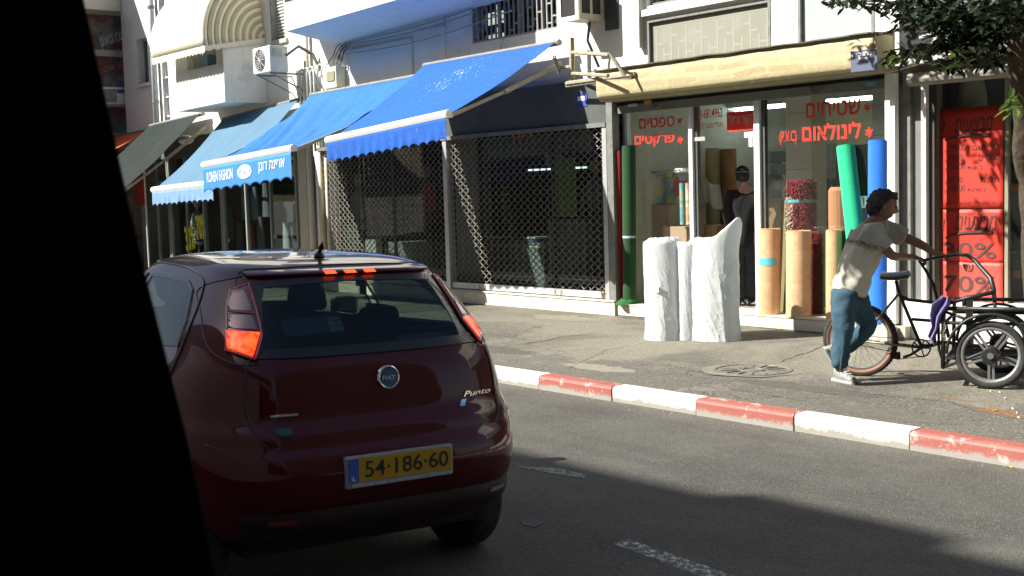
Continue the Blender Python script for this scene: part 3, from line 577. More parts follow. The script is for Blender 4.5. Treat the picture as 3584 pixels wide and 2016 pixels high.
# shutter box: body, taped front panel, dark rolled lid
sb = thing('shutter_box', 'long shutter box above the carpet shop patched with brown parcel tape', 'shutter box', (-9.6, 11.3, 3.04))
b = MB(); b.slab([(-11.66, 11.10, 3.10), (-11.66, 11.16, 3.035), (-11.66, FY - .004, 3.035), (-11.66, FY - .004, 3.42), (-11.66, 11.08, 3.42)], (4.22, 0, 0)); b.build('housing', SHB, sb)
def tape_mat():
    m = mat('taped_cardboard', (.56, .44, .24), .45, var=0); n, l, bs = nodes_of(m)
    tc = n.new('ShaderNodeNewGeometry').outputs['Position']; sp = n.new('ShaderNodeSeparateXYZ'); l.new(tc, sp.inputs[0])
    cb = n.new('ShaderNodeCombineXYZ'); l.new(sp.outputs['X'], cb.inputs[0]); wob = n.new('ShaderNodeMath'); wob.operation = 'MULTIPLY_ADD'; l.new(ntex(n, l, 1.1, 2, .5, tc), wob.inputs[0]); wob.inputs[1].default_value = .14; l.new(sp.outputs['Z'], wob.inputs[2]); l.new(wob.outputs[0], cb.inputs[1])
    br = n.new('ShaderNodeTexBrick'); br.offset = .45; br.inputs['Scale'].default_value = 1; br.inputs['Brick Width'].default_value = .52; br.inputs['Row Height'].default_value = .118
    br.inputs['Mortar Size'].default_value = .034; br.inputs['Mortar Smooth'].default_value = .6; l.new(cb.outputs[0], br.inputs['Vector'])
    br.inputs['Color1'].default_value = (.46, .38, .24, 1); br.inputs['Color2'].default_value = (.41, .32, .19, 1); br.inputs['Mortar'].default_value = (.45, .43, .24, 1)
    c = mixrgb(n, l, ramp(n, l, ntex(n, l, 9, 8, .7, tc, 1.), .58, .66, 0, .5), br.outputs['Color'], (.55, .45, .30))
    c = mixrgb(n, l, ramp(n, l, ntex(n, l, 3, 5, .6, tc), .5, .7, 0, .45), c, (.40, .36, .18)); l.new(c, bs.inputs['Base Color'])
    bp = n.new('ShaderNodeBump'); bp.inputs['Strength'].default_value = .5; bp.inputs['Distance'].default_value = .02; l.new(ntex(n, l, 6, 5, .7, tc, 1.5), bp.inputs['Height']); l.new(bp.outputs[0], bs.inputs['Normal']); return m
b = MB()
def tp(u, v):
    x = -11.64 + 4.18 * u; z = 3.06 + (.335 + .03 * math.sin(u * 3)) * v; return (x, 11.085 - .012 * math.sin(v * 3.1) - .004 * noise.noise(Vector((x * 4, z * 9, 0))) + (.03 if v < .12 else 0), z)
b.grid(tp, 90, 8); b.build('taped_panel', tape_mat(), sb, smooth=True, solid=.004)
b = MB(); b.grid(lambda u, v: (-11.70 + 4.27 * u, 11.04 + .45 * v, 3.43 + .012 * noise.noise(Vector((u * 12, v * 2, 1))) + .03 * v), 60, 3); b.build('lid', mat('lid_dark', (.10, .09, .06), .8), sb, solid=.015)
o, x0, x1, z0, z1 = poster(2140, 130, 2206, 182, 11.062, (.10, .12, .20), 'installer_sticker', 'dark blue installer sticker on the right end of the taped shutter box', 'sticker')
b = MB(); b.box(x0 + .10, x1 - .10, 11.058, 11.0615, z0 + .12, z1 - .07); b.build('panel', mat('sticker_pale', (.55, .5, .42), .6), o)
lettering('אלגבה', (x0 + .02, 11.060, z1 - .06), (x1 - .02, 11.060, z1 - .06), .045, WHITETXT, o, off=.001)
# steel lintel with pull rings, guide rails
b = MB(); b.box(PRX + .002, -7.42, 11.51, 11.8, BZ + .03, 3.034); b.build('lintel_dark', DKSTEEL, wb)
b = MB(); b.box(CX0, -7.565, 11.44, 11.505, BZ, BZ + .10); ln = b.build('shutter_bottom_bar', mat('lintel_grey', (.19, .21, .19), .6, metal=.2, stain=(.1, .1, .08), stain_amt=.3), wb)
for px, py in ((1653, 262), (2056, 223)):
    c = V(px, py, 11.42); b = MB(); b.tube([c + Vector((math.cos(a) * .07, -.01 - .01 * math.sin(a), -abs(math.sin(a)) * .075 + .03)) for a in [k * math.pi / 8 for k in range(9)]], .012, 6); b.build('pull_ring', mat('ring_dark', (.12, .12, .1), .5, metal=.4), ln)
for px, py, w, h, c in ((1620, 258, .13, .06, (.5, .28, .05)), (1580, 266, .16, .04, (.5, .52, .5)), (2178, 213, .14, .05, (.15, .35, .45))):
    q = V(px, py, 11.425); b = MB(); b.box(q.x, q.x + w, 11.425, 11.4295, q.z - h / 2, q.z + h / 2); b.build('sticker', mat('stk%d' % px, c, .5, var=.3, vs=30), ln)
b = MB(); b.box(-7.56, -7.44, 11.43, 11.505, .353, 3.03); b.build('guide_rail', WHITEPAINT, wb)
PX = [vx(1741, 430, SY), vx(1750, 430, SY), vx(1905, 430, SY), vx(1919, 430, SY)]
for a, c in ((PX[0], PX[1]), (PX[2], PX[3])):
    b = MB(); b.box(a, c, SY - .06, SY + .04, .353, 2.92); b.build('door_post', mat('bright_alu', (.78, .79, .78), .4, metal=.1, stain=(.5, .5, .45), stain_amt=.2), wb)
    b = MB(); b.box(c + .002, c + .05, SY - .02, SY + .04, .353, 2.92); b.build('post_dark_strip', mat('dark_alu', (.10, .11, .10), .5, metal=.3), wb)  # narrow dark strip beside each post
b = MB(); b.box(CX0 + .0, CX0 + .05, SY - .03, SY + .04, .353, 2.92); b.build('window_frame', mat('bright_alu', (.7, .7, .7), .4), wb)
ZT = vz(1830, 342, SY)
b = MB(); b.box(CX0 + .05, PX[0], SY, SY + .008, .36, 2.95); wl = b.build('shop_window', SHOPGLASS, wb)
b = MB(); b.box(PX[3] + .05, -7.56, SY, SY + .008, .36, 2.95); wr_ = b.build('shop_window', SHOPGLASS, wb)
b = MB(); b.box(PX[1] + .05, PX[2], SY, SY + .008, ZT, 2.95); wc = b.build('transom_window', SHOPGLASS, wb)
b = MB(); b.box(PX[1] + .002, PX[1] + .19, SY - .03, SY + .03, ZT - .04, ZT + .01); b.build('door_bracket', ALU, wc)
b = MB(); b.box(PX[2] - .17, PX[2] - .002, SY - .03, SY + .03, ZT - .035, ZT + .03); b.box(PX[2] - .10, PX[2] - .05, SY - .03, SY + .03, ZT - .15, ZT - .036); b.build('door_bracket', WHITEPAINT, wc)
# open glass door leaf folded back into the shop
dl = thing('glass_door', 'frameless glass door standing open at the right of the carpet shop entrance', 'door', (PX[2] - .05, SY + .05, .36))
b = MB(); b.box(PX[2] - .075, PX[2] - .063, SY + .06, SY + .95, .38, ZT - .16); b.build('door_leaf', SHOPGLASS, dl)
b = MB(); b.box(PX[2] - .09, PX[2] - .048, SY + .05, SY + .28, .36, .42); b.box(PX[2] - .09, PX[2] - .048, SY + .05, SY + .28, ZT - .21, ZT - .155); b.build('door_fitting', ALU, dl)
# red vinyl lettering
yl = SY - .004
def glass_text(t, a, c, h, parent, m=REDTXT, bold=.02):
    p = V(*a, yl); q = V(*c, yl); q = Vector((q.x, q.y, p.z)); return lettering(t, p, q, h, m, parent, bold=bold)
glass_text('טפטים', (1608, 325), (1697, 316), .135, wl, bold=.018); glass_text('*', (1704, 312), (1718, 312), .085, wl, bold=.02)
glass_text('פרקטים', (1597, 372), (1697, 366), .155, wl, bold=.018); glass_text('*', (1704, 362), (1719, 362), .09, wl, bold=.02)
glass_text('03-6814962', (1752, 300), (1818, 294), .115, wc, bold=.008); glass_text('טל.', (1826, 293), (1848, 291), .09, wc, bold=.008); glass_text('14', (1853, 292), (1864, 291), .10, wc, bold=.008); glass_text('העליה', (1868, 290), (1900, 288), .11, wc, bold=.008)
glass_text('אורי ואבי רונן', (1753, 329), (1818, 325), .085, wc, bold=.008)
p = V(1829, 331, yl); q = V(1902, 324, yl); b = MB(); b.box(p.x, q.x, yl - .002, yl, p.z, p.z + .235); bp_ = b.build('red_panel', REDTXT, wc)
lettering('"דקור טפט"', (p.x + .02, yl - .005, p.z + .05), (q.x - .02, yl - .005, p.z + .05), .15, mat('panel_print', (.45, .42, .34), .5), bp_, bold=.006)
glass_text('שטיחים', (2028, 298), (2165, 285), .175, wr_, bold=.015); glass_text('*', (2174, 281), (2193, 280), .10, wr_, bold=.02)
glass_text('לינולאום', (2018, 356), (2166, 344), .205, wr_, bold=.02); glass_text('*', (2177, 347), (2196, 346), .115, wr_, bold=.02)
glass_text('(P.V.C)', (1961, 366), (2004, 362), .165, wr_, bold=.01)
# room of the carpet shop
RC = mat('room_cream', (.50, .45, .27), .85, var=.06, vs=1.5)
b = MB(); b.box(CX0, -7.3, 15.6, 15.75, .3, 3.3); b.build('room_wall', RC, wb); b = MB(); b.box(-7.35, -7.25, 11.7, 15.6, .3, 3.3); b.build('room_wall', RC, wb)
b = MB(); b.box(CX0, -7.3, 11.81, 15.6, 3.1, 3.2); b.build('room_ceiling', mat('ceil_white', (.7, .7, .66), .9), wb)
b = MB(); b.box(CX0, -7.35, 11.91, 15.6, .336, .352); b.build('room_floor', mat('room_floor', (.3, .26, .2), .5, var=.2), wb)
# tiled pillars behind the right-hand glass
def tile_pillar(px0, px1, Y, d, rows=8, m=None):
    m = m or mat('white_wall_tile', (.66, .66, .58), .3, var=.05); x0, x1 = vx(px0, 400, Y), vx(px1, 400, Y)
    b = MB(); b.box(x0 + .004, x1 - .004, Y + .008, Y + d, .353, 3.09); o = b.build('pillar', mat('tile_joint', (.25, .24, .2), .9), wb); h = (3.09 - .353) / rows; n = max(1, round((x1 - x0) / .3)); w = (x1 - x0) / n
    for r in range(rows):
        for k in range(n): b = MB(); b.box(x0 + k * w + .003, x0 + (k + 1) * w - .003, Y, Y + .0075, .353 + r * h + .003, .353 + (r + 1) * h - .003); b.build('tile', m, o)
    b = MB(); b.box(x0 - .006, x0 + .003, Y, Y + d, .353, 3.09); b.box(x1 - .003, x1 + .006, Y, Y + d, .353, 3.09); b.build('pillar_side', m, o)
tile_pillar(1978, 2040, 12.25, .3); tile_pillar(2196, 2243, 11.95, .3)
# strip lights on the ceiling
tl = thing('strip_light', 'lit white fluorescent strip light on the carpet shop ceiling', 'light', (-9.5, 13.8, 2.95))
b = MB(); a = V(1868, 279, 13.8); b.box(a.x - .2, vx(2215, 250, 13.8), 13.72, 13.88, a.z + .05, a.z + .13); b.build('housing', mat('lamp_housing', (.5, .52, .5), .5), tl)
b = MB(); b.tube([(a.x - .15, 13.8, a.z + .02), (vx(2210, 250, 13.8), 13.8, a.z + .02)], .022, 8); b.build('tube', TUBE, tl)
# pillars and wall between the carpet shop and the clothes shop
for (pa, pb, Y, d, m, nm) in ((2258, 2290, 11.55, .4, GREYMETAL, 'steel_pillar'), (2293, 2320, 11.6, .35, mat('pillar_dark', (.16, .17, .16), .6, metal=.2), 'steel_pillar')):
    x0, x1 = vx(pa, 500, Y), vx(pb, 500, Y); b = MB(); b.box(x0, x1, Y, Y + d, .2, 3.375); b.build(nm, m, wb)
# ================================================================ clothes shop building at the right edge
rb = thing('corner_shop_building', 'shop front with dark signboard and red sale posters at the right edge', 'building', (-5, 11.9, .2))
b = MB(); b.box(-7.295, 2, FY + .05, FY + .3, 3.25, 8); b.build('wall', WHITEWALL, rb)
x0, x1 = vx(2324, 500, 11.55), vx(2336, 500, 11.55)
b = MB(); b.box(x0, x1, 11.5, 11.62, .5, 3.1); b.build('door_post', WHITEPAINT, rb)
b = MB(); b.box(x1 + .002, vx(2356, 500, 11.6), 11.56, 11.60, .61, 3.0); b.build('door_jamb', mat('jamb_dark', (.045, .045, .04), .6), rb)
b = MB(); b.box(x0 - .25, 2, 11.52, 12.1, .12, .60); b.build('shop_base', WHITEPAINT, rb); tiles(rb, x0 - .25, -4.0, 11.515, .2, .59, .33, mat('white_base_tile', (.74, .74, .70), .4, var=.05))
b = MB(); b.box(x0 - .05, 2, 11.36, 11.9, 2.98, 3.2); b.build('shutter_housing', mat('housing_olive', (.16, .15, .11), .6, var=.15), rb)
b = MB(); b.tube([(x0 - .02, 11.33, 2.93), (2, 11.33, 2.93)], .07, 12); b.build('shutter_roll', mat('roll_grey', (.22, .21, .17), .6, var=.1), rb)
b = MB(); b.box(x1 + .02, 1.9, 11.84, 11.848, .62, 2.95); b.build('shop_window', SHOPGLASS, rb)
for px in (2530, 2358): x = vx(px, 500, 11.8); b = MB(); b.box(x - .02, x + .02, 11.81, 11.87, .6, 2.95); b.build('window_post', mat('post_olive', (.25, .24, .17), .6), rb)
b = MB(); b.box(x1 + .1, 2, 14.0, 14.1, .3, 3.3); b.box(x1 - .2, x1 - .1, 11.9, 14, .61, 3.3); b.build('room_wall', mat('clothes_room', (.09, .09, .075), .9, var=.2), rb)
b = MB(); b.box(x1 + .1, 2, 11.87, 14, 2.97, 3.3); b.build('room_ceiling', mat('dk_ceiling', (.12, .13, .12), .9), rb); b = MB(); b.box(x1 + .1, 2, 11.87, 14, .4, .61); b.build('room_floor', mat('dk_floor', (.2, .19, .16), .6), rb)
# signboard
sg = thing('signboard', 'large dark signboard with a white frame behind the tree leaves at top right', 'sign', (-6, 11.2, 3.22))
xs0 = vx(2252, 100, 11.22); sz = vz(2252, 166, 11.22)
b = MB(); b.box(xs0 + .05, 1.5, 11.24, 11.45, sz + .06, sz + 1.6); b.build('board', mat('board_slate', (.20, .24, .26), .4, var=.08), sg)
b = MB(); b.box(xs0, xs0 + .05, 11.215, 11.47, sz, sz + 1.6); b.box(xs0 + .05, 1.5, 11.215, 11.47, sz, sz + .06); b.build('frame', WHITEPAINT, sg)
c0 = V(2312, 84, 11.235); b = MB()
pts = [(math.cos(a) * .30, math.sin(a) * .27) for a in [k / 28 * 6.283 for k in range(28)]]; b.slab([(c0.x + x, 11.225, c0.z + z) for x, z in pts], (0, .012, 0)); em = b.build('emblem', BLACKTXT, sg)
b = MB(); arc = [Vector((c0.x + math.cos(a) * .22, 11.222, c0.z + math.sin(a) * .2)) for a in [-1.9 + k * .28 for k in range(14)]]; b.tube(arc, [.005 + .03 * math.sin(k / 13 * 3.14) for k in range(14)], 6); b.tube([Vector((c0.x + .02, 11.222, c0.z - .05)), Vector((c0.x + .36, 11.222, c0.z + .02)), Vector((c0.x + .38, 11.222, c0.z + .2))], .02, 6); b.build('swoosh', mat('swoosh_grey', (.42, .46, .47), .5), em)
# red sale posters
RP = mat('poster_red', (.60, .036, .02), .55, var=.04, bump=.05, bs=8); RP2 = mat('poster_red_faded', (.60, .07, .05), .55, var=.05)
PT = mat('poster_print', (.085, .035, .03), .7)
YP_ = 11.80
def red_poster(pyt, pyb, m, lbl):
    x0, x1 = vx(2366, 500, YP_), vx(2524, 500, YP_); zt, zb = vz(2366, pyt, YP_), vz(2366, pyb, YP_)
    b = MB(); b.grid(lambda u, v: (x0 + (x1 - x0) * u, YP_ + .003 * math.sin(u * 9 + v * 3), zb + (zt - zb) * v), 12, 12)
    return tag(b.build('sale_poster', m, smooth=True, solid=.003), lbl, 'poster')
pa = red_poster(275, 525, RP, 'upper red sale poster with handwritten heading and price list in the clothes shop window')
pb = red_poster(527, 658, RP, 'middle red sale poster reading 30% behind the cart handle')
pc = red_poster(657, 782, RP2, 'lower faded red sale poster reading 70% behind the cart frame')
def pt(par, t, xa, ya, xb, h, bold=.004, shear=0): # anchored by left/right px and bottom px
    p = V(xa, ya, YP_ - .004); q = V(xb, ya, YP_ - .004); q = Vector((q.x, q.y, p.z)); lettering(t, (p.x, YP_ - .007, p.z), (q.x, YP_ - .007, p.z), h * .0042, PT, par, bold=bold, shear=shear)
def stroke(par, pts):
    q = [V(x, y, YP_ - .006) for x, y in pts]; b = MB(); n = len(q); b.tube(q, [.004 + .014 * math.sin(min(1, (k + .5) / n * 1.6) * math.pi * .6) for k in range(n)], 6); b.build('underline', PT, par)
pt(pa, 'מבצעים', 2402, 333, 2498, 34, .012, .25); pt(pa, '!', 2370, 333, 2379, 26, .01, .2); stroke(pa, [(2376, 352), (2400, 346), (2430, 340), (2470, 338), (2490, 340)])
for t, xa, y, xb, h in (('299.00', 2386, 381, 2428, 17), ('חליפת גבר', 2440, 378, 2512, 15), ('99.00', 2386, 406, 2422, 17), ('מכנסיים', 2462, 404, 2512, 15), ('150.00', 2386, 427, 2428, 17), ('2 זוגות', 2434, 427, 2470, 10), ('69.00', 2386, 461, 2422, 17), ('חולצות', 2466, 459, 2512, 16), ('100.00', 2386, 482, 2428, 16), ('2 חולצות', 2435, 482, 2478, 10), ('כל המוצרים תוצרת N.B.O.', 2377, 515, 2506, 7)):
    pt(pa, t, xa, y, xb, h)
for y in (384, 408, 429, 463, 484): pt(pa, 'ש"ח', 2369, y, 2381, 7)
pt(pb, 'מבצעים', 2402, 578, 2508, 36, .012, .25); pt(pb, '!', 2369, 578, 2377, 28, .01, .2); stroke(pb, [(2378, 598), (2400, 590), (2430, 585), (2470, 583), (2496, 585)])
pt(pb, '30%', 2372, 648, 2506, 40, .012); pt(pc, 'עד', 2422, 683, 2448, 20, .008); pt(pc, '70%', 2372, 733, 2506, 42, .012); pt(pc, 'על כל', 2440, 770, 2500, 20, .01)
# dim clothes and orange tags inside
for k, (px, py, h) in enumerate([(2548, 300, .9), (2562, 420, 1.0), (2545, 560, .8), (2566, 640, .7)]):
    q = V(px, py, 12.3); b = MB(); b.hexa([(q.x - .15, 12.28, q.z - h), (q.x + .2, 12.28, q.z - h), (q.x + .2, 12.45, q.z - h), (q.x - .15, 12.45, q.z - h)], [(q.x - .05, 12.33, q.z), (q.x + .08, 12.33, q.z), (q.x + .08, 12.40, q.z), (q.x - .05, 12.40, q.z)])
    o = tag(b.build('hanging_jacket', mat('navy_cloth%d' % (k % 2), ((.03, .035, .05), (.03, .034, .036))[k % 2], .9, bump=.4, bs=12), bevel=.03), ['dark jacket beside the top of the upper red poster', 'grey jacket right of the upper price list poster', 'dark jacket right of the middle 30% poster', 'grey jacket right of the lower 70% poster'][k], 'garment', 'garments in the right window')
    b = MB(); b.box(q.x - .06, q.x + .02, 12.265, 12.27, q.z - .25, q.z - .17); b.build('price_tag', mat('orange_tag', (.7, .2, .02), .5), o)
b = MB(); q = V(2445, 250, 12.1); b.grid(lambda u, v: (q.x + math.cos(u * 6.28) * (.14 + .05 * math.sin(v * 3)) * (1 - .6 * v * v), 12.1 + math.sin(u * 6.28) * .1, q.z - .35 + v * .75), 18, 12, True); tag(b.build('shop_dummy', mat('dummy_pale', (.42, .42, .36), .5), smooth=True), 'pale headless shop dummy above the upper red poster', 'mannequin')
# ================================================================ left building with the enclosed balcony
lb = thing('balcony_building', 'white building at left with enclosed balcony, drainpipe and louvred stair window', 'building', (-24, 11.8, .19))
wn = (vx(345, 150, FY), vx(372, 150, FY), vz(350, 213, FY), vz(372, 92, FY)); lv = (vx(406, 150, FY), vx(421, 150, FY), 3.3, 7.2); bdw = (vx(685, 50, FY), vx(716, 50, FY), vz(690, 103, FY), 6.5)
b = MB(); wall(b, -28.3, -19.92, 3.3, 9, FY, .25, [wn, lv, bdw]); b.build('wall', WHITEWALL, lb)
b = MB(); b.box(-28.3, -28.05, FY + .25, 16, .2, 9); b.box(-28.0, -19.96, 15.8, 16, .2, 9); b.build('side_wall', GREYWALL, lb)
window(lb, wn, FY + .15, fm=mat('old_alu', (.55, .56, .52), .5), mull=1)
b = MB(); b.box(wn[0] - .05, wn[1] + .05, FY - .06, FY + .14, wn[2] - .06, wn[2]); b.build('window_sill', WHITEWALL, lb)
b = MB(); b.box(-28, -20, FY + .9, FY + 1.0, 3.3, 8); b.build('room_wall', ROOMDARK, lb)
# stairwell strip: steel frames with tilted glass louvres
for k in range(9):
    z = 3.35 + k * .43; b = MB(); t = .03; b.box(lv[0], lv[1], FY + .05, FY + .1, z, z + t); b.box(lv[0], lv[0] + t, FY + .05, FY + .1, z + t, z + .43); b.box(lv[1] - t, lv[1], FY + .05, FY + .1, z + t, z + .43); f = b.build('window', WHITEPAINT, lb)
    b = MB(); b.hexa([(lv[0] + t, FY + .10, z + .05), (lv[1] - t, FY + .10, z + .05), (lv[1] - t, FY + .106, z + .05), (lv[0] + t, FY + .106, z + .05)], [(lv[0] + t, FY - .02 + (.1 if k % 2 else 0), z + .41), (lv[1] - t, FY - .02 + (.1 if k % 2 else 0), z + .41), (lv[1] - t, FY - .014 + (.1 if k % 2 else 0), z + .41), (lv[0] + t, FY - .014 + (.1 if k % 2 else 0), z + .41)]); b.build('pane', mat('louvre_glass', (.12, .16, .17), .1), f)
# roller blind beside the striped awning: real slats
sh = MB(); sh.box(bdw[0] - .0, bdw[0] + .05, FY - .04, FY + .1, bdw[2], bdw[3]); shf = sh.build('shutter_frame', GREYMETAL, lb)
k = 0; z = bdw[2] + .02
while z < bdw[3]: b = MB(); b.tube([(bdw[0] + .05, FY + .08, z), (bdw[1], FY + .08, z)], .028, 6); b.build('shutter_slat', mat('slat_grey', (.42, .44, .42), .6, var=.05), shf); z += .062
b = MB(); b.box(bdw[0], bdw[1] + .1, FY - .05, FY + .1, bdw[2] - .08, bdw[2]); b.build('window_sill', GREYWALL, lb)
# enclosed balcony with a window band
BY, bx0, bx1, bz0, bz1 = 10.6, -23.47, -21.3, 3.80, 4.78
hole = (vx(470, 150, BY), vx(543, 130, BY), vz(505, 170, BY), 4.9)
b = MB(); wall(b, bx0, bx1, bz0, bz1 + .2, BY, .12, [hole]); b.box(bx1 - .12, bx1, BY + .12, FY - .003, bz0, bz1 + .25); b.box(bx0, bx0 + .12, BY + .12, FY - .003, bz0, bz1 + .25); b.hexa([(bx0, BY - .002, bz0 - .1), (bx1, BY - .002, bz0 - .06), (bx1, FY - .003, bz0 - .06), (bx0, FY - .003, bz0 - .1)], [(bx0, BY - .002, bz0 - .002), (bx1, BY - .002, bz0 - .002), (bx1, FY - .003, bz0 - .002), (bx0, FY - .003, bz0 - .002)])
b.build('balcony', mat('balcony_wall', (.70, .70, .67), .9, var=.06, vs=1.5, bump=.3, bs=18, stain=(.35, .36, .34), stain_amt=.6, stain_s=1.8), lb)
b = MB(); b.box(bx0 + .12, bx1 - .12, BY + .5, BY + .55, bz0, 5.6); b.build('balcony_inner', mat('inner_beige', (.35, .33, .27), .9), lb)  # plain beige panel set back behind the balcony opening
for k, (xa, xb, c, l_) in enumerate(((-22.95, -22.55, (.6, .62, .58), 'pale box on the ledge of the enclosed balcony'), (-22.15, -21.8, (.16, .30, .48), 'blue plastic tub on the ledge of the enclosed balcony'))):
    q = V((490, 527)[k], (150, 138)[k], BY + .2); b = MB(); b.hexa([(q.x - .17, BY + .08, hole[2]), (q.x + .15, BY + .08, hole[2]), (q.x + .15, BY + .35, hole[2]), (q.x - .17, BY + .35, hole[2])], [(q.x - .2, BY + .06, hole[2] + .24), (q.x + .18, BY + .06, hole[2] + .24), (q.x + .18, BY + .38, hole[2] + .24), (q.x - .2, BY + .38, hole[2] + .24)]); tag(b.build(['storage_box', 'plastic_tub'][k], mat('ledge%d' % k, c, .6), bevel=.01), l_, ['box', 'tub'][k])
# striped hood awning of the balcony: quarter fan at its side
aw = thing('striped_awning', 'cream and beige striped hood awning over the enclosed balcony', 'awning', (-22.4, 10.9, 4.8))
def stripe_mat():
    m = mat('striped_canvas', (.7, .66, .5), .85, var=0, tl=.3); n, l, bs = nodes_of(m); return m
SA = mat('canvas_cream', (.80, .77, .62), .85, var=.03, tl=.25); SB = mat('canvas_beige', (.50, .44, .26), .85, var=.04, tl=.25)
pv = V(667, 95, FY - .02); PXR = pv.x; 
fr_ = XP(540, 113, PXR); top_ = XP(553, -20, PXR)
fr_ = Vector((PXR, BY - .38, vz(545, 108, BY - .38))); L_ = math.hypot(fr_.y - pv.y, fr_.z - pv.z)
a0 = math.atan2(fr_.z - pv.z, -(fr_.y - pv.y)); XL = bx0 - .2
def hood(r, a, x): return Vector((x, pv.y - math.cos(a) * r, pv.z + math.sin(a) * r))
nst = 18
for k in range(nst):   # side stripes run round the pivot as rings
    r0, r1 = L_ * k / nst, L_ * (k + 1) / nst; b = MB(); b.grid(lambda u, v: hood(r0 + (r1 - r0) * v, a0 + (1.45 - a0) * u, PXR), 14, 1); b.build('stripe', SB if k % 2 == 0 else SA, aw, smooth=True, solid=.002)
ns = 22
b = MB(); b.grid(lambda u, v: hood(L_, a0 + (1.45 - a0) * v, PXR + (XL - PXR) * u), 24, 14); b.build('canopy', SA, aw, smooth=True, solid=.003)
b = MB()
def scal(u, v): q = hood(L_, a0, PXR + (XL - PXR) * u); return q + Vector((0, 0, -v * (.09 + .035 * abs(math.sin(u * 16 * math.pi)))))
b.grid(scal, 160, 2); b.build('valance', SA, aw, solid=.002)
b = MB(); b.grid(lambda u, v: hood(L_ * (1 - u), a0, PXR) + Vector((0, 0, -v * (.07 + .03 * abs(math.sin(u * 7 * math.pi))))), 60, 2); b.build('valance', SA, aw, solid=.002)
for a in (a0, .45, .85, 1.2): b = MB(); b.tube([hood(.02, a, PXR - .01), hood(L_ - .005, a, PXR - .01), hood(L_ - .005, a, XL)], .011, 6); b.build('hoop', WHITEPAINT, aw)
# outdoor air conditioner on brackets
def ac_unit(x0, x1, y0, y1, z0, z1, lbl, fan='y', body=None):
    t = thing('air_conditioner', lbl, 'air conditioner', ((x0 + x1) / 2, (y0 + y1) / 2, z0)); m = body or mat('ac_body', (.70, .70, .66), .5, var=.05, stain=(.45, .43, .36), stain_amt=.4)
    b = MB(); b.box(x0, x1, y0, y1, z0, z1); b.build('casing', m, t, bevel=.015)
    cx, cz, r = x0 + (x1 - x0) * .42, (z0 + z1) / 2, min(z1 - z0, x1 - x0) * .42
    b = MB(); b.lathe((cx, y0 - .003, cz), (0, -1, 0), [(0, .001), (0, r)], 28); b.build('fan_opening', BLACK, t)
    for k in range(5): b = MB(); b.lathe((cx, y0 - .012, cz), (0, -1, 0), [(0, r * (k + .8) / 5.0), (.006, r * (k + .9) / 5.0), (0, r * (k + 1) / 5.0)], 28); b.build('guard_ring', WHITEPAINT, t)
    for k in range(10): a = k * math.pi / 5; b = MB(); b.tube([(cx, y0 - .016, cz), (cx + math.cos(a) * r, y0 - .014, cz + math.sin(a) * r)], .004, 4); b.build('guard_spoke', WHITEPAINT, t)
    for x in (x0 + .08, x1 - .08): b = MB(); b.bar((x, y0 + .02, z0 - .02), (x, FY - .005, z0 - .02), .03, .03); b.bar((x, y0 + .08, z0 - .03), (x, FY - .005, z0 - .33), .02, .02); b.build('bracket', GREYMETAL, t)
    return t
ax1 = vx(705, 178, 10.9); 
q0 = V(637, 175, 10.75); q1 = V(680, 172, 10.75)
ac1 = ac_unit(q0.x, q1.x, 10.75, 11.12, vz(637, 188, 10.75), vz(679, 113, 10.75), 'white outdoor air conditioner on brackets right of the enclosed balcony')
b = MB(); b.box(q1.x, q1.x + .02, 10.82, 10.98, vz(680, 140, 10.75), vz(680, 120, 10.75)); b.build('valve_cover', mat('valve_cover', (.55, .55, .45), .6), ac1)
b = MB(); b.tube([(q1.x + .05, 11.05, q0.z + .2), (q1.x + .25, 11.2, q0.z + .35), (q1.x + .4, 11.4, q0.z + .2), (q1.x + .5, FY - .02, q0.z - .1)], .03, 8); b.build('insulated_pipe', mat('pipe_wrap', (.16, .17, .16), .8, var=.6, vs=40), ac1)
# downpipe
b = MB(); pz0 = 0; p0 = V(380, 0, FY - .12); p1 = V(389, 322, FY - .12); xm = (p0.x + p1.x) / 2
b.tube([(xm, FY - .1, 8), (xm, FY - .1, 3.0)], .065, 12); dp = tag(b.build('drainpipe', mat('pipe_bluegrey', (.42, .47, .52), .5), smooth=True), 'blue grey drainpipe running down the left building beside the small window', 'pipe')
for z in (4.1, 5.2, 6.2): b = MB(); b.lathe((xm, FY - .1, z), (0, 0, 1), [(0, .066), (0, .078), (.06, .078), (.06, .066)], 12); b.build('collar', GREYMETAL, dp)
# piers and pipes between the two buildings
for (px, r, m, l_, z1) in ((783, .05, CREAM, 'cream downpipe left of the grilled shop', 5), (797, .055, mat('pipe_black', (.03, .035, .035), .4), 'black downpipe beside the cream pier', 3.4), (808, .06, mat('pipe_cream', (.55, .52, .38), .5), 'thick cream pipe next to the white grille post', 3.3), (822, .035, mat('pipe_cream', (.55, .52, .38), .5), 'thin cream conduit next to the white grille post', 2.6)):
    x = vx(px, 450, FY - .08); b = MB(); b.tube([(x, FY - .08, .2), (x, FY - .08, z1)], r, 10); tag(b.build('wall_pipe', m, smooth=True), l_, 'pipe')
xa = vx(752, 500, FY); b = MB(); b.box(xa, -19.96, FY, 12.4, .15, 3.3); b.build('pier', CREAM, lb)
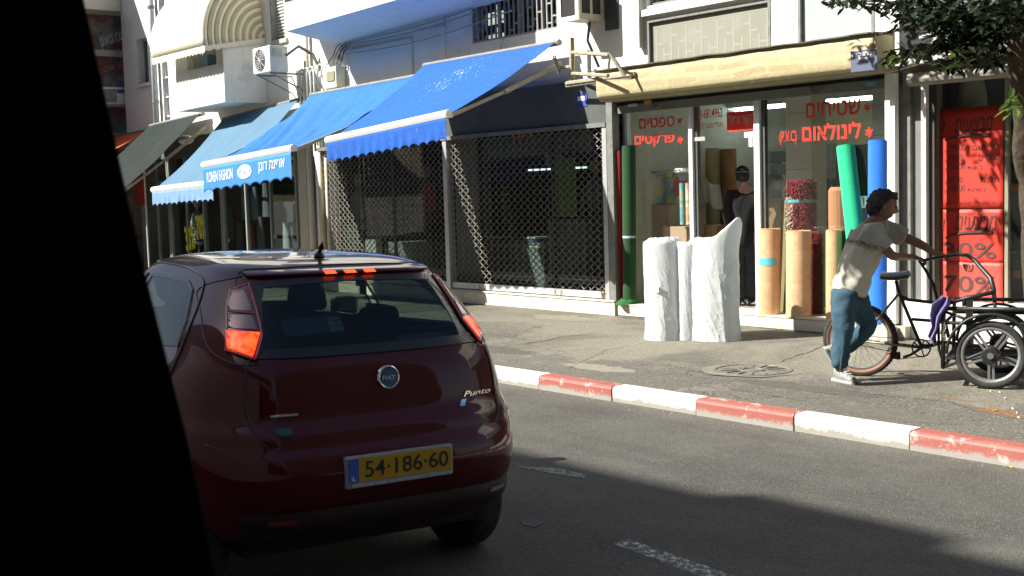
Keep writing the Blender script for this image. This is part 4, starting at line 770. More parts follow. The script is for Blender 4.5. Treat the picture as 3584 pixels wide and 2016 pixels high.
# bundle of looped conduits and meter boxes
mt = thing('meter_box', 'cream electric meter box with a dark window between the two blue awnings', 'meter box', (vx(828, 200, 11.3), 11.3, vz(828, 222, 11.3)))
x0, x1 = vx(812, 200, 11.3), vx(846, 200, 11.3); z0, z1 = vz(812, 225, 11.3), vz(812, 172, 11.3); b = MB(); b.box(x0, x1, 11.3, FY - .003, z0, z1); b.build('casing', mat('meter_cream', (.6, .58, .46), .5), mt, bevel=.01)
b = MB(); b.box(x0 + .35 * (x1 - x0), x1 - .05, 11.285, 11.299, z0 + .12, z1 - .08); b.build('meter_window', mat('meter_window', (.30, .28, .16), .4), mt)
for k in range(5):
    x = vx(760 + k * 9, 200, 11.35); zt = vz(770, 172 - k * 1.5, 11.35); b = MB(); pts = [(x, 11.30, 2.9)] + [(x, 11.30, zt - .12)] + [(x + .09 - .09 * math.cos(a), 11.30 + .02 * k, zt - .1 + .09 * math.sin(a)) for a in [i * math.pi / 6 for i in range(1, 6)]] + [(x + .18, 11.34, zt - .2), (x + .18, FY - .02, zt - .5)]
    b.tube(pts, .016, 6); tag(b.build('conduit', mat('conduit_grey', (.55, .57, .55), .5, metal=.2), smooth=True), ['leftmost', 'second from left', 'middle', 'fourth from left', 'rightmost'][k] + ' of five grey looped conduits left of the cream meter box', 'conduit', 'looped conduits by the meter box')
# cables sagging along the wall
CAB = mat('cable_grey', (.32, .33, .31), .7)
for k, (a, c, sag, l_) in enumerate((((880, 107), (1190, 22), .04, 'upper cable strung along the white wall'), ((880, 112), (1200, 30), .06, 'middle cable strung along the white wall'), ((870, 136), (1290, 26), .10, 'lower cable sagging along the white wall to the barred window'))):
    p = V(*a, FY - .08); q = V(*c, FY - .08); b = MB(); b.tube([p.lerp(q, t / 12) + Vector((0, -.02, -sag * math.sin(t / 12 * math.pi))) for t in range(13)], .011, 5); tag(b.build('cable', CAB), l_, 'cable')
b = MB(); 
for k in range(7):
    p = V(862 + k * 4, 105 + (k % 3) * 4, FY - .06); q = V(815 + k * 5, 175 + k * 3, FY - .08); m_ = V(838 + (k * 17) % 23, 140 + (k * 11) % 30, FY - .12); b.tube([p, p.lerp(m_, .5) + Vector((-.05, 0, .04)), m_, m_.lerp(q, .6) + Vector((.03, -.02, 0)), q], .010, 5)
tag(b.build('cable_bundle', mat('cable_dark', (.12, .13, .12), .7), origin=V(840, 150, FY - .05)), 'tangle of grey and dark cables hanging above the meter box', 'cables')
b = MB(); p = V(1272, 45, FY - .05); b.tube([p, V(1270, 90, FY - .05), V(1260, 120, FY - .05), V(1238, 184, FY - .04)], .008, 5); tag(b.build('cable', CAB), 'thin drooping cable left of the barred window', 'cable')
# window air conditioner
w0 = V(1402, 0, FY - .5); q = V(1455, 52, FY - .5)
ax0 = w0.x; axx = q.x; wz0 = vz(1420, 55, FY - .5)
wa = thing('window_air_conditioner', 'old window air conditioner box with a white front frame high on the wall', 'air conditioner', (ax0, FY - .3, wz0))
b = MB(); b.box(ax0 + .02, axx - .01, FY - .47, FY - .003, wz0 + .02, wz0 + .62); b.build('casing', mat('ac_old', (.38, .35, .25), .6, var=.1), wa)
b = MB(); t = .06; b.box(ax0, axx, FY - .5, FY - .471, wz0, wz0 + t); b.box(ax0, axx, FY - .5, FY - .471, wz0 + .6, wz0 + .6 + t); b.box(ax0, ax0 + t, FY - .5, FY - .471, wz0 + t, wz0 + .6); b.box(axx - t, axx, FY - .5, FY - .471, wz0 + t, wz0 + .6); b.build('front_frame', WHITEPAINT, wa)
b = MB(); b.box(ax0 + t, axx - t, FY - .485, FY - .4705, wz0 + t, wz0 + .6); b.build('coil', BLACK, wa)
for k in range(2): b = MB(); y = FY - .42 + k * .19; b.box(axx - .01, axx - .004, y, y + .14, wz0 + .09, wz0 + .5); b.build('side_louvre', BLACK, wa)
b = MB(); b.tube([(axx - .1, FY - .2, wz0 + .0), (axx - .1, FY - .25, wz0 - .25), (axx - .05, FY - .1, wz0 - .6)], .02, 6); b.build('drain_hose', DKSTEEL, wa)
b = MB(); b.box(axx - .0, axx + .25, FY - .02, FY - .004, wz0 - .12, wz0 + .7); b.build('wall_opening_patch', DKSTEEL, wa)
# ---- shop fronts of the left building, under the awnings
b = MB(); b.box(-28.2, xa, 12.6, 12.7, .2, 3.3); b.build('room_wall', mat('left_room', (.05, .05, .045), .9, var=.4, vs=2), lb)
b = MB(); b.box(-28.2, xa, 12.7, 15.7, .2, .3); b.box(-28.2, xa, 11.4, 12.6, .15, .28); b.build('shop_base', GREYWALL, lb)
b = MB(); b.box(-28.25, xa, 11.55, 11.9, 2.85, 3.298); b.build('fascia', mat('fascia_dark', (.09, .10, .09), .7), lb)
LG = 11.62
for (pa_, pb_) in ((565, 750), (432, 560), (372, 428)):
    x0, x1 = vx(pa_, 560, LG), vx(pb_, 560, LG); b = MB(); b.box(x0, x1, LG, LG + .008, .29, 2.85); b.build('shop_window', DKGLASS, lb)
    n = {565: 3, 432: 3, 372: 2}[pa_]
    for k in range(n + 1): x = x0 + (x1 - x0) * k / n; b = MB(); b.box(x - .022, x + .022, LG - .03, LG + .05, .29, 2.85); b.build('window_post', mat('mullion', (.33, .36, .34), .5, metal=.3), lb)
    b = MB(); b.box(x0, x1, LG - .035, LG - .005, 2.3, 2.36); b.build('window_rail', mat('mullion', (.33, .36, .34), .5), lb)
x = vx(436, 560, LG - .1); b = MB(); b.tube([(x, 10.9, .2), (x, 10.9, 2.6)], .018, 8); tag(b.build('white_pole', WHITEPAINT), 'thin white pole standing in front of the left shop windows', 'pole')
x0, x1 = vx(455, 520, 11.9), vx(552, 520, 11.9)
RV = mat('red_valance', (.30, .03, .02), .8)
b = MB(); b.grid(lambda u, v: (x0 + (x1 - x0) * u, 11.9, 2.55 - .42 * v - (.03 * abs(math.sin(u * 15)) if v > .9 else 0)), 50, 4); tag(b.build('red_pelmet', RV, solid=.004), 'dark red scalloped pelmet inside the shop window left of the fashion awning', 'pelmet')
x0, x1 = vx(340, 520, 11.3), vx(372, 520, 11.3)
b = MB(); b.grid(lambda u, v: (x0 + (x1 - x0) * u, 11.3, 2.6 - .75 * v - (.04 * abs(math.sin(u * 9)) if v > .9 else 0)), 40, 4); tag(b.build('red_pelmet', RV, solid=.004), 'red cloth pelmet with a pale scalloped edge beside the curtain', 'pelmet')
YEL = mat('yellow_print', (.75, .75, .03), .5)
g_ = [o for o in lb.children if o.name.startswith('shop_window')][1]
p = V(470, 640, LG - .004); q = V(519, 600, LG - .004)
lettering('30%', V(469, 632, LG - .01), V(492, 626, LG - .01), .55, YEL, g_, bold=.03); lettering('-70%', V(492, 606, LG - .01), V(519, 600, LG - .01), .55, YEL, g_, bold=.03)
lettering('pier', V(685, 607, LG - .01), V(699, 604, LG - .01), .16, mat('dim_print', (.4, .42, .4), .6), g_)
# figures in the shop windows: dummy in a striped shirt, hanging clothes
dm = mannequin(vx(500, 600, 11.95), 11.95, .9, (.3, .36, .45), 'dummy in a blue and white striped shirt behind the yellow sale lettering')
for k in range(4): b = MB(); b.lathe((vx(500, 600, 11.95), 11.95, .98 + k * .12), (0, 0, 1), [(0, .205), (.04, .205)], 20); o = b.build('shirt_stripe', WHITETXT if k % 2 else mat('navy', (.03, .05, .15), .8), dm); o.scale = (1, .75, 1); o.location = (0, 0, 0)
for k, (px, py, c) in enumerate([(615, 470, (.18, .22, .26)), (640, 470, (.12, .16, .2)), (668, 460, (.10, .10, .11)), (602, 560, (.10, .14, .12)), (630, 560, (.3, .04, .03)), (655, 545, (.1, .1, .1)), (720, 560, (.25, .27, .27)), (580, 520, (.07, .09, .12))]):
    q = V(px, py, 12.1); b = MB(); b.grid(lambda u, v: (q.x + math.cos(u * 6.283) * (.10 + .06 * v), 12.1 + math.sin(u * 6.283) * .06, q.z - v * .7), 12, 6, True); tag(b.build('hanging_garment', mat('g%d' % k, c, .9, bump=.3, bs=10), smooth=True), ['pale blue', 'blue grey', 'upper black', 'dark green', 'red', 'lower black', 'light grey', 'navy'][k] + ' garment hanging in the window under the fashion awning, number %d from the left'.replace(', number %d from the left', '') , 'garment', 'garments in the window under the fashion awning')
# ================================================================ far building beyond, side wall with torn posters
fb = thing('far_building', 'weathered grey building at far left with torn posters, seen beside the curtain', 'building', (-31, 10.5, .19))
def graf_mat():
    m = mat('poster_wall', (.22, .21, .19), .9); n, l, bs = nodes_of(m); tc = n.new('ShaderNodeNewGeometry').outputs['Position']
    c = mixrgb(n, l, ramp(n, l, ntex(n, l, 1.3, 3, .5, tc), .45, .52), (.20, .20, .18), (.17, .07, .055)); c = mixrgb(n, l, ramp(n, l, ntex(n, l, 2.7, 5, .6, tc), .55, .6), c, (.10, .12, .13))
    c = mixrgb(n, l, ramp(n, l, ntex(n, l, 9, 8, .7, tc), .56, .66, 0, .6), c, (.36, .35, .31)); l.new(c, bs.inputs['Base Color']); return m
b = MB(); b.box(-40, -29.0, 7.6, 12.4, .2, 9); b.build('wall', graf_mat(), fb)
b = MB(); b.box(-29.0, -28.97, 10.4, 12.1, 3.2, vz(300, 262, 11.6) - .7); b.build('pink_wall', mat('pink_render', (.42, .27, .22), .85, var=.12, stain=(.3, .2, .17), stain_amt=.5), fb)
GRF = mat('faded_grey_paint', (.42, .45, .46), .8)
lettering('pxo.co', XP(258, 128, -28.96), XP(318, 110, -28.96), .32, GRF, fb, shear=.2); lettering('C.OM 352', XP(245, 188, -28.96), XP(322, 168, -28.96), .14, mat('faded_red_paint', (.35, .16, .13), .8), fb)
b = MB(); b.box(-29, -28.2, 10.0, 12.0, vz(275, 35, 11.4), vz(275, 35, 11.4) + .75); b.box(-29.0, -28.9, 10.3, 12.0, XP(270, 132, -29).z - .1, XP(270, 132, -29).z + .05); b.build('balcony', GREYWALL, fb)
q = XP(255, 262, -28.6); q1 = XP(322, 262, -28.6)
fa = thing('air_conditioner', 'white outdoor air conditioner on the far wall beside the curtain', 'air conditioner', (-28.8, (q.y + q1.y) / 2, q.z)); z1 = XP(255, 218, -28.6).z
b = MB(); b.box(-28.95, -28.6, q.y, q1.y, q.z, z1); b.build('casing', mat('ac_body'[:], (.7, .7, .66), .5), fa, bevel=.015)
b = MB(); b.box(-28.6, -28.594, q.y + .04, q.y + (q1.y - q.y) * .6, q.z + .05, z1 - .05); b.build('fan_grille', mat('fan_dim', (.22, .23, .18), .6, var=.4, vs=10), fa)
b = MB(); b.box(-28.6, -28.595, q1.y - .25, q1.y - .07, q.z + .27, q.z + .36); b.build('label_plate', mat('blue_sticker'[:], (.04, .07, .35), .5), fa)
b = MB(); b.box(-29, -28.5, q.y - .2, q1.y + .2, q.z - .06, q.z - .01); b.build('shelf', GREYMETAL, fa)
b = MB(); b.tube([XP(330, 55, -28.6), XP(312, 75, -28.6), XP(307, 95, -28.6), XP(318, 125, -28.6), XP(322, 160, -28.6), XP(320, 215, -28.6)], .03, 6); tag(b.build('cable', mat('cable_cream', (.5, .48, .4), .7), smooth=True), 'loose pale cable dangling over the far wall', 'cable')
# ================================================================ awnings
def canvas(name, col, drop=None, amt=.6, tl=.22):
    m = mat(name, col, .92, var=0, tl=tl, spec=.15); n, l, bs = nodes_of(m); tc = n.new('ShaderNodeNewGeometry').outputs['Position']
    base = mixrgb(n, l, ramp(n, l, ntex(n, l, .8, 5, .6, tc), .35, .7), col, tuple(c * .82 + .012 for c in col))
    st = n.new('ShaderNodeMapping'); st.inputs['Scale'].default_value = (1.1, .45, .6); l.new(tc, st.inputs[0])
    base = mixrgb(n, l, ramp(n, l, ntex(n, l, 5, 7, .7, st.outputs[0]), .55, .75, 0, .25), base, tuple(min(1, c * 1.2 + .06) for c in col))
    if drop:
        s2 = n.new('ShaderNodeMapping'); s2.inputs['Scale'].default_value = (1.5, .8, .8); l.new(tc, s2.inputs[0])
        d = n.new('ShaderNodeVectorMath'); d.operation = 'DISTANCE'; l.new(tc, d.inputs[0]); d.inputs[1].default_value = drop
        near = ramp(n, l, d.outputs['Value'], .1, 1.0, .17, 0)
        sp = n.new('ShaderNodeMath'); sp.operation = 'ADD'; l.new(ntex(n, l, 16, 3, .6, s2.outputs[0]), sp.inputs[0]); l.new(near, sp.inputs[1])
        base = mixrgb(n, l, ramp(n, l, sp.outputs[0], .76, .79, 0, .9), base, (.6, .64, .68))
    v = n.new('ShaderNodeTexVoronoi'); v.inputs['Scale'].default_value = 14; l.new(tc, v.inputs['Vector'])
    base = mixrgb(n, l, ramp(n, l, v.outputs['Distance'], .06, .11, amt, 0), base, (.6, .66, .72))
    l.new(base, bs.inputs['Base Color'])
    for k in n:
        if k.type == 'BSDF_TRANSLUCENT': l.new(base, k.inputs['Color'])
    return m
def awning(name, lbl, TL, TR, BL, BR, vl, m, mv=None, wr=.01, nsc=14, sag=.06, arms=(1, 1), barm=None, scal=.05, seed=0, fa=1.):
    TL, TR, BL, BR = map(Vector, (TL, TR, BL, BR)); t = thing(name, lbl, 'awning', BL.lerp(BR, .5)); barm = barm or WHITEPAINT
    def f(u, v):
        q = TL.lerp(TR, u).lerp(BL.lerp(BR, u), v); w = noise.noise(Vector((u * 7 + v * 3 + seed, v * .8, seed))) + .6 * noise.noise(Vector((u * 17 - v * 5, v * 1.2 + 4, seed)))
        return q + Vector((0, 0, -sag * math.sin(v * math.pi) * (1 + .3 * math.sin(u * 5 + seed)) + wr * w * math.sin(v * math.pi) ** .5))
    b = MB(); b.grid(f, 60, 30); b.build('canopy', m, t, smooth=True, solid=.002)
    d = (BR - BL).normalized(); n = d.cross(Vector((0, 0, 1)))   # towards the street
    b = MB(); pr = [(-.05, -.04), (-.07, .0), (-.05, .05), (.0, .065), (.045, .04), (.045, -.04)]
    up = Vector((0, 0, 1)); rs = []
    for e in (BL - d * .03, BR + d * .03): rs.append([e + n * (-a) * 1 + up * c for a, c in pr])
    k = len(pr); b.add(rs[0] + rs[1], [tuple(range(k)), tuple(range(2 * k))[:k - 1:-1]] + [(i, k + i, k + (i + 1) % k, (i + 1) % k) for i in range(k)]); b.build('front_bar', barm, t)
    def g(u, v):
        q = BL.lerp(BR, u) - up * .04 + n * .045; drop = vl * v * (1 - .0 * u) - (scal * abs(math.sin(u * nsc * math.pi)) if v > .99 else (scal * .9 * abs(math.sin(u * nsc * math.pi)) * v ** 6))
        fold = fa * .022 * noise.noise(Vector((u * 22, v * 1.1, seed + 3))) * v + fa * .02 * math.sin(u * nsc * 2 * math.pi) * v * .5
        return q - up * drop + n * fold + d * (.0)
    b = MB(); b.grid(g, 240, 8); va = b.build('valance', mv or m, t, smooth=True, solid=.0015)
    for s, on_ in zip((0, 1), arms):
        if not on_: continue
        a = (TL if s == 0 else TR) + Vector((0, .1, -.28)); e = (BL if s == 0 else BR) + Vector((0, .02, -.02)); mid = a.lerp(e, .5) + Vector((0, 0, -.02))
        b = MB(); b.bar(a, mid, .05, .06); b.bar(mid, e, .035, .045); b.tube([mid - (e - a).normalized() * .05, mid + (e - a).normalized() * .05], .04, 8); b.build('arm', mat('arm_olive', (.32, .31, .24), .5, metal=.2), t)
    b = MB(); b.tube([TL + Vector((-.05, .04, .0)), TR + Vector((.05, .04, 0))], .045, 10); b.build('roller_tube', GREYMETAL, t)
    return t, va
yb1 = 9.45
BL1, BR1 = V(828, 353, yb1), V(1128, 288, yb1)
CB1 = canvas('canvas_bright_blue', (.035, .145, .58), drop=V(1135, 185, 10.7))
a1, v1 = awning('blue_awning', 'bright blue awning with scalloped valance and white droppings over the grilled shop', (BL1.x, 11.22, 3.90), (BR1.x + .12, 11.22, 3.91), BL1, BR1, .31, CB1, sag=.05, wr=.012, seed=1, arms=(0, 1))
yb2 = 9.0
BL2, BR2 = V(516, 416, yb2), V(738, 374, yb2)
a2, v2 = awning('blue_awning', 'faded blue awning with white shop lettering and an oval on its valance', (-19.25, 11.25, 3.72), (-15.9, 11.25, 3.76), BL2, BR2, .42, canvas('canvas_mid_blue', (.05, .20, .55)), mv=mat('valance_blue', (.05, .26, .68), .7, var=.06, tl=.2), sag=.20, wr=.085, seed=5, nsc=9, arms=(1, 1), fa=.25)
dd = (BR2 - BL2).normalized(); nn = dd.cross(Vector((0, 0, 1))); W2 = (BR2 - BL2).length
def vt(t, u0, u1, z, h, m=WHITETXT, **k): q = BL2 + nn * .053; return lettering(t, q + dd * (W2 * u0) - Vector((0, 0, z)), q + dd * (W2 * u1) - Vector((0, 0, z)), h, m, v2, **k)
vt('RONEN FASHION', .05, .37, .30, .17, shear=.25, bold=.006); vt('אופנת רונן', .66, .94, .30, .18, shear=.2, bold=.006)
q = BL2 + nn * .052 + dd * (W2 * .50) - Vector((0, 0, .22)); b = MB(); b.add([q + dd * (.24 * math.cos(k / 24 * 6.283)) + Vector((0, 0, .11 * math.sin(k / 24 * 6.283))) for k in range(24)], [tuple(range(24))]); b.build('oval', mat('oval_cream', (.75, .76, .66), .6), v2, solid=.002)
vt('14 העליה', .43, .57, .26, .09, mat('oval_print', (.10, .35, .6), .6), shear=.2, off=.004)
BL3, BR3 = V(388, 478, 9.6), V(541, 461, 9.6)
a3, v3 = awning('pale_awning', 'sun bleached pale blue awning with scalloped valance at the left shops', (-22.85, 11.3, 3.52), (-19.75, 11.3, 3.69), BL3, BR3, .28, canvas('canvas_pale_blue', (.13, .25, .37), amt=.1), mv=mat('valance_pale', (.20, .36, .62), .7, var=.08, tl=.2), sag=.07, wr=.02, seed=9, nsc=12, arms=(1, 0))
q = XP(313, 477, -23.87)
a4, v4 = awning('grey_awning', 'dark grey green awning beside the curtain, left of the pale blue awning', (-26.5, 11.3, 3.60), (-23.87, 11.3, 3.70), (-26.6, q.y, q.z + .05), (-23.9, q.y, q.z), .2, canvas('canvas_grey', (.030, .040, .038), amt=.1), sag=.06, wr=.02, seed=12, barm=GREYMETAL)
b = MB(); b.tube([V(378, 480, 9.3), V(385, 478, 9.3)], .03, 6)
a5, v5 = awning('orange_awning', 'orange red awning partly hidden by the curtain', (-31, 11.4, 3.45), (-26.85, 11.4, 3.52), (-31, 10.0, 2.75), (-26.9, 10.0, 2.8), .5, mat('canvas_orange', (.62, .12, .035), .8, tl=.2), sag=.02, seed=14, arms=(0, 0), barm=mat('orange_bar', (.6, .15, .06), .6))
# lamp and clutter behind the grey awning
b = MB(); c = V(468, 352, 11.2); b.grid(lambda u, v: c + Vector((math.cos(u * 6.283) * .3 * math.sin(v * 3.1), math.sin(u * 6.283) * .12 * math.sin(v * 3.1), .1 * math.cos(v * 3.1))), 14, 8, True); tag(b.build('lamp_hood', WHITEPAINT, smooth=True), 'white rounded lamp hood under the grey awning', 'lamp')
# bracket frame to the right of the bright awning
bf = thing('bracket_frame', 'rusty steel bracket frame projecting beside the bright blue awning', 'bracket', V(1440, 150, 11.2))
BRK = mat('bracket_rust', (.36, .33, .25), .7, metal=.3, var=.3, vs=20)
def brp(pts, r=.025, nm='strut'): b = MB(); b.tube([V(*p) for p in pts], r, 6); b.build(nm, BRK, bf)
brp([(1438, 95, 11.3), (1440, 205, 11.3)], .04, 'upright'); brp([(1440, 132, 11.25), (1532, 138, 10.8)]); brp([(1440, 185, 11.25), (1530, 190, 10.85)]); brp([(1532, 132, 10.8), (1572, 190, 10.9)]); brp([(1400, 170, 11.3), (1440, 168, 11.3)]); brp([(1425, 210, 11.15), (1598, 186, 11.05)], .03, 'long_arm'); brp([(1425, 217, 11.17), (1590, 194, 11.07)], .02, 'long_arm')
b = MB()
for k in range(6): c = V(1395 + k * 2, 148 + k * 6, 11.1); b.tube([c + Vector((math.cos(a) * .03, 0, math.sin(a) * .045)) for a in [i * math.pi / 3 for i in range(6)]], .010, 5, closed=True)
b.build('chain', mat('chain_dark', (.06, .06, .055), .6, metal=.4), bf)
# ================================================================ carpets and goods
def roll_mesh(t, base, top, r, m, name='roll', core=True, seg=28, spiral=True, uneven=.0):
    base = Vector(base); top = Vector(top); ax = (top - base).normalized(); L = (top - base).length
    b = MB(); u = Vector((1, 0, 0)); u = (u - ax * u.dot(ax)).normalized(); w = ax.cross(u)
    def f(a, v):
        rr = r * (1 + .02 * math.sin(a * 6.283 * 2 + 1) + uneven * noise.noise(Vector((math.cos(a * 6.283) * 2, math.sin(a * 6.283) * 2, v * L * 5))))
        return base + ax * (v * L) + (u * math.cos(a * 6.283) + w * math.sin(a * 6.283)) * rr
    b.grid(f, seg, 12, True); o = b.build(name, m, t, smooth=True)
    b = MB(); turns = 5   # the wound end: a spiral of raised edge
    pts = [top + ax * .002 + (u * math.cos(k * .5) + w * math.sin(k * .5)) * (r * (1 - k / (turns * 12.6) * .75)) for k in range(int(turns * 12.6))]
    for k in range(len(pts) - 1):
        a, c = pts[k], pts[k + 1]; b.add([a, c, c + ax * .008, a + ax * .008, a * 1, c * 1], [(0, 1, 2, 3)])
    if spiral: b.build('wound_end', m, t, solid=.004)
    b = MB(); b.lathe(top, ax, [(0, .0001), (-.001, r * .99)], seg); b.build('roll_end', mat('roll_end_' + m.name, tuple(.55 * c for c in m.node_tree.nodes['Vector Math'].inputs[0].default_value[:3]), .9), t)
    return o
def carpet(name, lbl, pb, pt_, wpx, m, Y, zb=None, Yt=None, cat='carpet roll', grp=None, **k):
    base = V(*pb, Y); top = V(*pt_, Yt or Y)
    if zb is not None: base.z = zb
    dep = (base - CAM).dot(HF); r = wpx * dep / (F_PX / S_DP) / 2
    t = thing(name, lbl, cat, base, grp); roll_mesh(t, base, top, r, m, **k); return t, base, top, r
FELT = lambda n_, c: mat(n_, c, .95, var=.06, vs=30, bump=.25, bs=150, sheen=.15)
carpet('carpet_roll', 'thin red carpet roll standing against the grille post', (1558, 748), (1558, 380), 18, FELT('felt_red', (.27, .012, .012)), 11.47, zb=.353)
t, bs_, tp_, r_ = carpet('carpet_roll', 'tall dark green artificial grass roll beside the thin red roll', (1584, 745), (1582, 368), 34, FELT('felt_dkgreen', (.008, .055, .012)), 11.50, zb=.353)
b = MB(); b.lathe(bs_.lerp(tp_, .42), (0, 0, 1), [(0, r_ * 1.02), (.03, r_ * 1.03)], 24); b.build('tape_band', mat('clear_tape', (.45, .6, .62), .2), t)
b = MB(); b.grid(lambda u, v: bs_ + Vector((math.cos(u * 6.283) * (r_ * (1.03 + .12 * v) + .02 * math.sin(u * 19)), math.sin(u * 6.283) * r_ * 1.3 - .12 * v * (math.sin(u * 6.283) < 0), .07 - .07 * v + .012 * math.sin(u * 13))), 40, 4, True); b.build('loose_foot', FELT('felt_dkgreen2', (.015, .12, .03)), t, smooth=True)
def lam_mat(name, c1, c2):
    m = mat(name, c1, .45, var=0); n, l, bs = nodes_of(m); tc = n.new('ShaderNodeTexCoord').outputs['Object']
    br = n.new('ShaderNodeTexBrick'); br.inputs['Scale'].default_value = 1; br.inputs['Brick Width'].default_value = .09; br.inputs['Row Height'].default_value = .055; br.inputs['Mortar Size'].default_value = .001
    mp = n.new('ShaderNodeMapping'); mp.inputs['Rotation'].default_value = (rad(90), 0, 0); l.new(tc, mp.inputs[0]); l.new(mp.outputs[0], br.inputs['Vector'])
    br.inputs['Color1'].default_value = (*c1, 1); br.inputs['Color2'].default_value = (*c2, 1); br.inputs['Mortar'].default_value = (*[c * .9 for c in c1], 1)
    l.new(mixrgb(n, l, ramp(n, l, ntex(n, l, 25, 4, .7, mp.outputs[0]), .4, .7, 0, .3), br.outputs['Color'], tuple(c * .7 for c in c1)), bs.inputs['Base Color']); return m
LAM = lam_mat('laminate_beech', (.66, .42, .24), (.58, .35, .19)); LAM2 = lam_mat('laminate_beech_pale', (.70, .47, .28), (.62, .39, .22))
t, bs_, tp_, r_ = carpet('lino_roll', 'beech pattern lino roll with a blue tape band, nearest the shop door', (1936, 790), (1937, 577), 52, LAM, 11.50, zb=.352)
b = MB(); b.lathe(bs_.lerp(tp_, .58), (0, 0, 1), [(0, r_ * 1.015), (.09, r_ * 1.02)], 30); b.build('tape_band', mat('blue_tape', (.12, .50, .58), .3), t)
carpet('lino_roll', 'widest beech pattern lino roll, in front of the shaggy rug', (2009, 799), (2009, 582), 62, LAM2, 11.50, zb=.352)
carpet('lino_roll', 'narrow beech pattern lino roll behind the man with the cart', (2098, 800), (2098, 580), 40, LAM, 11.50, zb=.352)
carpet('lino_roll', 'slim dark green lino roll behind the narrow beech roll', (2119, 800), (2119, 583), 18, FELT('felt_dkgreen', (.008, .055, .012)), 11.56, zb=.352)
t, bs_, tp_, r_ = carpet('carpet_roll', 'emerald green carpet roll leaning in the shop window', (2175, 790), (2127, 368), 46, FELT('felt_emerald', (.02, .52, .24)), 11.46, zb=.353, Yt=11.54)
t, bs_, tp_, r_ = carpet('carpet_roll', 'bright blue carpet roll standing by the window frame above the cart', (2212, 822), (2212, 354), 54, FELT('felt_blue', (.02, .17, .74)), 11.46, zb=.353, uneven=.02)
b = MB(); b.grid(lambda u, v: bs_ + Vector((r_ * (.98 + .1 * v), -r_ * .25 + .02 * v, .0)) + (tp_ - bs_) * (u * .97) + Vector((.012 * math.sin(u * 14), 0, 0)), 40, 2); b.build('loose_edge', FELT('felt_blue', (.02, .17, .74)), t, solid=.006)
b = MB(); q = V(2213, 822, 11.30); b.box(q.x - .17, q.x + .17, 11.18, 11.375, .195, .34); tag(b.build('box', mat('cream_box', (.62, .58, .44), .7, var=.05), bevel=.004), 'small cream box under the blue carpet roll', 'box')
# shaggy rugs: rolled, with tufts of pile
def shag(name, lbl, pb, pt_, wpx, Y, bands, stripe=None):
    base = V(*pb, Y); top = V(*pt_, Y); base.z = .352; dep = (base - CAM).dot(HF); r = wpx * dep / (F_PX / S_DP) / 2; t = thing(name, lbl, 'rug', base)
    cr, cw = FELT('shag_red', (.22, .012, .02)), FELT('shag_cream', (.56, .50, .40))
    b = MB(); b.lathe(base, (0, 0, 1), [(0, r * .92), (top.z - base.z, r * .92), (top.z - base.z, .001)], 24); b.build('roll', cr, t)
    for mm, cond in ((cr, 0), (cw, 1)):
        b = MB()
        for k in range(5200):
            a = random.uniform(0, 6.283); z = random.random(); th = (a + 2.2) % 6.283   # stripe faces the street
            w = abs(((a + math.pi / 2 + .35) + math.pi) % 6.283 - math.pi) < .42 and stripe and stripe[0] < z < stripe[1]
            if bool(w) != bool(cond): continue
            rr = r * (.92 - (.10 if any(abs(z - q) < .02 for q in bands) else 0)); p = base + Vector((math.cos(a) * rr, math.sin(a) * rr, z * (top.z - base.z))); n_ = Vector((math.cos(a), math.sin(a), random.uniform(-.5, .3)))
            s = Vector((-math.sin(a), math.cos(a), random.uniform(-.4, .4))) * .008; L = random.uniform(.018, .042)
            b.add([p - s, p + s, p + n_ * L + s * .4 + Vector((0, 0, -.012)), p + n_ * L - s * .4 + Vector((0, 0, -.012))], [(0, 1, 2, 3)])
        if b.v: stuff(b.build('pile', mm, t))
    for q in bands: b = MB(); b.lathe(base + Vector((0, 0, (top.z - base.z) * q)), (0, 0, 1), [(-.02, r * .95), (0, r * .99), (.025, r * .95)], 24); b.build('tape_band', mat('blue_tape', (.12, .50, .58), .3), t)
    return t
shag('shaggy_rug', 'dark red shaggy rug roll with a cream stripe, standing behind the beech lino rolls', (2018, 790), (2016, 452), 74, 11.9, (.84,), (.30, .88))
shag('shaggy_rug', 'second shaggy rug roll, dark red and low, between the beech rolls', (2052, 790), (2052, 582), 30, 11.85, (), None)
b = MB(); q = V(2113, 560, 11.95); b.lathe((q.x, 11.95, .355), (0, 0, 1), [(0, .13), (q.z + .02, .13), (q.z + .06, .10), (q.z + .06, .001)], 20); tag(b.build('rug', FELT('rug_orange', (.5, .22, .12)), smooth=False), 'small orange and white rug roll left of the emerald roll', 'rug')
# bucket with plastic
bk = thing('bucket', 'grey bucket holding clear plastic between the emerald and blue rolls', 'bucket', V(2170, 560, 11.9))
q = V(2168, 560, 11.9); b = MB(); b.lathe((q.x, 11.9, q.z - .1), (0, 0, 1), [(0, .10), (.26, .13), (.26, .14), (.28, .14), (.28, .12), (.1, .1)], 20); b.build('pail', mat('bucket_grey', (.28, .33, .32), .4), bk, smooth=True)
b = MB(); b.grid(lambda u, v: (q.x + math.cos(u * 6.28) * (.09 - .02 * v + .01 * math.sin(u * 40)), 11.9 + math.sin(u * 6.28) * .08, q.z + .17 + v * .13), 30, 3, True); b.build('plastic_wrap', mat('wrap_blue', (.42, .6, .68), .15), bk)
b = MB(); b.box(q.x - .17, q.x + .17, 11.75, 12.05, .353, q.z - .1); tag(b.build('crate', mat('crate_dark', (.08, .08, .07), .8)), 'dark crate under the grey bucket', 'crate')
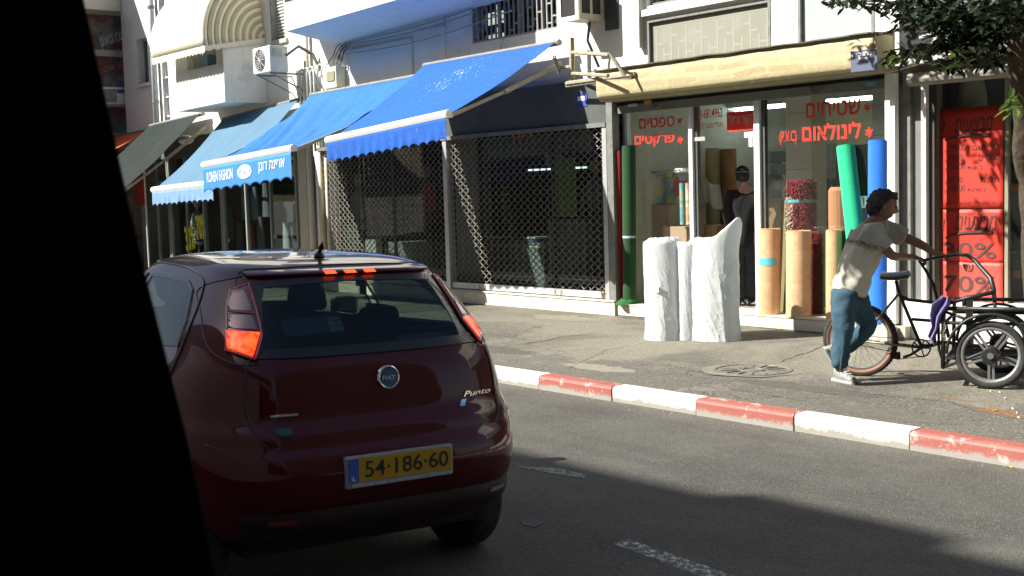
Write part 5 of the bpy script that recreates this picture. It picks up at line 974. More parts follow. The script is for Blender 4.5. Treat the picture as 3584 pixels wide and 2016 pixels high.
# goods inside, left window
def card(px0, px1, pyt, Y, d, col, lbl, nm='cardboard_box', zb=.352, cat='box'):
    x0, x1 = vx(px0, 600, Y), vx(px1, 600, Y); zt = vz((px0 + px1) / 2, pyt, Y); b = MB(); b.box(x0, x1, Y, Y + d, zb, zt)
    return tag(b.build(nm, mat('card_%d' % px0, col, .8, var=.15, vs=4, bump=.1), bevel=.006), lbl, cat)
card(1640, 1680, 516, 12.1, .4, (.30, .17, .09), 'tall brown lino sample stack at the left window')
card(1681, 1702, 516, 12.12, .4, (.40, .33, .14), 'yellow brown lino sample stack beside the tall brown one')
card(1703, 1728, 516, 12.08, .35, (.28, .14, .07), 'dark brown board stack by the left door post')
card(1668, 1727, 570, 11.9, .2, (.42, .28, .19), 'low speckled cork coloured box in front of the sample stacks')
card(1765, 1793, 566, 12.5, .3, (.40, .26, .14), 'brown box seen through the open doorway'); card(1800, 1832, 572, 12.6, .3, (.24, .12, .06), 'dark brown box in the doorway left of the standing man')
def wp(px, w, pyt, pyb, Y, c1, c2, lbl, sc=9):
    base = V(px, pyb, Y); top = V(px, pyt, Y); base = Vector((base.x, Y, base.z)); top = Vector((base.x, Y, top.z)); m = mat('wp%d' % px, c1, .5, var=0); n, l, bs = nodes_of(m)
    l.new(mixrgb(n, l, ramp(n, l, ntex(n, l, sc, 2, .4), .5, .53), c1, c2), bs.inputs['Base Color']); dep = (base - CAM).dot(HF); t = thing('wallpaper_roll', lbl, 'wallpaper roll', base)
    roll_mesh(t, base, top, w * dep / (F_PX / S_DP) / 2, m); return t
wp(1662, 33, 434, 510, 12.3, (.60, .42, .03), (.18, .38, .48), 'yellow wallpaper roll with blue blotches in the left window')
wp(1690, 32, 430, 510, 12.3, (.16, .24, .34), (.58, .44, .02), 'blue grey wallpaper roll with yellow blotches in the left window')
wp(1712, 30, 442, 510, 12.3, (.55, .03, .05), (.45, .55, .60), 'red wallpaper roll with pale blotches in the left window', 6)
wp(1718, 14, 462, 565, 11.85, (.10, .38, .46), (.42, .40, .25), 'slim turquoise patterned roll leaning by the door post', 14)
wp(1733, 14, 462, 565, 11.8, (.62, .32, .18), (.72, .58, .42), 'slim orange patterned roll behind the door post', 14)
wp(1640, 26, 440, 512, 12.3, (.12, .14, .12), (.22, .22, .14), 'dark patterned wallpaper roll at the left of the window display')
b = MB(); p, q = V(1650, 432, 12.55), V(1738, 424, 12.55); b.tube([p, p.lerp(q, .6)], .025, 8); b.build('x', BLACK) if False else None
b = MB(); b.tube([V(1640, 434, 12.12), V(1706, 430, 12.12)], .022, 8); tag(b.build('wrapped_tube', mat('teal_wrap', (.20, .38, .38), .3), smooth=True), 'teal wrapped tube lying across the wallpaper rolls', 'tube')
b = MB(); b.tube([V(1700, 430, 12.1), V(1735, 427, 12.1)], .032, 10); tag(b.build('paper_roll', mat('white_paper', (.8, .82, .8), .7), smooth=True), 'short white paper roll lying on the red wallpaper roll', 'paper roll')
# doorway: standing cream rolls and a wooden panel
wp(1768, 24, 372, 700, 13.0, (.50, .50, .42), (.48, .48, .40), 'pale standing roll at the left of the doorway'); wp(1800, 46, 374, 700, 13.2, (.42, .38, .24), (.40, .36, .22), 'large olive cream standing roll at the back of the shop')
wp(1838, 38, 376, 700, 13.25, (.26, .13, .05), (.30, .16, .07), 'brown standing roll beside the olive roll at the back of the shop', 3)
b = MB(); q = V(1785, 470, 12.8); b.grid(lambda u, v: (q.x - .16 + .33 * u + .05 * v, 12.8 + .03 * math.sin(u * 9), q.z + .1 - .35 * v - .08 * u * u + .03 * math.sin(u * 7)), 16, 10); tag(b.build('paper_sheet', mat('pale_sheet', (.55, .57, .5), .8), smooth=True, solid=.003), 'pale sheet of wrapping hanging from the standing rolls', 'paper')
# right window: hanging rug with a road pattern, stacked samples
b = MB(); x0, x1 = vx(2052, 400, 13.0), vx(2190, 400, 13.0); b.grid(lambda u, v: (x0 + (x1 - x0) * u, 13.0 + .02 * math.sin(u * 11), .6 + 1.75 * v), 20, 10)
m_ = mat('play_rug', (.05, .09, .07), .9, var=0); n, l, bs = nodes_of(m_); c = mixrgb(n, l, ramp(n, l, ntex(n, l, 2.2, 2, .4), .55, .57), (.045, .075, .065), (.07, .13, .05)); c = mixrgb(n, l, ramp(n, l, ntex(n, l, 3.1, 2, .4), .64, .66), c, (.22, .06, .03)); l.new(c, bs.inputs['Base Color'])
rg = tag(b.build('hanging_rug', m_, smooth=True, solid=.01), 'dark green play rug with a dashed white road hanging in the right window', 'rug')
for k in range(11):
    a0_, a1_ = 1.8 + k * .27, 1.8 + k * .27 + .15; c = V(2150, 440, 12.97); b = MB(); b.tube([c + Vector((math.cos(a) * .36, 0, math.sin(a) * .42)) for a in (a0_, (a0_ + a1_) / 2, a1_)], .006, 4); b.build('road_dash', WHITETXT, rg)
c = V(2075, 366, 12.96)
for i in range(2):
    for j in range(4): b = MB(); x = c.x + i * .075; z = c.z - j * .095; b.box(x, x + .05, 12.955, 12.965, z - .06, z); b.build('house_window', mat('pale_blue_print', (.35, .42, .5), .7), rg)
b = MB(); b.box(c.x - .03, c.x + .16, 12.966, 12.972, c.z - .42, c.z + .03); b.build('house_print', mat('house_print', (.42, .44, .38), .8), rg)
for k, (px, py, c) in enumerate([(1932, 380, (.20, .24, .22)), (1946, 380, (.06, .07, .07)), (1932, 412, (.28, .3, .27)), (1946, 412, (.08, .1, .1)), (1940, 450, (.12, .15, .15)), (1945, 500, (.35, .14, .08)), (1938, 540, (.3, .3, .25)), (1948, 560, (.16, .1, .06))]):
    q = V(px, py, 14.0); b = MB(); b.box(q.x - .07, q.x + .07, 14.0, 14.2, q.z - .16, q.z); tag(b.build('carpet_sample', mat('samp%d' % k, c, .9), bevel=.008), ['top left grey', 'top right black', 'second row pale', 'second row dark', 'dark teal', 'orange brown', 'pale beige', 'lowest brown'][k] + ' carpet sample on the board behind the right door post', 'carpet sample', 'carpet samples on the display')
b = MB(); b.box(vx(1925, 450, 14.22), vx(1962, 450, 14.22), 14.22, 14.28, .36, 2.3); tag(b.build('sample_board', mat('samp_board', (.1, .12, .11), .8)), 'dark display board holding carpet samples', 'display board')
b = MB(); q = V(1945, 560, 12.6); b.box(q.x - .1, q.x + .1, 12.6, 12.62, q.z - .5, q.z + .25); tag(b.build('leaning_board', mat('wood_dark', (.22, .12, .06), .7)), 'brown framed board leaning behind the taped lino roll', 'board')
b = MB(); b.hexa([(V(1962, 785, 11.75).x, 11.74, .36), (V(1975, 785, 11.75).x, 11.74, .36), (V(1975, 785, 11.75).x, 11.77, .36), (V(1962, 785, 11.75).x, 11.77, .36)], [(V(1966, 520, 11.8).x, 11.80, 1.7), (V(1978, 520, 11.8).x, 11.80, 1.7), (V(1978, 520, 11.8).x, 11.82, 1.7), (V(1966, 520, 11.8).x, 11.82, 1.7)]); tag(b.build('wooden_plank', mat('plank', (.28, .22, .11), .7)), 'wooden plank leaning between the two nearest beech lino rolls', 'plank')
# white plastic wrapped rolls on the pavement
def plastic_mat():
    m = mat('white_plastic', (.74, .78, .79), .22, var=.03, vs=3, tl=.30); n, l, bs = nodes_of(m); tc = n.new('ShaderNodeTexCoord').outputs['Object']
    mp = n.new('ShaderNodeMapping'); mp.inputs['Rotation'].default_value = (.3, .2, .5); mp.inputs['Scale'].default_value = (1, 1, .6); l.new(tc, mp.inputs[0])
    v = n.new('ShaderNodeTexNoise'); v.noise_type = 'RIDGED_MULTIFRACTAL' if hasattr(v, 'noise_type') else v.noise_type; v.inputs['Scale'].default_value = 4; v.inputs['Detail'].default_value = 4; v.inputs['Distortion'].default_value = .8; l.new(mp.outputs[0], v.inputs['Vector'])
    bp = n.new('ShaderNodeBump'); bp.inputs['Strength'].default_value = .2; bp.inputs['Distance'].default_value = .02; l.new(v.outputs['Fac'], bp.inputs['Height']); l.new(bp.outputs[0], bs.inputs['Normal']); return m
PLS = plastic_mat()
def bag(lbl, pc, rx, ry, H, seed, tip=None, sw=.02, lean=0.):
    base = GP(*pc); t = thing('wrapped_roll', lbl, 'wrapped roll', base, None)
    def f(u, v):
        a = u * 6.283; e = .84
        if v < e: z = H * v / e; rr = 1 + .05 * (1 - v / e) ** 8
        else: k = (v - e) / (1 - e); z = H + .085 * math.sin(k * 1.57) - .05 * k ** 3; rr = math.cos(k * 1.57) ** .7
        ca, sa = math.cos(a), math.sin(a); w = .05 * noise.noise(Vector((ca * 1.3, sa * 1.3, z * 1.1 + seed)))
        for fr_, st_, am in ((1.5, .55, .040), (3.2, 1.1, .022), (6.5, 1.9, .012), (13, 3.2, .004)):   # soft folds, then fine creases of loose film
            tw = z * (1.6 if fr_ > 2 else .5); q = Vector((math.cos(a + tw) * fr_, math.sin(a + tw) * fr_, z * fr_ * st_ + seed * 1.7)); rg_ = 1 - min(1, abs(noise.noise(q)) * 2.4); w += am * (rg_ * rg_ - .3)
        w += sw * math.sin(a * 5 + seed + z * 2) * (1 - .6 * v); w *= 1 if v < .55 else max(0, 1 - ((v - .55) / .45) ** .8 * .95)
        p = Vector((ca * rx * (rr + w) + lean * z, sa * ry * (rr + w), z + (.035 * noise.noise(Vector((ca * 1.6 * rr, sa * 2.2 * rr, seed))) + .016 * noise.noise(Vector((ca * 5 * rr, sa * 5 * rr, seed)))) * min(1, max(0, v - .7) / .15)))
        if tip and v > .62: k = max(0, math.cos(a - tip[0])) ** 5 * math.exp(-((v - .87) / .06) ** 2); p += Vector(tip[1]) * k
        return base + p
    b = MB(); b.grid(f, 220, 170, True); b.build('plastic_sheet', PLS, t, smooth=True)
    return t, base
t1, base1 = bag('left white plastic wrapped roll standing on the pavement', (1670, 852), .22, .21, 1.09, 1.3)
b = MB(); q = base1 + Vector((.10, -.205, .60)); b.box(q.x - .03, q.x + .03, q.y, q.y + .004, q.z - .05, q.z + .03); b.build('label_sticker', mat('sticker_grey', (.6, .62, .62), .5, var=.6, vs=60), t1)
t2, base2 = bag('wider right white plastic wrapped roll with a pointed flap of plastic at its top', (1799, 853), .295, .25, 1.08, 7.7, tip=(-.15, (.10, .02, .27)))
t3, base3 = bag('loose bundle of white plastic between the two wrapped rolls', (1727, 852), .175, .15, 1.04, 13.1, sw=.05, lean=.05)
# ================================================================ the red hatchback
OX, OYC, YAW = -4.675, 3.07, .12
car = thing('hatchback_car', 'dark red hatchback seen from behind with brake lights on', 'car', (OX, OYC, 0), rz=math.pi / 2 - YAW)
car.rotation_euler = (0, rad(1.1), math.pi / 2 - YAW)
LV = [(.30,.80,.12,3.93),(.36,.86,.05,3.98),(.45,.89,.0,4.03),(.58,.905,-.03,4.07),(.72,.91,-.03,4.07),(.84,.905,-.005,4.04),(.90,.895,.04,3.98),(1.0,.87,.06,3.75),(1.10,.83,.085,3.2),(1.17,.795,.12,3.0),(1.30,.73,.22,2.72),(1.42,.655,.33,2.4),(1.50,.605,.42,2.15),(1.545,.57,.49,2.05),(1.575,.52,.60,1.95),(1.60,.42,.80,1.8),(1.615,.25,1.05,1.65)]
def lev(z):
    z = max(LV[0][0], min(LV[-1][0], z))
    for a, c in zip(LV, LV[1:]):
        if z <= c[0] + 1e-9:
            # smooth (Catmull-like) interpolation keeps panels from faceting
            i = LV.index(a); p0 = LV[max(i - 1, 0)]; p3 = LV[min(i + 2, len(LV) - 1)]; t = (z - a[0]) / (c[0] - a[0]); out = []
            for k in (1, 2, 3):
                m1 = (c[k] - p0[k]) / max(1e-6, c[0] - p0[0]) * (c[0] - a[0]); m2 = (p3[k] - a[k]) / max(1e-6, p3[0] - a[0]) * (c[0] - a[0])
                out.append((2 * t**3 - 3 * t**2 + 1) * a[k] + (t**3 - 2 * t**2 + t) * m1 + (-2 * t**3 + 3 * t**2) * c[k] + (t**3 - t**2) * m2)
            return out
NP = 5.
def rf(l, z, o=0.):
    hw, fr, ff = lev(z); k = min(.999, abs(l / hw)); return Vector((l, (fr + ff) / 2 - (ff - fr) / 2 * (1 - k ** NP) ** (1 / NP) - o, z))
def sf(f, z, s, o=0.):
    hw, fr, ff = lev(z); k = min(.999, abs((f - (fr + ff) / 2) / ((ff - fr) / 2))); return Vector((s * (hw * (1 - k ** NP) ** (1 / NP) + o), f, z))
def ff_(l, z, o=0.):
    hw, fr, ff = lev(z); k = min(.999, abs(l / hw)); return Vector((l, (fr + ff) / 2 + (ff - fr) / 2 * (1 - k ** NP) ** (1 / NP) + o, z))
def carpaint():
    m = mat('car_paint', (.075, .0012, .003), .45, metal=.0, spec=.12, var=0, coat=.8); n, l, b = nodes_of(m); b.inputs['Coat Roughness'].default_value = .03
    l.new(mixrgb(n, l, ramp(n, l, ntex(n, l, 3, 6, .7), .5, .75, 0, .25), (.075, .0010, .0028), (.07, .004, .004)), b.inputs['Base Color']); return m
PAINT = carpaint(); CBLK = mat('car_black_trim', (.012, .012, .012), .35, coat=.3); CGLASS = glass('car_glass', (.64, .70, .67), 1.5); SEATM = mat('car_seat', (.03, .03, .032), .9)
def inpoly(x, y, P):
    c = False; j = len(P) - 1
    for i in range(len(P)):
        if (P[i][1] > y) != (P[j][1] > y) and x < (P[j][0] - P[i][0]) * (y - P[i][1]) / (P[j][1] - P[i][1]) + P[i][0]: c = not c
        j = i
    return c
RW = [(-.49, 1.505), (-.25, 1.518), (0, 1.523), (.25, 1.518), (.49, 1.505), (.53, 1.42), (.57, 1.30), (.60, 1.178), (.3, 1.172), (0, 1.17), (-.3, 1.172), (-.60, 1.178), (-.57, 1.30), (-.53, 1.42)]
RDW = [(.70, 1.20), (.74, 1.32), (.88, 1.46), (1.0, 1.497), (1.40, 1.505), (1.66, 1.505), (1.66, 1.16)]   # rear door window (f, z)
FDW = [(1.74, 1.16), (1.74, 1.505), (1.95, 1.50), (2.25, 1.40), (2.62, 1.22), (2.70, 1.13)]
WSW = [(-.50, 1.47), (.50, 1.47), (.66, 1.20), (-.66, 1.20)]
def shrink(P, d):
    cx = sum(p[0] for p in P) / len(P); cy = sum(p[1] for p in P) / len(P); return [(p[0] + (cx - p[0]) * d / max(.01, abs(p[0] - cx)) * (abs(p[0] - cx) > d), p[1] + (cy - p[1]) * d / max(.01, abs(p[1] - cy)) * (abs(p[1] - cy) > d)) for p in P]
nu, nvz = 280, 120
zs = [.30 + (1.615 - .30) * (k / nvz) for k in range(nvz + 1)]; zs = sorted(set([round(z, 4) for z in zs] + [1.59, 1.60, 1.606, 1.611, 1.6145]))
b = MB(); rows = []
for z in zs:
    hw, fr, ff = lev(z); row = []
    for i in range(nu):
        t = i / nu * 2 * math.pi; c, s = math.cos(t), math.sin(t); e = 2 / NP
        q = Vector((hw * math.copysign(abs(c) ** e, c), (fr + ff) / 2 + (ff - fr) / 2 * math.copysign(abs(s) ** e, s), z)); row.append(len(b.v)); b.v.append(q)
    rows.append(row)
top = len(b.v); hw, fr, ff = lev(1.615); b.v.append(Vector((0, (fr + ff) / 2, 1.618)))
rwi, rdi, fdi, wsi = shrink(RW, .02), shrink(RDW, .02), shrink(FDW, .02), shrink(WSW, .02)
def keep(c):
    hw, fr, ff = lev(c.z); mid = (fr + ff) / 2
    if c.y < mid - .0 and inpoly(c.x, c.z, rwi) and c.y < fr + .4: return False
    if inpoly(c.y, c.z, rdi) or inpoly(c.y, c.z, fdi):
        if abs(c.x) > hw * .85: return False
    if c.y > mid and inpoly(c.x, c.z, wsi) and c.y > ff - .5: return False
    for wf in (.68, 3.20):
        if abs(c.x) > .5 and (c.y - wf) ** 2 + (c.z - .33) ** 2 < .38 ** 2: return False
    return True
for j in range(len(rows) - 1):
    for i in range(nu):
        f = [rows[j][i], rows[j][(i + 1) % nu], rows[j + 1][(i + 1) % nu], rows[j + 1][i]]; c = sum((b.v[k] for k in f), Vector()) / 4
        if keep(c): b.f.append(f); b.m.append(0)
for i in range(nu): b.f.append([rows[-1][i], rows[-1][(i + 1) % nu], top]); b.m.append(0)
body = b.build('body', PAINT, car, smooth=True, local=True, solid=0)
md = body.modifiers.new('s', 'SOLIDIFY'); md.thickness = .012; md.offset = -1
def patch(poly, fn, name, m, off=.004, n=26, solid=.003, par=None, cut=None):
    xs = [p[0] for p in poly]; ys = [p[1] for p in poly]; x0, x1, y0, y1 = min(xs), max(xs), min(ys), max(ys)
    bm = bmesh.new(); vs = [bm.verts.new((p[0], p[1], 0)) for p in poly]; bm.faces.new(vs)
    for k in range(1, n):
        for co, no in (((x0 + (x1 - x0) * k / n, 0, 0), (1, 0, 0)), ((0, y0 + (y1 - y0) * k / n, 0), (0, 1, 0))):
            bmesh.ops.bisect_plane(bm, geom=bm.verts[:] + bm.edges[:] + bm.faces[:], plane_co=co, plane_no=no)
    b = MB(); idx = {v: i for i, v in enumerate(bm.verts)}; fs = [[idx[v] for v in f.verts] for f in bm.faces if not (cut and inpoly(f.calc_center_median().x, f.calc_center_median().y, cut))]
    b.add([fn(v.co.x, v.co.y, off) for v in bm.verts], fs); bm.free(); o = b.build(name, m, par or car, smooth=True, local=True); md = o.modifiers.new('s', 'SOLIDIFY'); md.thickness = solid; md.offset = 0; return o
def densify(P, n=6):
    out = []
    for i in range(len(P)):
        a, c = P[i], P[(i + 1) % len(P)]
        for k in range(n): out.append((a[0] + (c[0] - a[0]) * k / n, a[1] + (c[1] - a[1]) * k / n))
    return out
def spline(P, n=8, closed=False):
    out = []; N_ = len(P); rng = range(N_) if closed else range(N_ - 1)
    for i in rng:
        g = (lambda k: P[k % N_]) if closed else (lambda k: P[max(0, min(N_ - 1, k))]); a, b_, c, d = g(i - 1), g(i), g(i + 1), g(i + 2)
        for k in range(n):
            t = k / n; out.append(tuple(.5 * (2 * b_[q] + (c[q] - a[q]) * t + (2 * a[q] - 5 * b_[q] + 4 * c[q] - d[q]) * t * t + (3 * b_[q] - a[q] - 3 * c[q] + d[q]) * t ** 3) for q in (0, 1)))
    if not closed: out.append(P[-1])
    return out
def band(outer, inner, fn, name, m, off, par):
    o_, i_ = densify(outer, 10), densify(inner, 10); n = len(o_); b = MB()
    b.add([fn(x, z, off) for x, z in o_] + [fn(x, z, off) for x, z in i_], [(k, (k + 1) % n, n + (k + 1) % n, n + k) for k in range(n)]); q = b.build(name, m, par, local=True); md = q.modifiers.new('s', 'SOLIDIFY'); md.thickness = .003; md.offset = 0; return q
def line(P, fn, name, m, r=.004, off=.002, closed=False, par=None, sharp=False):
    pts = [fn(x, z, off) for x, z in (densify(P, 8) if sharp else spline(P, 8, closed))]; b = MB(); b.tube(pts, r, 5, closed=closed); return b.build(name, m, par or car, local=True, smooth=True)
L_ = lambda f, z, o: sf(f, z, -1, o); R_ = lambda f, z, o: sf(f, z, 1, o)
# glazing: tinted pane and black band round it
RWo = [(x * 1.0, z) for x, z in RW]
gl = patch(RW, rf, 'rear_window', CGLASS, .004, 30)
band(RW, [(x * .90, (z - 1.35) * .80 + 1.355) for x, z in RW], rf, 'window_band', CBLK, .0065, gl)
for s, fn in ((-1, L_), (1, R_)):
    for P in (RDW, FDW):
        g = patch(P, fn, 'side_window', CGLASS, .003, 22); cx_ = sum(p[0] for p in P) / len(P); cz_ = sum(p[1] for p in P) / len(P); band(P, [(cx_ + (x - cx_) * .94, cz_ + (z - cz_) * .88) for x, z in P], fn, 'window_seal', CBLK, .006, g)
    line([(.655, 1.08), (.665, 1.27), (.75, 1.45), (.86, 1.515), (1.19, 1.552), (1.68, 1.56), (2.05, 1.545), (2.35, 1.46)], fn, 'door_seam', CBLK, .006)
    line([(.655, 1.08), (.72, .95), (.98, .80), (1.15, .5)], fn, 'door_seam', CBLK, .005); line([(1.70, 1.15), (1.70, .40)], fn, 'door_seam', CBLK, .005)
    line([(.50, .80), (.9, .78)], fn, 'bumper_seam', CBLK, .004)
    patch([(1.35, .98), (1.58, .98), (1.58, 1.02), (1.35, 1.02)], fn, 'door_handle', PAINT, .02, 6, solid=.03)
w = patch(WSW, ff_, 'windscreen', CGLASS, .004, 20)
# hatch: spoiler lip, seams, high brake light
line([(-.56, 1.41), (-.50, 1.545), (-.30, 1.562), (0, 1.567), (.30, 1.562), (.50, 1.545), (.56, 1.41)], rf, 'hatch_seam', CBLK, .004)
line([(-.60, 1.175), (-.64, 1.08), (-.64, .90), (-.60, .81), (-.50, .776), (0, .765), (.50, .776), (.60, .81), (.64, .90), (.64, 1.08), (.61, 1.175)], rf, 'hatch_seam', CBLK, .005)
sp = MB(); sp.grid(lambda u, v: rf(-.49 + .98 * u, 1.524 + .030 * v, .006 + .032 * math.sin(v * 3.14)), 40, 6); sp.build('spoiler_lip', PAINT, car, smooth=True, local=True)
def lampmat(name, col, es, c2=None, sc=50):
    m = mat(name, col, .15, var=0, coat=.8, emit=col, es=es); n, l, b = nodes_of(m)
    if c2:
        f = ramp(n, l, ntex(n, l, sc, 3, .6), .40, .60); l.new(mixrgb(n, l, f, col, c2), b.inputs['Emission Color'])
    return m
LR = lampmat('brake_glow', (1.0, .018, .0), 1.35, (1.0, .07, .004), 30); LD = mat('tail_lens_dark', (.14, .01, .02), .08, coat=1.0); LC = mat('tail_lens_smoke', (.22, .15, .17), .1, coat=1.0, metal=.4); LRIM = mat('tail_rim', (.45, .03, .08), .12, coat=1.0)
LRR = lampmat('brake_glow_right', (1.0, .03, .01), .5, (1, .10, .02), 30)
hb = MB()
bl = thing  # (alias kept unused)
for k, l0 in enumerate((-.125, -.02, .085)): b = MB(); b.grid(lambda u, v: rf(l0 + .06 * u, 1.531 + .014 * v, .042), 4, 2); b.build('brake_lamp', lampmat('high_brake', (1., .06, .0), 1.6), car, local=True)
for s in (-1, 1):
    m1 = LR if s < 0 else LRR
    P = [(-.495, 1.50), (-.565, 1.47), (-.61, 1.385), (-.645, 1.291), (-.675, 1.213), (-.585, 1.176), (-.53, 1.277), (-.515, 1.374)]
    P = [(s * -x, z) for x, z in P]
    hs = patch(P, rf, 'tail_light', LD, .010, 22, solid=.012)
    cl = lambda Q: [(s * -x, z) for x, z in Q]
    patch(cl([(-.535, 1.290), (-.648, 1.297), (-.668, 1.222), (-.592, 1.190)]), rf, 'brake_lens', m1, .027, 12, par=hs)
    patch(cl([(-.53, 1.375), (-.608, 1.383), (-.600, 1.42), (-.565, 1.46), (-.52, 1.48)]), rf, 'indicator_lens', LC, .026, 10, par=hs); patch(cl([(-.540, 1.300), (-.640, 1.308), (-.612, 1.370), (-.532, 1.365)]), rf, 'reverse_lens', LC, .026, 10, par=hs)
    line(P, rf, 'lens_rim', LRIM, .006, .020, closed=True, par=hs, sharp=True); line(cl([(-.528, 1.37), (-.612, 1.378)]), rf, 'lens_rim', LRIM, .005, .027, par=hs)
    line([(s * -x, z) for x, z in [(-.50, 1.53), (-.60, 1.49), (-.665, 1.38), (-.715, 1.22), (-.66, 1.155), (-.57, 1.155)]], rf, 'lamp_gap', CBLK, .004)
# bumper step, crease, plate recess, plate
line([(-.80, .80), (-.5, .735), (0, .72), (.5, .735), (.80, .80)], rf, 'bumper_seam', CBLK, .004)
sp = MB(); sp.grid(lambda u, v: rf(-.86 + 1.72 * u, .50 + .32 * v, .006 + (.035 * math.sin(min(1, v * 1.15) * math.pi) ** .6) * (1 - abs(2 * u - 1) ** 6)), 60, 16); sp.build('bumper', PAINT, car, smooth=True, local=True)
sp = MB(); sp.grid(lambda u, v: rf(-.70 + 1.4 * u, .33 + .17 * v, .008 + .02 * math.sin(v * 3.14)), 50, 8); sp.build('lower_bumper', mat('bumper_black', (.020, .005, .005), .5, var=.2), car, smooth=True, local=True)
patch([(-.36, .56), (.36, .56), (.36, .75), (-.36, .75)], lambda x, z, o: rf(x, z, o), 'plate_recess', PAINT, .012, 8)
y0 = -.085; PLX = .0
def loc_box(x0, x1, y0, y1, z0, z1, nm, m, par=car, bev=0): b = MB(); b.box(x0, x1, y0, y1, z0, z1); return b.build(nm, m, par, local=True, bevel=bev)
pl = loc_box(-.275, .275, y0 - .006, y0 + .03, .59, .735, 'plate_frame', mat('plate_frame', (.30, .33, .32), .3), bev=.008)
b = MB(); b.box(-.215, .262, y0 - .010, y0 - .0065, .618, .725); b.build('licence_plate', mat('plate_yellow', (.52, .29, .006), .45, var=.03), pl, local=True)
b = MB(); b.box(-.263, -.217, y0 - .010, y0 - .0065, .618, .725); b.build('blue_band', mat('plate_blue', (.04, .10, .45), .4), pl, local=True)
lettering('54·186·60', (-.185, y0 - .012, .636), (.245, y0 - .012, .636), .074, BLACKTXT, pl, bold=.008, local=True); lettering('IL', (-.252, y0 - .012, .627), (-.230, y0 - .012, .627), .02, WHITETXT, pl, local=True, name='lettering')
b = MB(); b.box(-.25, .26, y0 - .010, y0 - .0065, .596, .613); b.build('dealer_strip', mat('strip_grey', (.38, .42, .42), .5, var=.5, vs=60), pl, local=True)
# badge with ring
bc = rf(.02, 1.055, 0); bd = MB(); bd.lathe(bc + Vector((0, -.004, 0)), (0, -1, .12), [(0, .058), (.012, .056), (.014, .048), (.010, .047)], 28); bg = bd.build('badge_ring', mat('chrome', (.7, .72, .74), .12, metal=1), car, local=True, smooth=True)
bd = MB(); bd.lathe(bc + Vector((0, -.013, .001)), (0, -1, .12), [(0, .048), (.001, .0005)], 28); bd.build('badge_disc', mat('badge_blue', (.06, .13, .22), .25, metal=.5), bg, local=True)
lettering('FIAT', bc + Vector((-.033, -.018, -.012)), bc + Vector((.033, -.018, -.012)), .022, mat('chrome', (.7, .72, .74), .12, metal=1), bg, local=True, bold=.02)
CHR = mat('chrome', (.7, .72, .74), .12, metal=1)
p0, p1 = rf(.42, .925, .008), rf(.60, .925, .008); lettering('Punto', p0, p1, .026, CHR, car, 'script_badge', shear=.3, local=True, bold=.0)
b = MB(); b.grid(lambda u, v: rf(.405 + .03 * u - .02 * (1 - v), .885 + .03 * v, .008), 2, 2); b.build('chrome_tick', CHR, car, local=True)
b = MB(); b.grid(lambda u, v: rf(-.56 + .12 * u, .925 + .010 * v, .012), 6, 2); b.build('chrome_strip', CHR, car, local=True, solid=.004)
def ell(cx, cz, a, c, nm, m, o=.007): b = MB(); b.add([rf(cx + a * math.cos(k / 20 * 6.283), cz + c * math.sin(k / 20 * 6.283), o) for k in range(20)], [tuple(range(20))]); return b.build(nm, m, car, local=True, solid=.001)
ell(-.515, .862, .038, .017, 'green_sticker', mat('sticker_green', (.012, .08, .075), .5))
# lower lamps / reflectors, tailpipe, antenna, wiper
for l0, m in ((.54, mat('fog_lens', (.30, .31, .33), .15, coat=1)), (-.60, mat('reflector_red', (.25, .01, .01), .2, coat=1))): b = MB(); b.grid(lambda u, v: rf(l0 + .12 * u, .435 + .035 * v, .024), 6, 3); b.build('rear_lamp', m, car, local=True, smooth=True)
b = MB(); b.lathe((0, .78, 1.60), (0, 0, 1), [(0, .028), (.012, .026), (.03, .010)], 14); b.tube([(0, .78, 1.62), (0, .75, 1.65)], [.009, .012], 8); b.tube([(0, .752, 1.645), (0, .735, 1.675)], [.016, .004], 8); b.build('antenna', CBLK, car, local=True, smooth=True)
# window stickers
def wsticker(x0, x1, z0, z1, slope, col, nm): b = MB(); b.grid(lambda u, v: rf(x0 + (x1 - x0) * u, z0 + (z1 - z0) * v + slope * u, -.008), 8, 3); return b.build(nm, mat(nm, col, .5, var=.1), car, local=True)
wsticker(-.42, -.13, 1.265, 1.335, .01, (.03, .07, .17), 'window_sticker_navy'); wsticker(-.20, -.13, 1.272, 1.335, .0, (.20, .28, .30), 'window_sticker_pale')
wsticker(.12, .40, 1.205, 1.235, .0, (.02, .09, .2), 'window_sticker_strip')
for k in (.16, .29): b = MB(); b.add([rf(k + .018 * math.cos(a) ** 3, 1.222 + .013 * math.sin(a), -.004) for a in [i / 12 * 6.283 for i in range(12)]], [tuple(range(12))]); b.build('heart_print', mat('heart_red', (.25, .02, .03), .6), car, local=True)
# heater lines
for k in range(7): line([(-.50, 1.23 + k * .035), (.50, 1.23 + k * .035)], rf, 'heater_wire', mat('heater', (.12, .10, .06), .6), .0008, -.003)
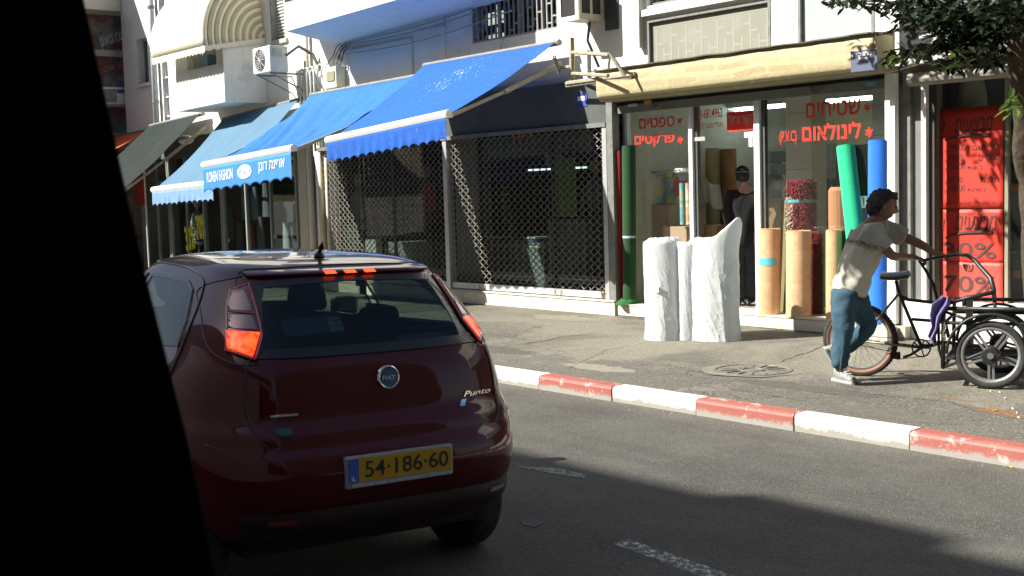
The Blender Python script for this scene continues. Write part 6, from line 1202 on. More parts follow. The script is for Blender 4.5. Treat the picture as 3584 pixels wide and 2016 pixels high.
# wheels
def wheel(x, y, s):
    b = MB(); b.lathe((x, y, .33), (s, 0, 0), [(-.09, .20), (-.095, .27), (-.085, .315), (-.06, .33), (.06, .33), (.085, .315), (.095, .27), (.09, .20), (.08, .2)], 36); w = b.build('wheel', RUBBER, car, local=True, smooth=True)
    b = MB(); b.lathe((x, y, .33), (s, 0, 0), [(.05, .02), (.065, .04), (.05, .09), (.07, .17), (.088, .205), (.05, .205)], 36); b.build('rim', mat('hubcap', (.35, .36, .36), .35, metal=.7), w, local=True, smooth=True)
for y in (.68, 3.20):
    for s in (-1, 1): wheel(s * .745, y, s)
b = MB(); b.box(-.62, .62, .3, 3.7, .24, .5); b.box(-.80, .80, 1.15, 2.75, .27, .5); b.build('underbody', BLACK, car, local=True)
for y in (.68, 3.2):
    for s in (-1, 1): b = MB(); b.grid(lambda u, v: (s * (.60 + .17 * v), y + math.cos(u * math.pi) * .385, .33 + math.sin(u * math.pi) * .385), 18, 1); b.build('wheel_arch', BLACK, car, local=True, solid=.004)
# cabin
b = MB(); b.box(-.62, .62, .42, .75, .5, 1.12); b.box(-.70, .70, .75, 2.9, .5, .62); b.build('cabin_floor', BLACK, car, local=True)
b = MB(); b.grid(lambda u, v: ((-.5 + 1.0 * u) * (1 - .06 * v), .62 + .8 * v, 1.545 - .02 * v + .03 * math.sin(u * 3.14)), 8, 4); b.build('headlining', mat('lining', (.12, .12, .11), .9), car, local=True)
def seat(x, y, w, h, hr=True, lbl='seat'):
    b = MB(); b.hexa([(x - w / 2, y - .06, .55), (x + w / 2, y - .06, .55), (x + w / 2, y + .10, .55), (x - w / 2, y + .10, .55)], [(x - w / 2 * .82, y - .24, h), (x + w / 2 * .82, y - .24, h), (x + w / 2 * .82, y - .14, h), (x - w / 2 * .82, y - .14, h)]); s = b.build('seat', SEATM, car, local=True, bevel=.05)
    b = MB(); b.box(x - w / 2, x + w / 2, y - .05, y + .5, .55, .78); b.build('seat_cushion', SEATM, s, local=True, bevel=.05)
    if hr:
        for hx in ([x] if w < .8 else [x - .36, x + .36]):
            b = MB(); b.hexa([(hx - .13, y - .26, h + .03), (hx + .13, y - .26, h + .03), (hx + .13, y - .16, h + .03), (hx - .13, y - .16, h + .03)], [(hx - .11, y - .25, h + .19), (hx + .11, y - .25, h + .19), (hx + .11, y - .17, h + .19), (hx - .11, y - .17, h + .19)]); b.build('headrest', SEATM, s, local=True, bevel=.035)
seat(0, 1.05, 1.22, 1.13); seat(-.36, 2.02, .50, 1.20); seat(.36, 2.02, .50, 1.20)
b = MB(); b.box(-.60, .60, 2.75, 3.0, .7, 1.08); b.build('dashboard', BLACK, car, local=True, bevel=.04)
b = MB(); b.tube([(-.36 + .18 * math.cos(a), 2.62 + .03 * math.sin(a), 1.02 + .18 * math.sin(a)) for a in [k / 20 * 6.283 for k in range(20)]], .014, 6, closed=True); b.build('steering_wheel', BLACK, car, local=True)
for s in (-1, 1): b = MB(); b.box(s * .97 - .09, s * .97 + .09, 2.55, 2.66, 1.12, 1.24); b.build('door_mirror', PAINT, car, local=True, bevel=.03)
for s in (-1, 1): patch([(s * .50, .74), (s * .80, .78), (s * .78, .93), (s * .55, .88)][::s], ff_, 'headlight', mat('headlamp', (.6, .62, .65), .1, coat=1), .01, 10)
patch([(-.40, .45), (.40, .45), (.44, .66), (-.44, .66)], ff_, 'grille', CBLK, .012, 10)
# ================================================================ cargo tricycle
HD = rad(25); hv = Vector((math.cos(HD), math.sin(HD), 0)); nv = Vector((-math.sin(HD), math.cos(HD), 0))
P0 = GP(2166, 941); P0 = HF * 10.78 + RT0 * ((2166 - 1288) / 3056. * 10.78); P0.z = pavz(P0.y)
def BK(x, y, o=0.): return on(x, y, P0 + nv * o, nv)
tri = thing('cargo_tricycle', 'black cargo tricycle with an open tube frame box, pushed along the pavement', 'tricycle', P0)
TUBE_B = mat('tricycle_black', (.022, .026, .024), .4, metal=.2, var=.3, vs=15, stain=(.10, .07, .04), stain_amt=.4, stain_s=12)
def tb(pts, r=.014, nm='frame_tube', m=None, seg=8, par=None): b = MB(); b.tube(pts, r, seg); return b.build(nm, m or TUBE_B, par or tri, smooth=True)
# rear bicycle wheel
RR = .325; wc_ = P0 + Vector((0, 0, RR))
def ring(c, R, r, ax, seg=72, s2=10, knob=0.):
    u = Vector((0, 0, 1)); w = ax.cross(u); b = MB()
    def f(a, v):
        t = v * 6.283; k = 1 + knob * (1 if (int(a * seg) % 2 and math.cos(t) > .1) else 0); rr = R + r * math.cos(t) * k; an = a * 6.283
        return c + (u * math.sin(an) + w * math.cos(an)) * rr + ax * (r * math.sin(t))
    b.grid(f, seg, s2, True); return b
rw = ring(wc_, RR - .026, .026, nv, 140, 10, .22).build('rear_tyre', RUBBER, tri, smooth=False)
ring(wc_, RR - .036, .0255, nv, 72, 8).build('tyre_wall', mat('tan_tyre_wall', (.30, .13, .07), .7), rw, smooth=True)
b = MB(); b.lathe(wc_, nv, [(-.014, RR - .055), (-.014, RR - .075), (.014, RR - .075), (.014, RR - .055)], 60); rim = b.build('rear_rim', mat('bright_rim', (.75, .76, .76), .25, metal=.9), tri, smooth=False)
b = MB(); b.lathe(wc_, nv, [(-.05, .001), (-.05, .02), (.05, .02), (.05, .001)], 14); b.build('hub', mat('hub_steel', (.4, .4, .38), .35, metal=.8), rim)
for k in range(28):
    a = k / 28 * 6.283; a2 = a + (.5 if k % 2 else -.5); w = nv.cross(Vector((0, 0, 1)))
    dirf = lambda q: Vector((0, 0, 1)) * math.sin(q) + w * math.cos(q)
    b = MB(); b.tube([wc_ + dirf(a2) * .018 + nv * (.03 if k % 2 else -.03), wc_ + dirf(a) * (RR - .072)], .0016, 4); b.build('spoke', mat('spoke_steel', (.35, .35, .33), .3, metal=.9), rim)
# frame of the bicycle half
bb = BK(2319, 874); seat_t = BK(2254, 706); stt = BK(2262, 738)
tb([seat_t, stt, bb], .015); tb([BK(2262, 742), BK(2285, 754), BK(2348, 761, .0), BK(2380, 764)], .015); tb([BK(2294, 803), BK(2346, 807), BK(2378, 812)], .014)
tb([bb, BK(2378, 860), BK(2425, 868)], .016)
for s in (-1, 1): tb([stt + nv * s * .02, wc_ + nv * s * .06], .010, 'seat_stay', mat('stay_pale', (.20, .19, .14), .4, metal=.5, var=.3, vs=30)); tb([bb + nv * s * .03, wc_ + nv * s * .06], .010, 'chain_stay', mat('stay_pale', (.20, .19, .14), .4, metal=.5))
sd_ = MB()
def sad(u, v):
    a = u * 6.283; x = v; wd = .035 + .055 * (1 - x) ** 1.5; L = .27; c = BK(2214, 694)
    e = BK(2290, 690); q = c.lerp(e, x); return q + nv * (math.cos(a) * wd * (1 if 0 < v < 1 else .3)) + Vector((0, 0, math.sin(a) * (.028 if math.sin(a) > 0 else .03) * (1 if 0 < v < 1 else .3) + .02 * (1 - 2 * x) ** 2 * .6))
sd_.grid(sad, 24, 16, True); sad_o = sd_.build('saddle', mat('saddle_blue', (.28, .40, .52), .35, var=.08), tri, smooth=True)
b = MB(); b.grid(lambda u, v: sad(.5 + u * .5, v) - Vector((0, 0, .012)), 12, 16); b.build('saddle_underside', CBLK, sad_o, solid=.01)
# crank, chain, block
cr = ring(bb - nv * .04, .075, .006, nv, 48, 6, .5).build('chainring', TUBE_B, tri)
for k in range(5): a = k / 5 * 6.283; w = nv.cross(Vector((0, 0, 1))); b = MB(); b.tube([bb - nv * .04, bb - nv * .04 + (Vector((0, 0, 1)) * math.sin(a) + w * math.cos(a)) * .075], .006, 5); b.build('crank_arm', TUBE_B, cr)
dr = BK(2257, 894); tb([dr + Vector((0, 0, .03)), dr - Vector((0, 0, .03))], .03, 'derailleur', None, 8)
CH_ = mat('chain_steel', (.10, .09, .07), .5, metal=.6, var=.4, vs=60)
def chain(a, c):
    n = int((c - a).length / .013); b = MB()
    for k in range(n): q = a.lerp(c, (k + .5) / n); d = (c - a).normalized(); b.bar(q - d * .005, q + d * .005, .006 if k % 2 else .004, .009)
    return b.build('chain', CH_, tri)
chain(bb - nv * .04 + Vector((0, 0, .075)), wc_ - nv * .04 + Vector((0, 0, .04))); chain(bb - nv * .04 - Vector((0, 0, .075)), dr - nv * .04 - Vector((0, 0, .03))); chain(dr - nv * .04 + Vector((0, 0, .03)), wc_ - nv * .04 - Vector((0, 0, .04)))
tb([bb - nv * .05, BK(2290, 893, -.06), BK(2272, 899, -.06)], .012, 'crank'); b = MB(); q = BK(2335, 868, .10); b.box(q.x - .05, q.x + .05, q.y - .03, q.y + .03, q.z - .012, q.z + .012); b.build('pedal', CBLK, tri)
# front box frame: near and far sides
NO, FO = -.43, .43
nc = BK(2493, 911, NO); FR = .283
nc.z = pavz(nc.y) + FR
def front_wheel(c, nm='front_wheel', s=-1):
    w = ring(c, FR - .032, .032, nv, 72, 12).build(nm, RUBBER, tri, smooth=True)
    b = MB(); b.lathe(c, nv, [(-.028, FR - .052), (-.032, FR - .062), (-.016, FR - .078), (.016, FR - .078), (.032, FR - .062), (.028, FR - .052)], 48); r_ = b.build('mag_rim', mat('mag_alloy', (.45, .46, .46), .35, metal=.75, var=.15, vs=20), w, smooth=True)
    for k in range(5):
        a = k / 5 * 6.283 + .95; ww = nv.cross(Vector((0, 0, 1))); d = Vector((0, 0, 1)) * math.sin(a) + ww * math.cos(a); t = d.cross(nv)
        for sg in (-1, 1): b = MB(); b.bar(c + d * .055 + t * sg * .016, c + d * (FR - .072) + t * sg * .018, .020, .012, nv); b.build('mag_spoke', mat('mag_spoke', (.30, .31, .31), .4, metal=.7), w)
    b = MB(); b.lathe(c, nv, [(-.06, .001), (-.06, .06), (-.03, .075), (.03, .075), (.06, .06), (.06, .001)], 20); b.build('hub', TUBE_B, w, smooth=False)
    b = MB(); b.lathe(c - nv * .075, nv, [(0, .001), (0, .028), (.02, .028)], 6); b.build('axle_nut', mat('hub_steel', (.4, .4, .38), .35, metal=.8), w); return w
front_wheel(nc); front_wheel(nc + nv * .86)
tb([nc, nc + nv * .86], .02, 'axle')
fd = 1.55    # frame reaches this far ahead, out of the picture
def N(x, y): return BK(x, y, NO)
ahead = lambda q, d=.75: q + hv * d
A_ = N(2374, 776); Bt = N(2372, 924)
BOXM = [N(2576, 762)]
tb([A_, A_ + hv * 1.12], .019, 'top_rail'); tb([A_, Bt], .019, 'corner_post'); tb([N(2361, 818), N(2362, 880), N(2371, 905)], .012, 'inner_post')
tb([Bt, N(2430, 904), N(2484, 882), N(2498, 882), N(2540, 906), N(2576, 924), N(2600, 934)], .014, 'axle_stay'); tb([N(2377, 812), N(2377, 812) + hv * 1.12], .015, 'side_rail')
tb([N(2377, 784), N(2484, 822)], .013, 'diagonal_brace'); b = MB(); b.bar(N(2439, 743), N(2439, 845), .02, .055, hv); b.build('flat_strap', TUBE_B, tri)
tb([N(2383, 763), N(2440, 748), N(2501, 735)], .018, 'sloping_rail'); tb([N(2425, 746), N(2425, 770)], .016, 'stub')
for o in (FO,):
    Af = A_ + nv * .86; tb([Af, Af + hv * 1.12], .017, 'top_rail'); tb([Af, Bt + nv * .86], .017, 'corner_post'); tb([N(2377, 812) + nv * .86, N(2377, 812) + nv * .86 + hv * 1.12], .013, 'side_rail'); tb([Bt + nv * .86, Bt + nv * .86 + hv * 1.1], .014, 'base_rail')
tb([A_, A_ + nv * .86], .018, 'cross_rail'); tb([Bt, Bt + nv * .86], .016, 'cross_rail'); tb([A_ + hv * 1.12, A_ + hv * 1.12 + nv * .86], .018, 'cross_rail'); tb([N(2377, 812), N(2377, 812) + nv * .86], .014, 'cross_rail')
tb([BK(2378, 812), Bt.lerp(A_, .4) + nv * .43], .016, 'neck'); tb([BK(2425, 868), nc + nv * .43], .016, 'neck')
for k in range(1, 8): q = Bt + nv * (.86 * k / 8) + Vector((0, 0, .06)); tb([q, q + hv * 1.0], .009, 'floor_bar')
tb([q_ for q_ in (N(2503, 745), N(2503, 803))], .014, 'rear_post')
# mudguards
for o in (0, .86):
    b = MB(); b.grid(lambda u, v: nc + nv * (o + .07 * (v - .5)) + (Vector((0, 0, 1)) * math.sin(.02 + u * 3.05) - hv * math.cos(.02 + u * 3.05)) * (FR + .055), 36, 2); b.build('mudguard', mat('mudguard_green', (.03, .05, .045), .4, var=.2), tri, smooth=True, solid=.004)
    tb([nc + nv * (o - .055) + (Vector((0, 0, 1)) * math.sin(a) - hv * math.cos(a)) * (FR + .06) for a in [.02 + k * .17 for k in range(19)]], .013, 'guard_rod')
# hoop handle
dL = (BK(2313, 656, .05) - CAM).dot(HF)
HPx = [(2362, 790), (2358, 755), (2348, 715), (2330, 682), (2313, 657), (2345, 650), (2376, 645), (2410, 641), (2432, 641), (2452, 655), (2476, 683), (2492, 700), (2499, 725), (2502, 760)]
HPs = []
for k, (x, y) in enumerate(HPx):
    o = [.12, .12, .11, .10, .08, 0, -.07, -.13, -.18, -.24, -.32, -.38, -.42, -.43][k]; HPs.append(BK(x, y, o))
tb(HPs, [.014] * 5 + [.016] * 4 + [.018, .021, .021, .019, .018], 'handle_hoop', None, 10)
b = MB(); b.tube([HPs[6].lerp(HPs[5], .3), HPs[6], HPs[7]], .0, 4) if False else None
# rag and chain lock hanging at the corner
rag = thing('rag', 'purple rag hanging on the rear corner of the cart frame', 'rag', N(2360, 850))
RG = [(2378, 742), (2362, 762), (2352, 790), (2352, 820), (2342, 845), (2352, 862)]
def ragf(u, v):
    k = v * (len(RG) - 1); i = min(int(k), len(RG) - 2); t = k - i; x = RG[i][0] + (RG[i + 1][0] - RG[i][0]) * t; y = RG[i][1] + (RG[i + 1][1] - RG[i][1]) * t; w = [16, 46, 30, 18, 20, 8]; ww = w[i] + (w[i + 1] - w[i]) * t
    return N(x + ww * (u - .35), y + 5 * math.sin(u * 3.1)) - nv * (.03 + .03 * math.sin(u * 9 + v * 4))
b = MB(); b.grid(ragf, 24, 30); b.build('cloth', mat('purple_cloth', (.20, .17, .38), .9, var=.15, vs=20, bump=.3, tl=.2), rag, smooth=True, solid=.004)
b = MB()
for k in range(9): c = N(2374 + 3 * math.sin(k), 812 + k * 5) - nv * .03; b.tube([c + (hv * math.cos(a) + Vector((0, 0, 1)) * math.sin(a)) * .014 for a in [i * math.pi / 3 for i in range(6)]], .004, 4, closed=True)
tag(b.build('lock_chain', mat('chain_pale', (.25, .24, .18), .4, metal=.6)), 'chain hanging below the purple rag', 'chain')
# ================================================================ people
DM = 10.42
def J(x, y, d=0.): return K(x, y, DM + d)
SKIN = mat('skin_tan', (.21, .10, .058), .55, var=.08, vs=20); HAIR = mat('hair_black', (.012, .010, .009), .6, var=.3, vs=60, bump=.6, bs=60)
def head_mesh(c, fwd, up, r=.105, hair=False):
    # head: skull, jaw, nose, ears and eye sockets from one deformed ball
    c = Vector(c); fwd = Vector(fwd).normalized(); up = Vector(up).normalized(); sd = fwd.cross(up).normalized(); b = MB()
    def f(u, v):
        a = u * 6.283; t = v * math.pi; x = math.sin(t) * math.cos(a); y = math.sin(t) * math.sin(a); z = -math.cos(t)   # x fwd, y side, z up
        X, Y_, Z = x * .98, y * .76, z * 1.12
        if z < 0: Y_ *= 1 + z * .30; X = X * (1 + z * .12) + (.10 * -z if x > 0 else .12 * z)
        if x > .5 and abs(y) < .34 and -.35 < z < .12: X += .30 * (1 - abs(y) / .34) * (1 - abs(z + .16) / .30 if abs(z + .16) < .30 else 0)
        if x > .3 and .12 < abs(y) < .55 and 0 < z < .28: X -= .07
        if x > .5 and abs(y) < .3 and -.62 < z < -.48: X += .05
        if x > .5 and abs(y) < .3 and -.52 < z < -.44: X -= .04
        return c + (fwd * X + sd * Y_ + up * Z) * r
    b.grid(f, 48, 40, True)
    for s in (-1, 1):
        e = c + sd * s * r * .78 - up * r * .08 - fwd * r * .05; b.grid(lambda u, v: e + (fwd * math.cos(u * 6.283) * .16 + up * math.sin(u * 6.283) * .27) * r * math.sin(v * 3.1416 + .0001) + sd * s * r * (.10 * math.cos(v * 3.1416)), 12, 8, True)
    return b
def hair_mesh(c, fwd, up, r, wavy=.10, low=-.15, front=.35):
    c = Vector(c); fwd = Vector(fwd).normalized(); up = Vector(up).normalized(); sd = fwd.cross(up).normalized(); b = MB()
    def f(u, v):
        a = u * 6.283; x, y = math.cos(a), math.sin(a); lowz = (front if x > .35 else low + (front - low) * max(0, (x + .2) / .55)) if x > -.2 else low - .35 * (-x - .2)
        zz = 1.0 - (1.0 - lowz) * v; rr = math.sqrt(max(0, 1 - min(1, zz) ** 2)); w = 1.13 + wavy * noise.noise(Vector((x * rr * 3.5, y * rr * 3.5, zz * 3.5))) + wavy * .5 * noise.noise(Vector((x * rr * 9, y * rr * 9, zz * 9)))
        return c + (fwd * (x * rr * .98 - .04) + sd * (y * rr * .80) + up * (zz * 1.12)) * r * w
    b.grid(f, 60, 24, True); return b
def hand_edges(V_, E_, R_, iw, wrist, palm, dirn, side, curl, s=1.0):
    # palm then five fingers of unequal length curling towards 'curl'
    p = len(V_); V_.append(Vector(wrist).lerp(palm, .5)); R_.append((.034 * s, .022 * s)); E_.append((iw, p)); k = len(V_); V_.append(Vector(palm)); R_.append((.036 * s, .018 * s)); E_.append((p, k))
    for i, (off, L) in enumerate(((-.030, .062), (-.010, .074), (.011, .069), (.031, .054))):
        b0 = Vector(palm) + side * off * s + dirn * .022 * s; m1 = b0 + (dirn * .7 + curl * .5).normalized() * L * .5 * s; m2 = m1 + (dirn * .0 + curl * .9).normalized() * L * .32 * s; m3 = m2 + (-dirn * .7 + curl * .5).normalized() * L * .3 * s
        n0 = len(V_); V_.extend([b0, m1, m2, m3]); R_.extend([.0095 * s, .009 * s, .0085 * s, .0075 * s]); E_.extend([(k, n0), (n0, n0 + 1), (n0 + 1, n0 + 2), (n0 + 2, n0 + 3)])
    n0 = len(V_); t0 = Vector(wrist).lerp(palm, .6) - side * .030 * s; t1 = t0 - side * .020 * s + dirn * .03 * s; t2 = t1 + dirn * .03 * s + curl * .02 * s
    V_.extend([t0, t1, t2]); R_.extend([.012 * s, .0105 * s, .009 * s]); E_.extend([(p, n0), (n0, n0 + 1), (n0 + 1, n0 + 2)])
man = thing('person', 'man in pale T-shirt and blue jeans leaning forward to push the cargo tricycle', 'person', GP(2130, 965))
up = Vector((0, 0, 1)); right = RT0; 
hipc = J(2137, 722, .0); mid = J(2150, 660, .0); chest = J(2178, 600, .0); neck = J(2196, 556, .0); hd_ = J(2221, 517, .0)
nf = (right * .93 - HF * .2 + up * -.25).normalized(); nup = (up * .93 + right * .25).normalized()
nS, fS = J(2196, 584, -.17), J(2216, 572, .17)
nE, fE = J(2244, 645, -.22), J(2320, 616, .10)
hn = HPs[4].lerp(HPs[5], .12); hf = HPs[6].lerp(HPs[5], .10)
nW = hn - right * .075 + up * .035 - HF * .01; fW = hf - right * .08 + up * .03
Vb = [hipc, mid, chest, neck, hd_ - nup * .06, nS, nE, nW, fS, fE, fW]
Eb = [(0, 1), (1, 2), (2, 3), (3, 4), (2, 5), (5, 6), (6, 7), (2, 8), (8, 9), (9, 10)]
Rb = [(.085, .07), (.10, .08), (.12, .09), .056, .056, .055, .042, .028, .055, .042, .028]
hand_edges(Vb, Eb, Rb, 7, nW, hn - right * .012 + up * .022, (right * .9 - up * .3).normalized(), HF * 1.0, (right * .2 - up * 1).normalized(), 1.0)
hand_edges(Vb, Eb, Rb, 10, fW, hf - right * .012 + up * .020, (right * .9 - up * .3).normalized(), HF * 1.0, (right * .2 - up * 1).normalized(), 1.0)
# legs
hipN, hipF = J(2128, 735, -.09), J(2146, 735, .09)
kN, aN = J(2120, 838, -.10), J(2110, 938, -.10); kF, aF = J(2186, 822, .10), J(2102, 892, .12)
base = len(Vb); Vb += [hipN, kN, aN, hipF, kF, aF]; Rb += [.085, .06, .04, .085, .06, .04]; Eb += [(0, base), (base, base + 1), (base + 1, base + 2), (0, base + 3), (base + 3, base + 4), (base + 4, base + 5)]
skin('body', Vb, Eb, Rb, SKIN, man, sub=2, voxel=.0065, extra=[head_mesh(hd_, nf, nup, .117)])
hb_ = hair_mesh(hd_, nf, nup, .114, wavy=.22, low=-.50, front=.50); hb_.build('hair', HAIR, man, smooth=True)
b = MB()
for s in (-1, 1):
    sdv = nf.cross(nup); b2 = hd_ + nf * .108 + sdv * s * .034 + nup * .012; b.grid(lambda u, v: b2 + Vector((math.cos(u * 6.283) * math.sin(v * 3.14), math.sin(u * 6.283) * math.sin(v * 3.14), math.cos(v * 3.14))) * .009, 10, 8, True)
b.build('eyes', mat('eye_dark', (.03, .02, .02), .2), man, smooth=True)
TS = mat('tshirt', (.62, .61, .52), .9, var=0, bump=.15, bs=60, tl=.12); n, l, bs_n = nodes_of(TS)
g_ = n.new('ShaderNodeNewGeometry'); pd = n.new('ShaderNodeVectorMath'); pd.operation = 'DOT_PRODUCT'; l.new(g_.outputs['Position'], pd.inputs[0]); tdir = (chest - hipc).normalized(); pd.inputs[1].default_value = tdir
t0_ = J(2150, 618).dot(tdir); cc = mixrgb(n, l, ramp(n, l, pd.outputs['Value'], t0_ - .012, t0_ + .0), (.60, .59, .50), (.38, .38, .32))  # shade on the upper shirt is put into the cloth colour
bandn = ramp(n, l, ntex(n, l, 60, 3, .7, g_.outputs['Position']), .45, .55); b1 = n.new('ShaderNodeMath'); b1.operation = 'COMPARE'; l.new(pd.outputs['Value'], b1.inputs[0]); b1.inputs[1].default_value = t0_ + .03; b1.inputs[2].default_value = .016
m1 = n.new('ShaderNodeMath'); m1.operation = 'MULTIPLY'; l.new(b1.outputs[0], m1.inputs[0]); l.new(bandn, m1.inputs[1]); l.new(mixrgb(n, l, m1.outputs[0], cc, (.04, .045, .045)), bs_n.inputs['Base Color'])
# shirt: torso, two wide short sleeves, hanging hem
hem = J(2128, 742, 0); hem2 = J(2160, 745, 0)
sN, sF = nS.lerp(nE, .62), fS.lerp(fE, .58)
Vs = [J(2134, 758), J(2146, 700), J(2160, 640), J(2180, 597), J(2193, 566), nS, nS.lerp(nE, .5) + Vector((0, 0, -.02)), sN + Vector((0, 0, -.02)), fS, fS.lerp(fE, .5), sF]
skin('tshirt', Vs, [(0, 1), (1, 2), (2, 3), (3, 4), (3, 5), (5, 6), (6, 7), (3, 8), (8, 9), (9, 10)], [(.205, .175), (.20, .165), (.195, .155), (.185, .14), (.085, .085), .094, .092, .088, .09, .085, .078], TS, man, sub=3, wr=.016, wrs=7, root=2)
JN = mat('jeans_blue', (.035, .085, .125), .9, var=.3, vs=5, bump=.3, bs=90, stain=(.10, .19, .25), stain_amt=.5, stain_s=4)
Vj = [J(2138, 718), J(2136, 752), J(2122, 760, -.09), kN + Vector((0, 0, .0)), kN.lerp(aN, .5), aN + up * .02, J(2158, 765, .09), kF, kF.lerp(aF, .55), aF + up * .01]
skin('jeans', Vj, [(0, 1), (1, 2), (2, 3), (3, 4), (4, 5), (1, 6), (6, 7), (7, 8), (8, 9)], [(.160, .135), (.158, .135), .115, .088, .082, .086, .11, .092, .080, .076], JN, man, sub=3, wr=.009, wrs=9, root=1)
b = MB(); b.grid(lambda u, v: J(2152, 880, -.10) * 0 + (kN.lerp(aN, v * .98)) + right * (-.02) - HF * .101 + up * 0 + right * .006 * (u - .5), 1, 16); b.build('seam', mat('jeans_seam', (.10, .22, .30), .9), man, solid=.004)
SHOE = mat('trainer_grey', (.24, .25, .24), .6, var=.4, vs=25)
def shoe(a, toe, lift=0.):
    a = Vector(a); toe = Vector(toe); d = (toe - a).normalized(); sdv = d.cross(up).normalized(); L = (toe - a).length; upp = sdv.cross(d)
    b = MB()
    def f(u, v):
        an = u * 6.283; x = v; w = .046 * (1 - .25 * abs(2 * x - 1.1) ** 2); h = .095 * (1 - x) ** .9 + .045 if x < .95 else .05
        w *= math.sin(min(1, v * 8) * 1.57) * math.sin(min(1, (1 - v) * 7 + .05) * 1.57); y = math.sin(an)
        return a - d * .07 + d * (L + .07) * x + sdv * math.cos(an) * w + upp * ((y * .5 + .5) * h * max(.25, math.sin(min(1, v * 8) * 1.57)) - .0)
    b.grid(f, 24, 20, True); o = b.build('shoe', SHOE, man, smooth=True)
    b = MB(); b.grid(lambda u, v: a - d * .08 + d * (L + .10) * v + sdv * math.cos(u * 6.283) * .05 * math.sin(min(1, v * 9 + .1) * 1.57) * math.sin(min(1, (1 - v) * 8 + .1) * 1.57) + upp * (.0 + .022 * (math.sin(u * 6.283) > 0)), 20, 14, True); b.build('sole', mat('sole_white', (.36, .36, .33), .7), o)
    for k in range(4): q = a + d * (L * (.35 + .12 * k)) + upp * (.115 - .018 * k); b = MB(); b.tube([q - sdv * .025, q + sdv * .025], .005, 4); b.build('lace', WHITETXT, o)
fA = GP(2112, 958); tA = GP(2152, 966); shoe(Vector((fA.x, fA.y, pavz(fA.y))), Vector((tA.x, tA.y, pavz(tA.y))))
ftoe = J(2094, 918, .12); shoe(J(2080, 893, .12), ftoe)
# ---- man standing in the shop doorway, seen from behind
dY = 12.2; dq = V(1880, 778, dY); dd_ = (dq - CAM).dot(HF)
def JD(x, y, d=0.): return K(x, y, dd_ + d)
m2 = thing('person', 'man in black skullcap and dark sweater standing in the carpet shop doorway, back turned', 'person', Vector((dq.x, dq.y, .352)))
h2 = JD(1867, 443); bk = HF
Vd = [JD(1868, 600), JD(1868, 545), JD(1869, 500), JD(1868, 470), h2 - up * .05, JD(1838, 490), JD(1830, 535), JD(1836, 575, .14), JD(1899, 490), JD(1906, 540), JD(1902, 590, .08)]
Ed = [(0, 1), (1, 2), (2, 3), (3, 4), (2, 5), (5, 6), (6, 7), (2, 8), (8, 9), (9, 10)]; Rd = [(.11, .08), (.11, .08), (.13, .09), .056, .056, .055, .045, .032, .055, .045, .032]
hand_edges(Vd, Ed, Rd, 7, Vd[7], Vd[7] + right * .02 - up * .07, (up * -1).normalized(), right, HF * .9, 1.0); hand_edges(Vd, Ed, Rd, 10, Vd[10], Vd[10] - up * .08, up * -1, right, HF * .9, 1.0)
k0 = len(Vd); Vd += [JD(1860, 618), JD(1860, 690), JD(1868, 762), JD(1880, 618), JD(1882, 690), JD(1884, 768)]; Rd += [.085, .06, .042] * 2; Ed += [(0, k0), (k0, k0 + 1), (k0 + 1, k0 + 2), (0, k0 + 3), (k0 + 3, k0 + 4), (k0 + 4, k0 + 5)]
SK2 = mat('skin_fair', (.42, .24, .17), .55, var=.06, vs=20)
skin('body', Vd, Ed, Rd, SK2, m2, sub=2, voxel=.008, extra=[head_mesh(h2, bk, up, .108)])
hair_mesh(h2, bk, up, .099, wavy=.05, low=-.35, front=.3).build('hair', mat('hair_cropped', (.03, .028, .026), .8, var=.3, vs=90, bump=.4, bs=150), m2, smooth=True)
b = MB(); b.grid(lambda u, v: h2 + (bk * (math.cos(u * 6.283) * math.sin(v * 1.25) * 1.0 - .12) + right * math.sin(u * 6.283) * math.sin(v * 1.25) * .84 + up * (math.cos(v * 1.25) * 1.06 + .12)) * .114, 32, 12, True); b.build('skullcap', mat('cap_black', (.012, .012, .013), .8), m2, smooth=True, solid=.003)
b = MB(); b.tube([h2 + (bk * (math.cos(a) * .95 - .12) + right * math.sin(a) * .80 + up * .455) * .114 for a in [k / 24 * 6.283 for k in range(24)]], .0045, 5, closed=True); b.build('cap_trim', mat('cap_trim', (.25, .27, .26), .6), m2)
SW = mat('ribbed_sweater', (.010, .010, .011), .95, var=.1); n, l, bsn = nodes_of(SW); tc = n.new('ShaderNodeTexCoord'); wv = n.new('ShaderNodeTexWave'); wv.inputs['Scale'].default_value = 16; l.new(tc.outputs['Object'], wv.inputs['Vector']); bp = n.new('ShaderNodeBump'); bp.inputs['Strength'].default_value = .25; bp.inputs['Distance'].default_value = .006; l.new(wv.outputs['Fac'], bp.inputs['Height']); l.new(bp.outputs[0], bsn.inputs['Normal'])
skin('sweater', [JD(1868, 632), JD(1868, 555), JD(1869, 500), JD(1868, 476), Vd[5], Vd[6], Vd[7], Vd[8], Vd[9], Vd[10]], [(0, 1), (1, 2), (2, 3), (2, 4), (4, 5), (5, 6), (2, 7), (7, 8), (8, 9)], [(.185, .15), (.185, .14), (.19, .14), .085, .085, .070, .055, .085, .070, .055], SW, m2, sub=3, wr=.008, wrs=8, root=2)
TR = mat('trousers_dark', (.02, .022, .028), .9, var=.15)
skin('trousers', [JD(1869, 600), JD(1869, 622), JD(1859, 632), JD(1860, 692), JD(1866, 758), JD(1881, 632), JD(1884, 692), JD(1886, 764)], [(0, 1), (1, 2), (2, 3), (3, 4), (1, 5), (5, 6), (6, 7)], [(.16, .13), (.16, .13), .105, .085, .08, .105, .085, .08], TR, m2, sub=3, wr=.008, root=1)
